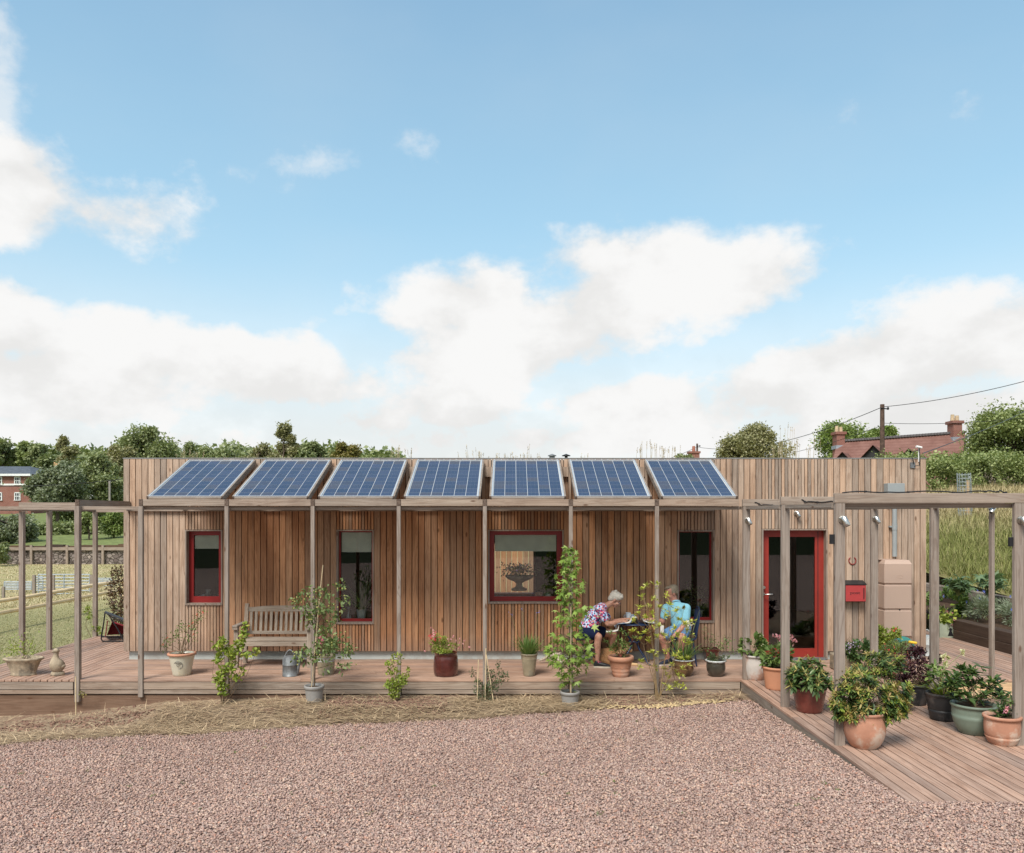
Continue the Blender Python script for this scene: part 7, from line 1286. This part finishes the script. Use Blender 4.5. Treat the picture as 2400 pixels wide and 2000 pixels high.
def woman():
    Y = 12.62; W = lambda px, py, dy=0.0: Vector(at(px, py, Y + dy)); k = Y / F
    t = thing('person', (W(1400, 1500).x, Y, 0), 'person in floral shirt, navy shorts and pink laced trainers leaning over newspapers on a stool', 'person')
    fl = Flesh(); hip = W(1374, 1476); ch = W(1402, 1436); nk = W(1422, 1418); hd = W(1442, 1407) + Vector((0, 0, 0)); 
    fl.chain((hip + Vector((.02, 0, 0)), .115), (W(1386, 1456), .115), (ch, .11), (W(1410, 1424), .075), sy=1.25); fl.chain((W(1412, 1422), .055), (nk + Vector((.012, 0, -.01)), .050), (hd + Vector((-.03, 0, -.02)), .05))
    f, r, u, P, M = head(fl, hd, (.80, -.10, -.60), (.5, 0, .85), 1.0)
    for s, kn, an, wd in ((-1, (1403, 1493), (1400, 1549), -.20), (1, (1440, 1487), (1434, 1546), .16)):
        K = W(*kn, wd); A = W(*an, wd * 1.0); A.z = .11; fl.chain((hip + Vector((.03, wd * .55, -.02)), .092), ((hip.lerp(K, .5)) + Vector((0, wd * .3, 0)), .080), (K, .058), (K.lerp(A, .3) + Vector((-.012, 0, 0)), .054), (K.lerp(A, .65), .042), (A, .033), (A + Vector((.02, 0, -.05)), .03))
        shoe(t, (A.x - .05, A.y, 0), (A.x + .19, A.y - .05 * (s < 0), 0), m_black, mat_plain('cream_sole', (.62, .55, .44), .7), lace=mat_plain('pink_lace', (.80, .16, .26), .6) if True else None)
    for wd, el, wr in ((-.20, (1424, 1463), (1458, 1457)), (.20, (1432, 1458), (1462, 1452))):
        S_ = W(1406, 1427, wd * .9); E_ = W(*el, wd * 1.1); R_ = W(*wr, wd * .35); fl.chain((S_, .056), (S_.lerp(E_, .5), .047), (E_, .037), (E_.lerp(R_, .4), .036), (R_, .024)); hand(fl, R_, (R_ - E_) + Vector((.02, 0, 0)), (0, .2, -1), .55, .95, 1 if wd < 0 else -1)
    fl.build('body', m_skin1, t, .0065, 3)
    sh = Flesh(); sh.chain((W(1375, 1474) + Vector((.02, 0, .01)), .142), (W(1386, 1456), .140), (ch, .128), (W(1411, 1425), .088), sy=1.28)
    for wd, el in ((-.20, (1424, 1463)), (.20, (1432, 1458))): S_ = W(1406, 1427, wd * .9); E_ = W(*el, wd * 1.1); sh.chain((W(1406, 1427, wd * .4), .085), (S_, .070), (S_.lerp(E_, .62), .066))
    sh.build('floral_shirt', floral(), t, .009, 4)
    so_ = Flesh(); 
    for kn, wd in (((1403, 1493), -.20), ((1440, 1487), .16)): K = W(*kn, wd); so_.chain((hip + Vector((.02, wd * .55, -.03)), .112), (hip.lerp(K, .55) + Vector((0, wd * .25, .0)), .092))
    so_.chain((hip + Vector((0, -.08, -.03)), .12), (hip + Vector((0, .08, -.03)), .12)); so_.build('navy_shorts', mat_plain('navy_cotton', (.012, .018, .05), .85, .1), t, .009, 3)
    h = Flesh(); h.ell(P(0, -.030, .045), (.084, .100, .088), M); h.ell(P(0, -.07, -.01), (.072, .05, .062), M); h.ell(P(0, .045, .088), (.066, .045, .032), M); h.ell(P(.04, .01, .07), (.05, .06, .05), M); h.ell(P(-.04, .01, .07), (.05, .06, .05), M)
    for q in range(14): h.ell(P(RNG.uniform(-.06, .06), RNG.uniform(-.1, .06), .09 + RNG.uniform(-.01, .03)), (.028,) * 3)
    h.build('short_white_hair', hairmat('silver_hair', (.62, .58, .50), (.36, .33, .28)), t, .006, 2); eyes(t, P, M)
    m = MB(); m.tube([P(.031 + .018 * math.cos(a), .098, .004 + .015 * math.sin(a)) for a in np.linspace(0, 6.28, 15)], .0022, 5, False); m.tube([P(-.031 + .018 * math.cos(a), .098, .004 + .015 * math.sin(a)) for a in np.linspace(0, 6.28, 15)], .0022, 5, False); m.tube([P(.049, .096, .008), P(.080, -.005, .004)], .0022, 5); m.tube([P(-.049, .096, .008), P(-.080, -.005, .004)], .0022, 5); m.tube([P(-.013, .1, .008), P(.013, .1, .008)], .0022, 5); m.build('spectacles', m_black, t)
    # stool
    sx = W(1380, 1493).x; zt = H - (1491 - HZ) * k; st_ = thing('folding_stool', (sx, Y, 0), 'black folding stool under the person in the floral shirt', 'stool'); zt = min(zt, .45); m = MB(); m.box(sx - .22, sx + .20, Y - .19, Y + .17, zt - .03, zt - .003, None, .008); m.build('seat', m_black, st_)
    for dy in (-.18, .16):
        for a, b in ((-.17, .21), (.17, -.21)): m = MB(); m.tube([(sx + a, Y + dy, zt - .03), (sx + b, Y + dy, .012)], .012, 8); m.build('leg', m_black, st_)
    for x_ in (.20, -.20): m = MB(); m.tube([(sx + x_, Y - .18, .03), (sx + x_, Y + .16, .03)], .01, 6); m.build('crossbar', m_black, st_)
woman()
def man():
    Y = 12.62; W = lambda px, py, dy=0.0: Vector(at(px, py, Y + dy)); k = Y / F
    t = thing('person', (W(1590, 1500).x, Y, 0), 'person in pale blue polo shirt and blue shorts sitting sideways on a metal chair', 'person')
    fl = Flesh(); hip = W(1598, 1474); ch = W(1588, 1432); hd = W(1573, 1391); fl.chain((hip, .125), (W(1594, 1454), .125), (ch, .125), (W(1585, 1418), .085), sy=1.1); fl.chain((W(1584, 1417), .062), (W(1578, 1404), .058), (hd + Vector((.02, 0, -.03)), .055))
    f, r, u, P, M = head(fl, hd, (-.90, -.22, -.25), (-.15, 0, 1), 1.04)
    for kn, an, wd in (((1551, 1494), (1566, 1546), -.02), ((1598, 1495), (1590, 1546), -.28)):
        K = W(*kn, wd); K = Vector(at(kn[0], kn[1], Y + wd)); A = Vector(at(an[0], an[1], Y + wd + .05)); A.z = .11; fl.chain((hip + Vector((-.02, wd * .6 + .02, -.01)), .098), (hip.lerp(K, .5), .085), (K, .064), (K.lerp(A, .3) + Vector((.01, .01, 0)), .058), (K.lerp(A, .65), .045), (A, .036), (A + Vector((-.02, 0, -.05)), .032)); shoe(t, (A.x + .06, A.y + .02, 0), (A.x - .16, A.y - .12, 0), mat_plain('navy_trainer', (.02, .025, .045), .7), mat_plain('pale_sole', (.60, .52, .44), .7), lace=m_black)
    # near arm hangs to the lap, far arm rests on the table
    S1 = W(1608, 1426, -.16); E1 = W(1606, 1464, -.20); R1 = W(1579, 1492, -.30); fl.chain((S1, .060), (S1.lerp(E1, .5), .050), (E1, .042), (E1.lerp(R1, .4), .041), (R1, .028)); hand(fl, R1, (-.5, -.1, -.8), (-.8, .2, .3), .7, 1.0)
    S2 = W(1562, 1426, .10); E2 = W(1553, 1458, .12); R2 = W(1530, 1452, .08); fl.chain((S2, .058), (E2, .042), (R2, .028)); hand(fl, R2, (-1, 0, .1), (0, .1, -1), .5, 1.0, -1)
    fl.build('body', m_skin2, t, .0065, 3)
    sh = Flesh(); sh.chain((hip + Vector((0, 0, .02)), .150), (W(1594, 1454), .148), (ch, .145), (W(1585, 1421), .100), sy=1.15); sh.chain((W(1588, 1424, -.05), .09), (S1, .076), (S1.lerp(E1, .6), .072)); sh.chain((W(1582, 1424, .04), .09), (S2, .074), (S2.lerp(E2, .55), .068)); sh.build('polo_shirt', mat_plain('pale_blue_pique', (.26, .56, .68), .9, .1, var=.06, scale=30), t, .009, 4)
    cl = Flesh(); [cl.chain((W(1584 + 9 * math.cos(a), 1411 + 3 * math.sin(a) - 3 * math.cos(a) * .3, .07 * math.sin(a)), .014), (W(1584 + 9 * math.cos(a + .5), 1411 + 3 * math.sin(a + .5) - 3 * math.cos(a + .5) * .3, .07 * math.sin(a + .5)), .014), n=6) for a in np.arange(0, 6.3, .5)]; cl.build('collar', mat_plain('collar_blue', (.28, .58, .70), .9, .1), t, .007, 2)
    so_ = Flesh()
    for kn, wd in (((1551, 1494), -.02), ((1598, 1495), -.28)): K = Vector(at(kn[0], kn[1], Y + wd)); so_.chain((hip + Vector((-.01, wd * .6 + .02, -.01)), .125), (hip.lerp(K, .66), .104))
    so_.build('blue_shorts', mat_plain('denim_blue', (.12, .24, .42), .9, .1, var=.1, scale=30), t, .009, 3)
    h = Flesh(); h.ell(P(0, -.044, .056), (.081, .088, .074), M); h.ell(P(0, -.074, -.002), (.069, .042, .050), M); h.ell(P(0, .026, .099), (.058, .055, .020), M); h.ell(P(.07, -.02, .03), (.016, .04, .05), M); h.ell(P(-.07, -.02, .03), (.016, .04, .05), M); h.build('grey_hair', hairmat('grey_brown_hair', (.30, .25, .18), (.15, .12, .085)), t, .006, 2); eyes(t, P, M)
    m = MB(); b = R1.lerp(E1, .12); m.tube([b + Vector((0, -.001, 0)), b + (R1 - E1).normalized() * .012], .031, 14); 
    m_blue = mat_plain('navy_blue_enamel', (.012, .024, .065), .35, .5); 
    c = thing('bistro_chair', (hip.x + .02, Y, 0), 'dark blue metal bistro chair under the person in the polo shirt', 'chair'); hx_ = hip.x; zs = hip.z - .13; zs = min(zs, .43)
    m = MB(); m.lathe([(.001, zs - .016), (.20, zs - .016), (.215, zs - .008), (.20, zs - .001), (.001, zs)], (hx_, Y - .02, 0), 24); m.build('seat', m_blue, c); bx_ = hx_ + .20
    for dy in (-.17, .15): m = MB(); m.tube([(bx_ - .02, Y + dy, zs), (bx_ + .03, Y + dy, .7), (bx_ + .05, Y + dy * .8, .86)], .012, 8); m.build('back_frame', m_blue, c)
    m = MB(); m.tube([(bx_ + .05, Y - .17 * .8, .86), (bx_ + .055, Y - .07, .92), (bx_ + .055, Y + .07, .92), (bx_ + .05, Y + .15 * .8, .86)], .012, 8); m.build('top_rail', m_blue, c)
    for q in range(5): m = MB(); dy = -.12 + q * .055; m.tube([(bx_ + .01, Y + dy, zs + .02), (bx_ + .05, Y + dy, .89)], .007, 6); m.build('back_bar', m_blue, c)
    for lx in (-.16, .18):
        for dy in (-.16, .14): m = MB(); m.tube([(hx_ + lx * .8, Y + dy * .9, zs - .01), (hx_ + lx * 1.1, Y + dy, .012)], .012, 8); m.build('leg', m_blue, c)
    # table
    tx, ty, tz = at(1487, 1460, 12.72)[0], 12.72, .665; T_ = thing('bistro_table', (tx, ty, 0), 'small round dark blue cast metal bistro table between the two people', 'table'); m = MB(); m.lathe([(.001, tz - .02), (.31, tz - .02), (.32, tz - .01), (.31, tz), (.001, tz + .001)], (tx, ty, 0), 32); m.build('tabletop', m_blue, T_)
    for a in (.5, 1.57 + .9, 3.14 + .5, 4.71 + .9):
        ca, sa = math.cos(a), math.sin(a); m = MB(); m.tube([(tx + ca * rr, ty + sa * rr, z) for rr, z in ((.26, tz - .02), (.20, .52), (.08, .40), (.05, .32), (.09, .24), (.17, .14), (.23, .05), (.27, .015), (.30, .02))], [.011, .013, .014, .016, .014, .012, .011, .014, .010], 8); m.build('leg', m_blue, T_)
    m = MB(); m.tube([(tx + .09 * math.cos(a), ty + .09 * math.sin(a), .36 + .012 * math.sin(a * 6)) for a in np.linspace(0, 6.28, 25)], .012, 6, False); m.build('ring', m_blue, T_)
    def paper(name, pts, Y0, Y1, lab, mm):
        m = MB(); n = len(pts); m.add([(x, Y0, z) for x, z in pts] + [(x + .01, Y1, z + .004) for x, z in pts], [(i, i + 1, n + i + 1, n + i) for i in range(n - 1)], True); m.add([(x, Y0, z + .004) for x, z in pts] + [(x + .01, Y1, z + .008) for x, z in pts], [(i, n + i, n + i + 1, i + 1) for i in range(n - 1)], True); return tag(m.build(name, mm), lab, 'newspaper', 'newspapers on and around the table')
    s = NT('newsprint'); v = s.vec((1, 1, 1)); w = s.voro(s.vec((14, 14, 14)), 1, 'F1', 'Color'); sp = s.n('ShaderNodeSeparateColor'); s.L.new(w, sp.inputs[0]); ln = s.n('ShaderNodeTexWave'); s.L.new(s.vec((90, 90, 90)), ln.inputs[0]); ln.inputs['Scale'].default_value = 1.5; c0 = s.mix(s.math('MULTIPLY', ln.outputs[1], .35), (.74, .72, .66), (.42, .42, .42)); mm = s.fin(s.mix(s.math('GREATER_THAN', sp.outputs[0], .78), c0, (.20, .27, .36)), .9, .1)
    X = lambda px: fx(px, 12.6); z0 = tz + .004
    paper('newspaper', [(X(1441), .60), (X(1442), .655), (X(1446), z0 + .004), (X(1458), z0 + .008), (X(1474), z0 + .02), (X(1482), z0 + .10), (X(1490), z0 + .10), (X(1494), z0 + .004)], 12.44, 12.86, 'open newspaper curling up on the left half of the table', mm)
    paper('newspaper', [(X(1496), z0 + .13), (X(1499), z0 + .11), (X(1505), z0 + .04), (X(1515), z0 + .02), (X(1530), z0 + .012), (X(1540), z0 - .01)], 12.44, 12.86, 'open newspaper with a blue picture on the right half of the table', mm)
    paper('newspaper', [(X(1417), .555), (X(1425), .56), (X(1436), .565), (X(1444), .58), (X(1446), .655)], 12.36, 12.50, 'folded newspaper lying in the lap of the person in the floral shirt', mm)
    m = MB(); m.add([(X(1545), 12.5, .53), (X(1553), 12.5, .51), (X(1553), 12.48, .64), (X(1545), 12.5, .66), (X(1545), 12.515, .53), (X(1553), 12.515, .51), (X(1553), 12.495, .64), (X(1545), 12.515, .66)], [(0, 1, 2, 3), (7, 6, 5, 4), (0, 4, 5, 1), (1, 5, 6, 2), (2, 6, 7, 3), (3, 7, 4, 0)]); tag(m.build('newspaper', mm), 'white folded sheet hanging between the post and the person in the polo shirt', 'newspaper', 'newspapers on and around the table')
    c = (X(1479), 12.90, tz + .002); t2 = thing('mug', c, 'pale blue mug standing behind the open newspaper on the table', 'mug'); m = MB(); m.lathe([(.001, 0), (.038, 0), (.042, .02), (.043, .13), (.040, .13), (.037, .02), (.001, .02)], c, 18); m.build('cup', mat_plain('pale_blue_china', (.55, .62, .68), .3), t2); m = MB(); m.tube([(c[0] - .042 - .026 * math.sin(a), c[1], c[2] + .065 - .03 * math.cos(a)) for a in np.linspace(0, 3.14, 9)], .006, 6); m.build('handle', mat_plain('pale_blue_handle', (.55, .62, .68), .3), t2)
man()
def dog():
    Y = 12.72; W = lambda px, py, dy=0.0: Vector(at(px, py, Y + dy)); t = thing('dog', (W(1435, 1550).x, Y, 0), 'golden retriever lying on the deck under the table behind the terracotta pot', 'dog')
    s = NT('golden_fur'); v = s.tc.outputs['Object']; sp = s.n('ShaderNodeSeparateXYZ'); s.L.new(v, sp.inputs[0]); n = s.noise(s.vec((18, 18, 30)), 3, 5, .6, 1.5); s.bump(n, .7, .006); c = s.mix(s.rng(sp.outputs[0], .02, .16), (.27, .12, .045), (.58, .38, .20)); mt = s.fin(s.mix(s.math('MULTIPLY', s.rng(n, .35, .7), .45), c, (.62, .42, .24)), .8, .15)
    fl = Flesh(); fl.chain((W(1405, 1543), .115), (W(1416, 1539), .13), (W(1434, 1538), .135), (W(1448, 1534), .115), sy=1.15); fl.chain((W(1448, 1532), .10), (W(1457, 1524), .085), (W(1463, 1517), .070)); fl.ell(W(1464, 1516), (.068, .062, .060)); fl.chain((W(1469, 1519), .042), (W(1477, 1523), .034), (W(1479, 1524), .026)); fl.ell(W(1478, 1528), (.022, .02, .012))
    for dy in (-.14, .12): fl.chain((W(1450, 1546, dy), .055), (W(1462, 1557, dy), .036), (W(1484, 1558, dy), .030), (W(1491, 1559, dy), .032))
    for dy in (-.15, .14): fl.chain((W(1408, 1546, dy), .085), (W(1424, 1553, dy), .050), (W(1410, 1559, dy), .035), (W(1430, 1560, dy), .032))
    fl.chain((W(1402, 1549), .04), (W(1390, 1556), .035), (W(1378, 1558, .05), .02)); o = fl.build('body', mt, t, .009, 4)
    zmin = min(v.co.z for v in o.data.vertices)
    for v in o.data.vertices: v.co.z = max(v.co.z, .003)
    e = Flesh(); e.chain((W(1459, 1512, -.062), .022), (W(1457, 1520, -.075), .026), (W(1459, 1528, -.07), .018)); e.build('ear', mat_plain('ear_fur', (.42, .25, .12), .85), t, .006, 2); e = Flesh(); e.chain((W(1459, 1512, .062), .022), (W(1457, 1520, .075), .026), (W(1459, 1528, .07), .018)); e.build('ear', mat_plain('ear_fur_b', (.42, .25, .12), .85), t, .006, 2)
    m = MB(); m.ell(W(1481.5, 1521.5), (.014, .014, .011), 10, 6); m.build('nose', m_black, t); m = MB(); m.ell(W(1469.5, 1513.5, -.035), (.009,) * 3, 8, 6); m.build('eye', m_black, t)
dog()
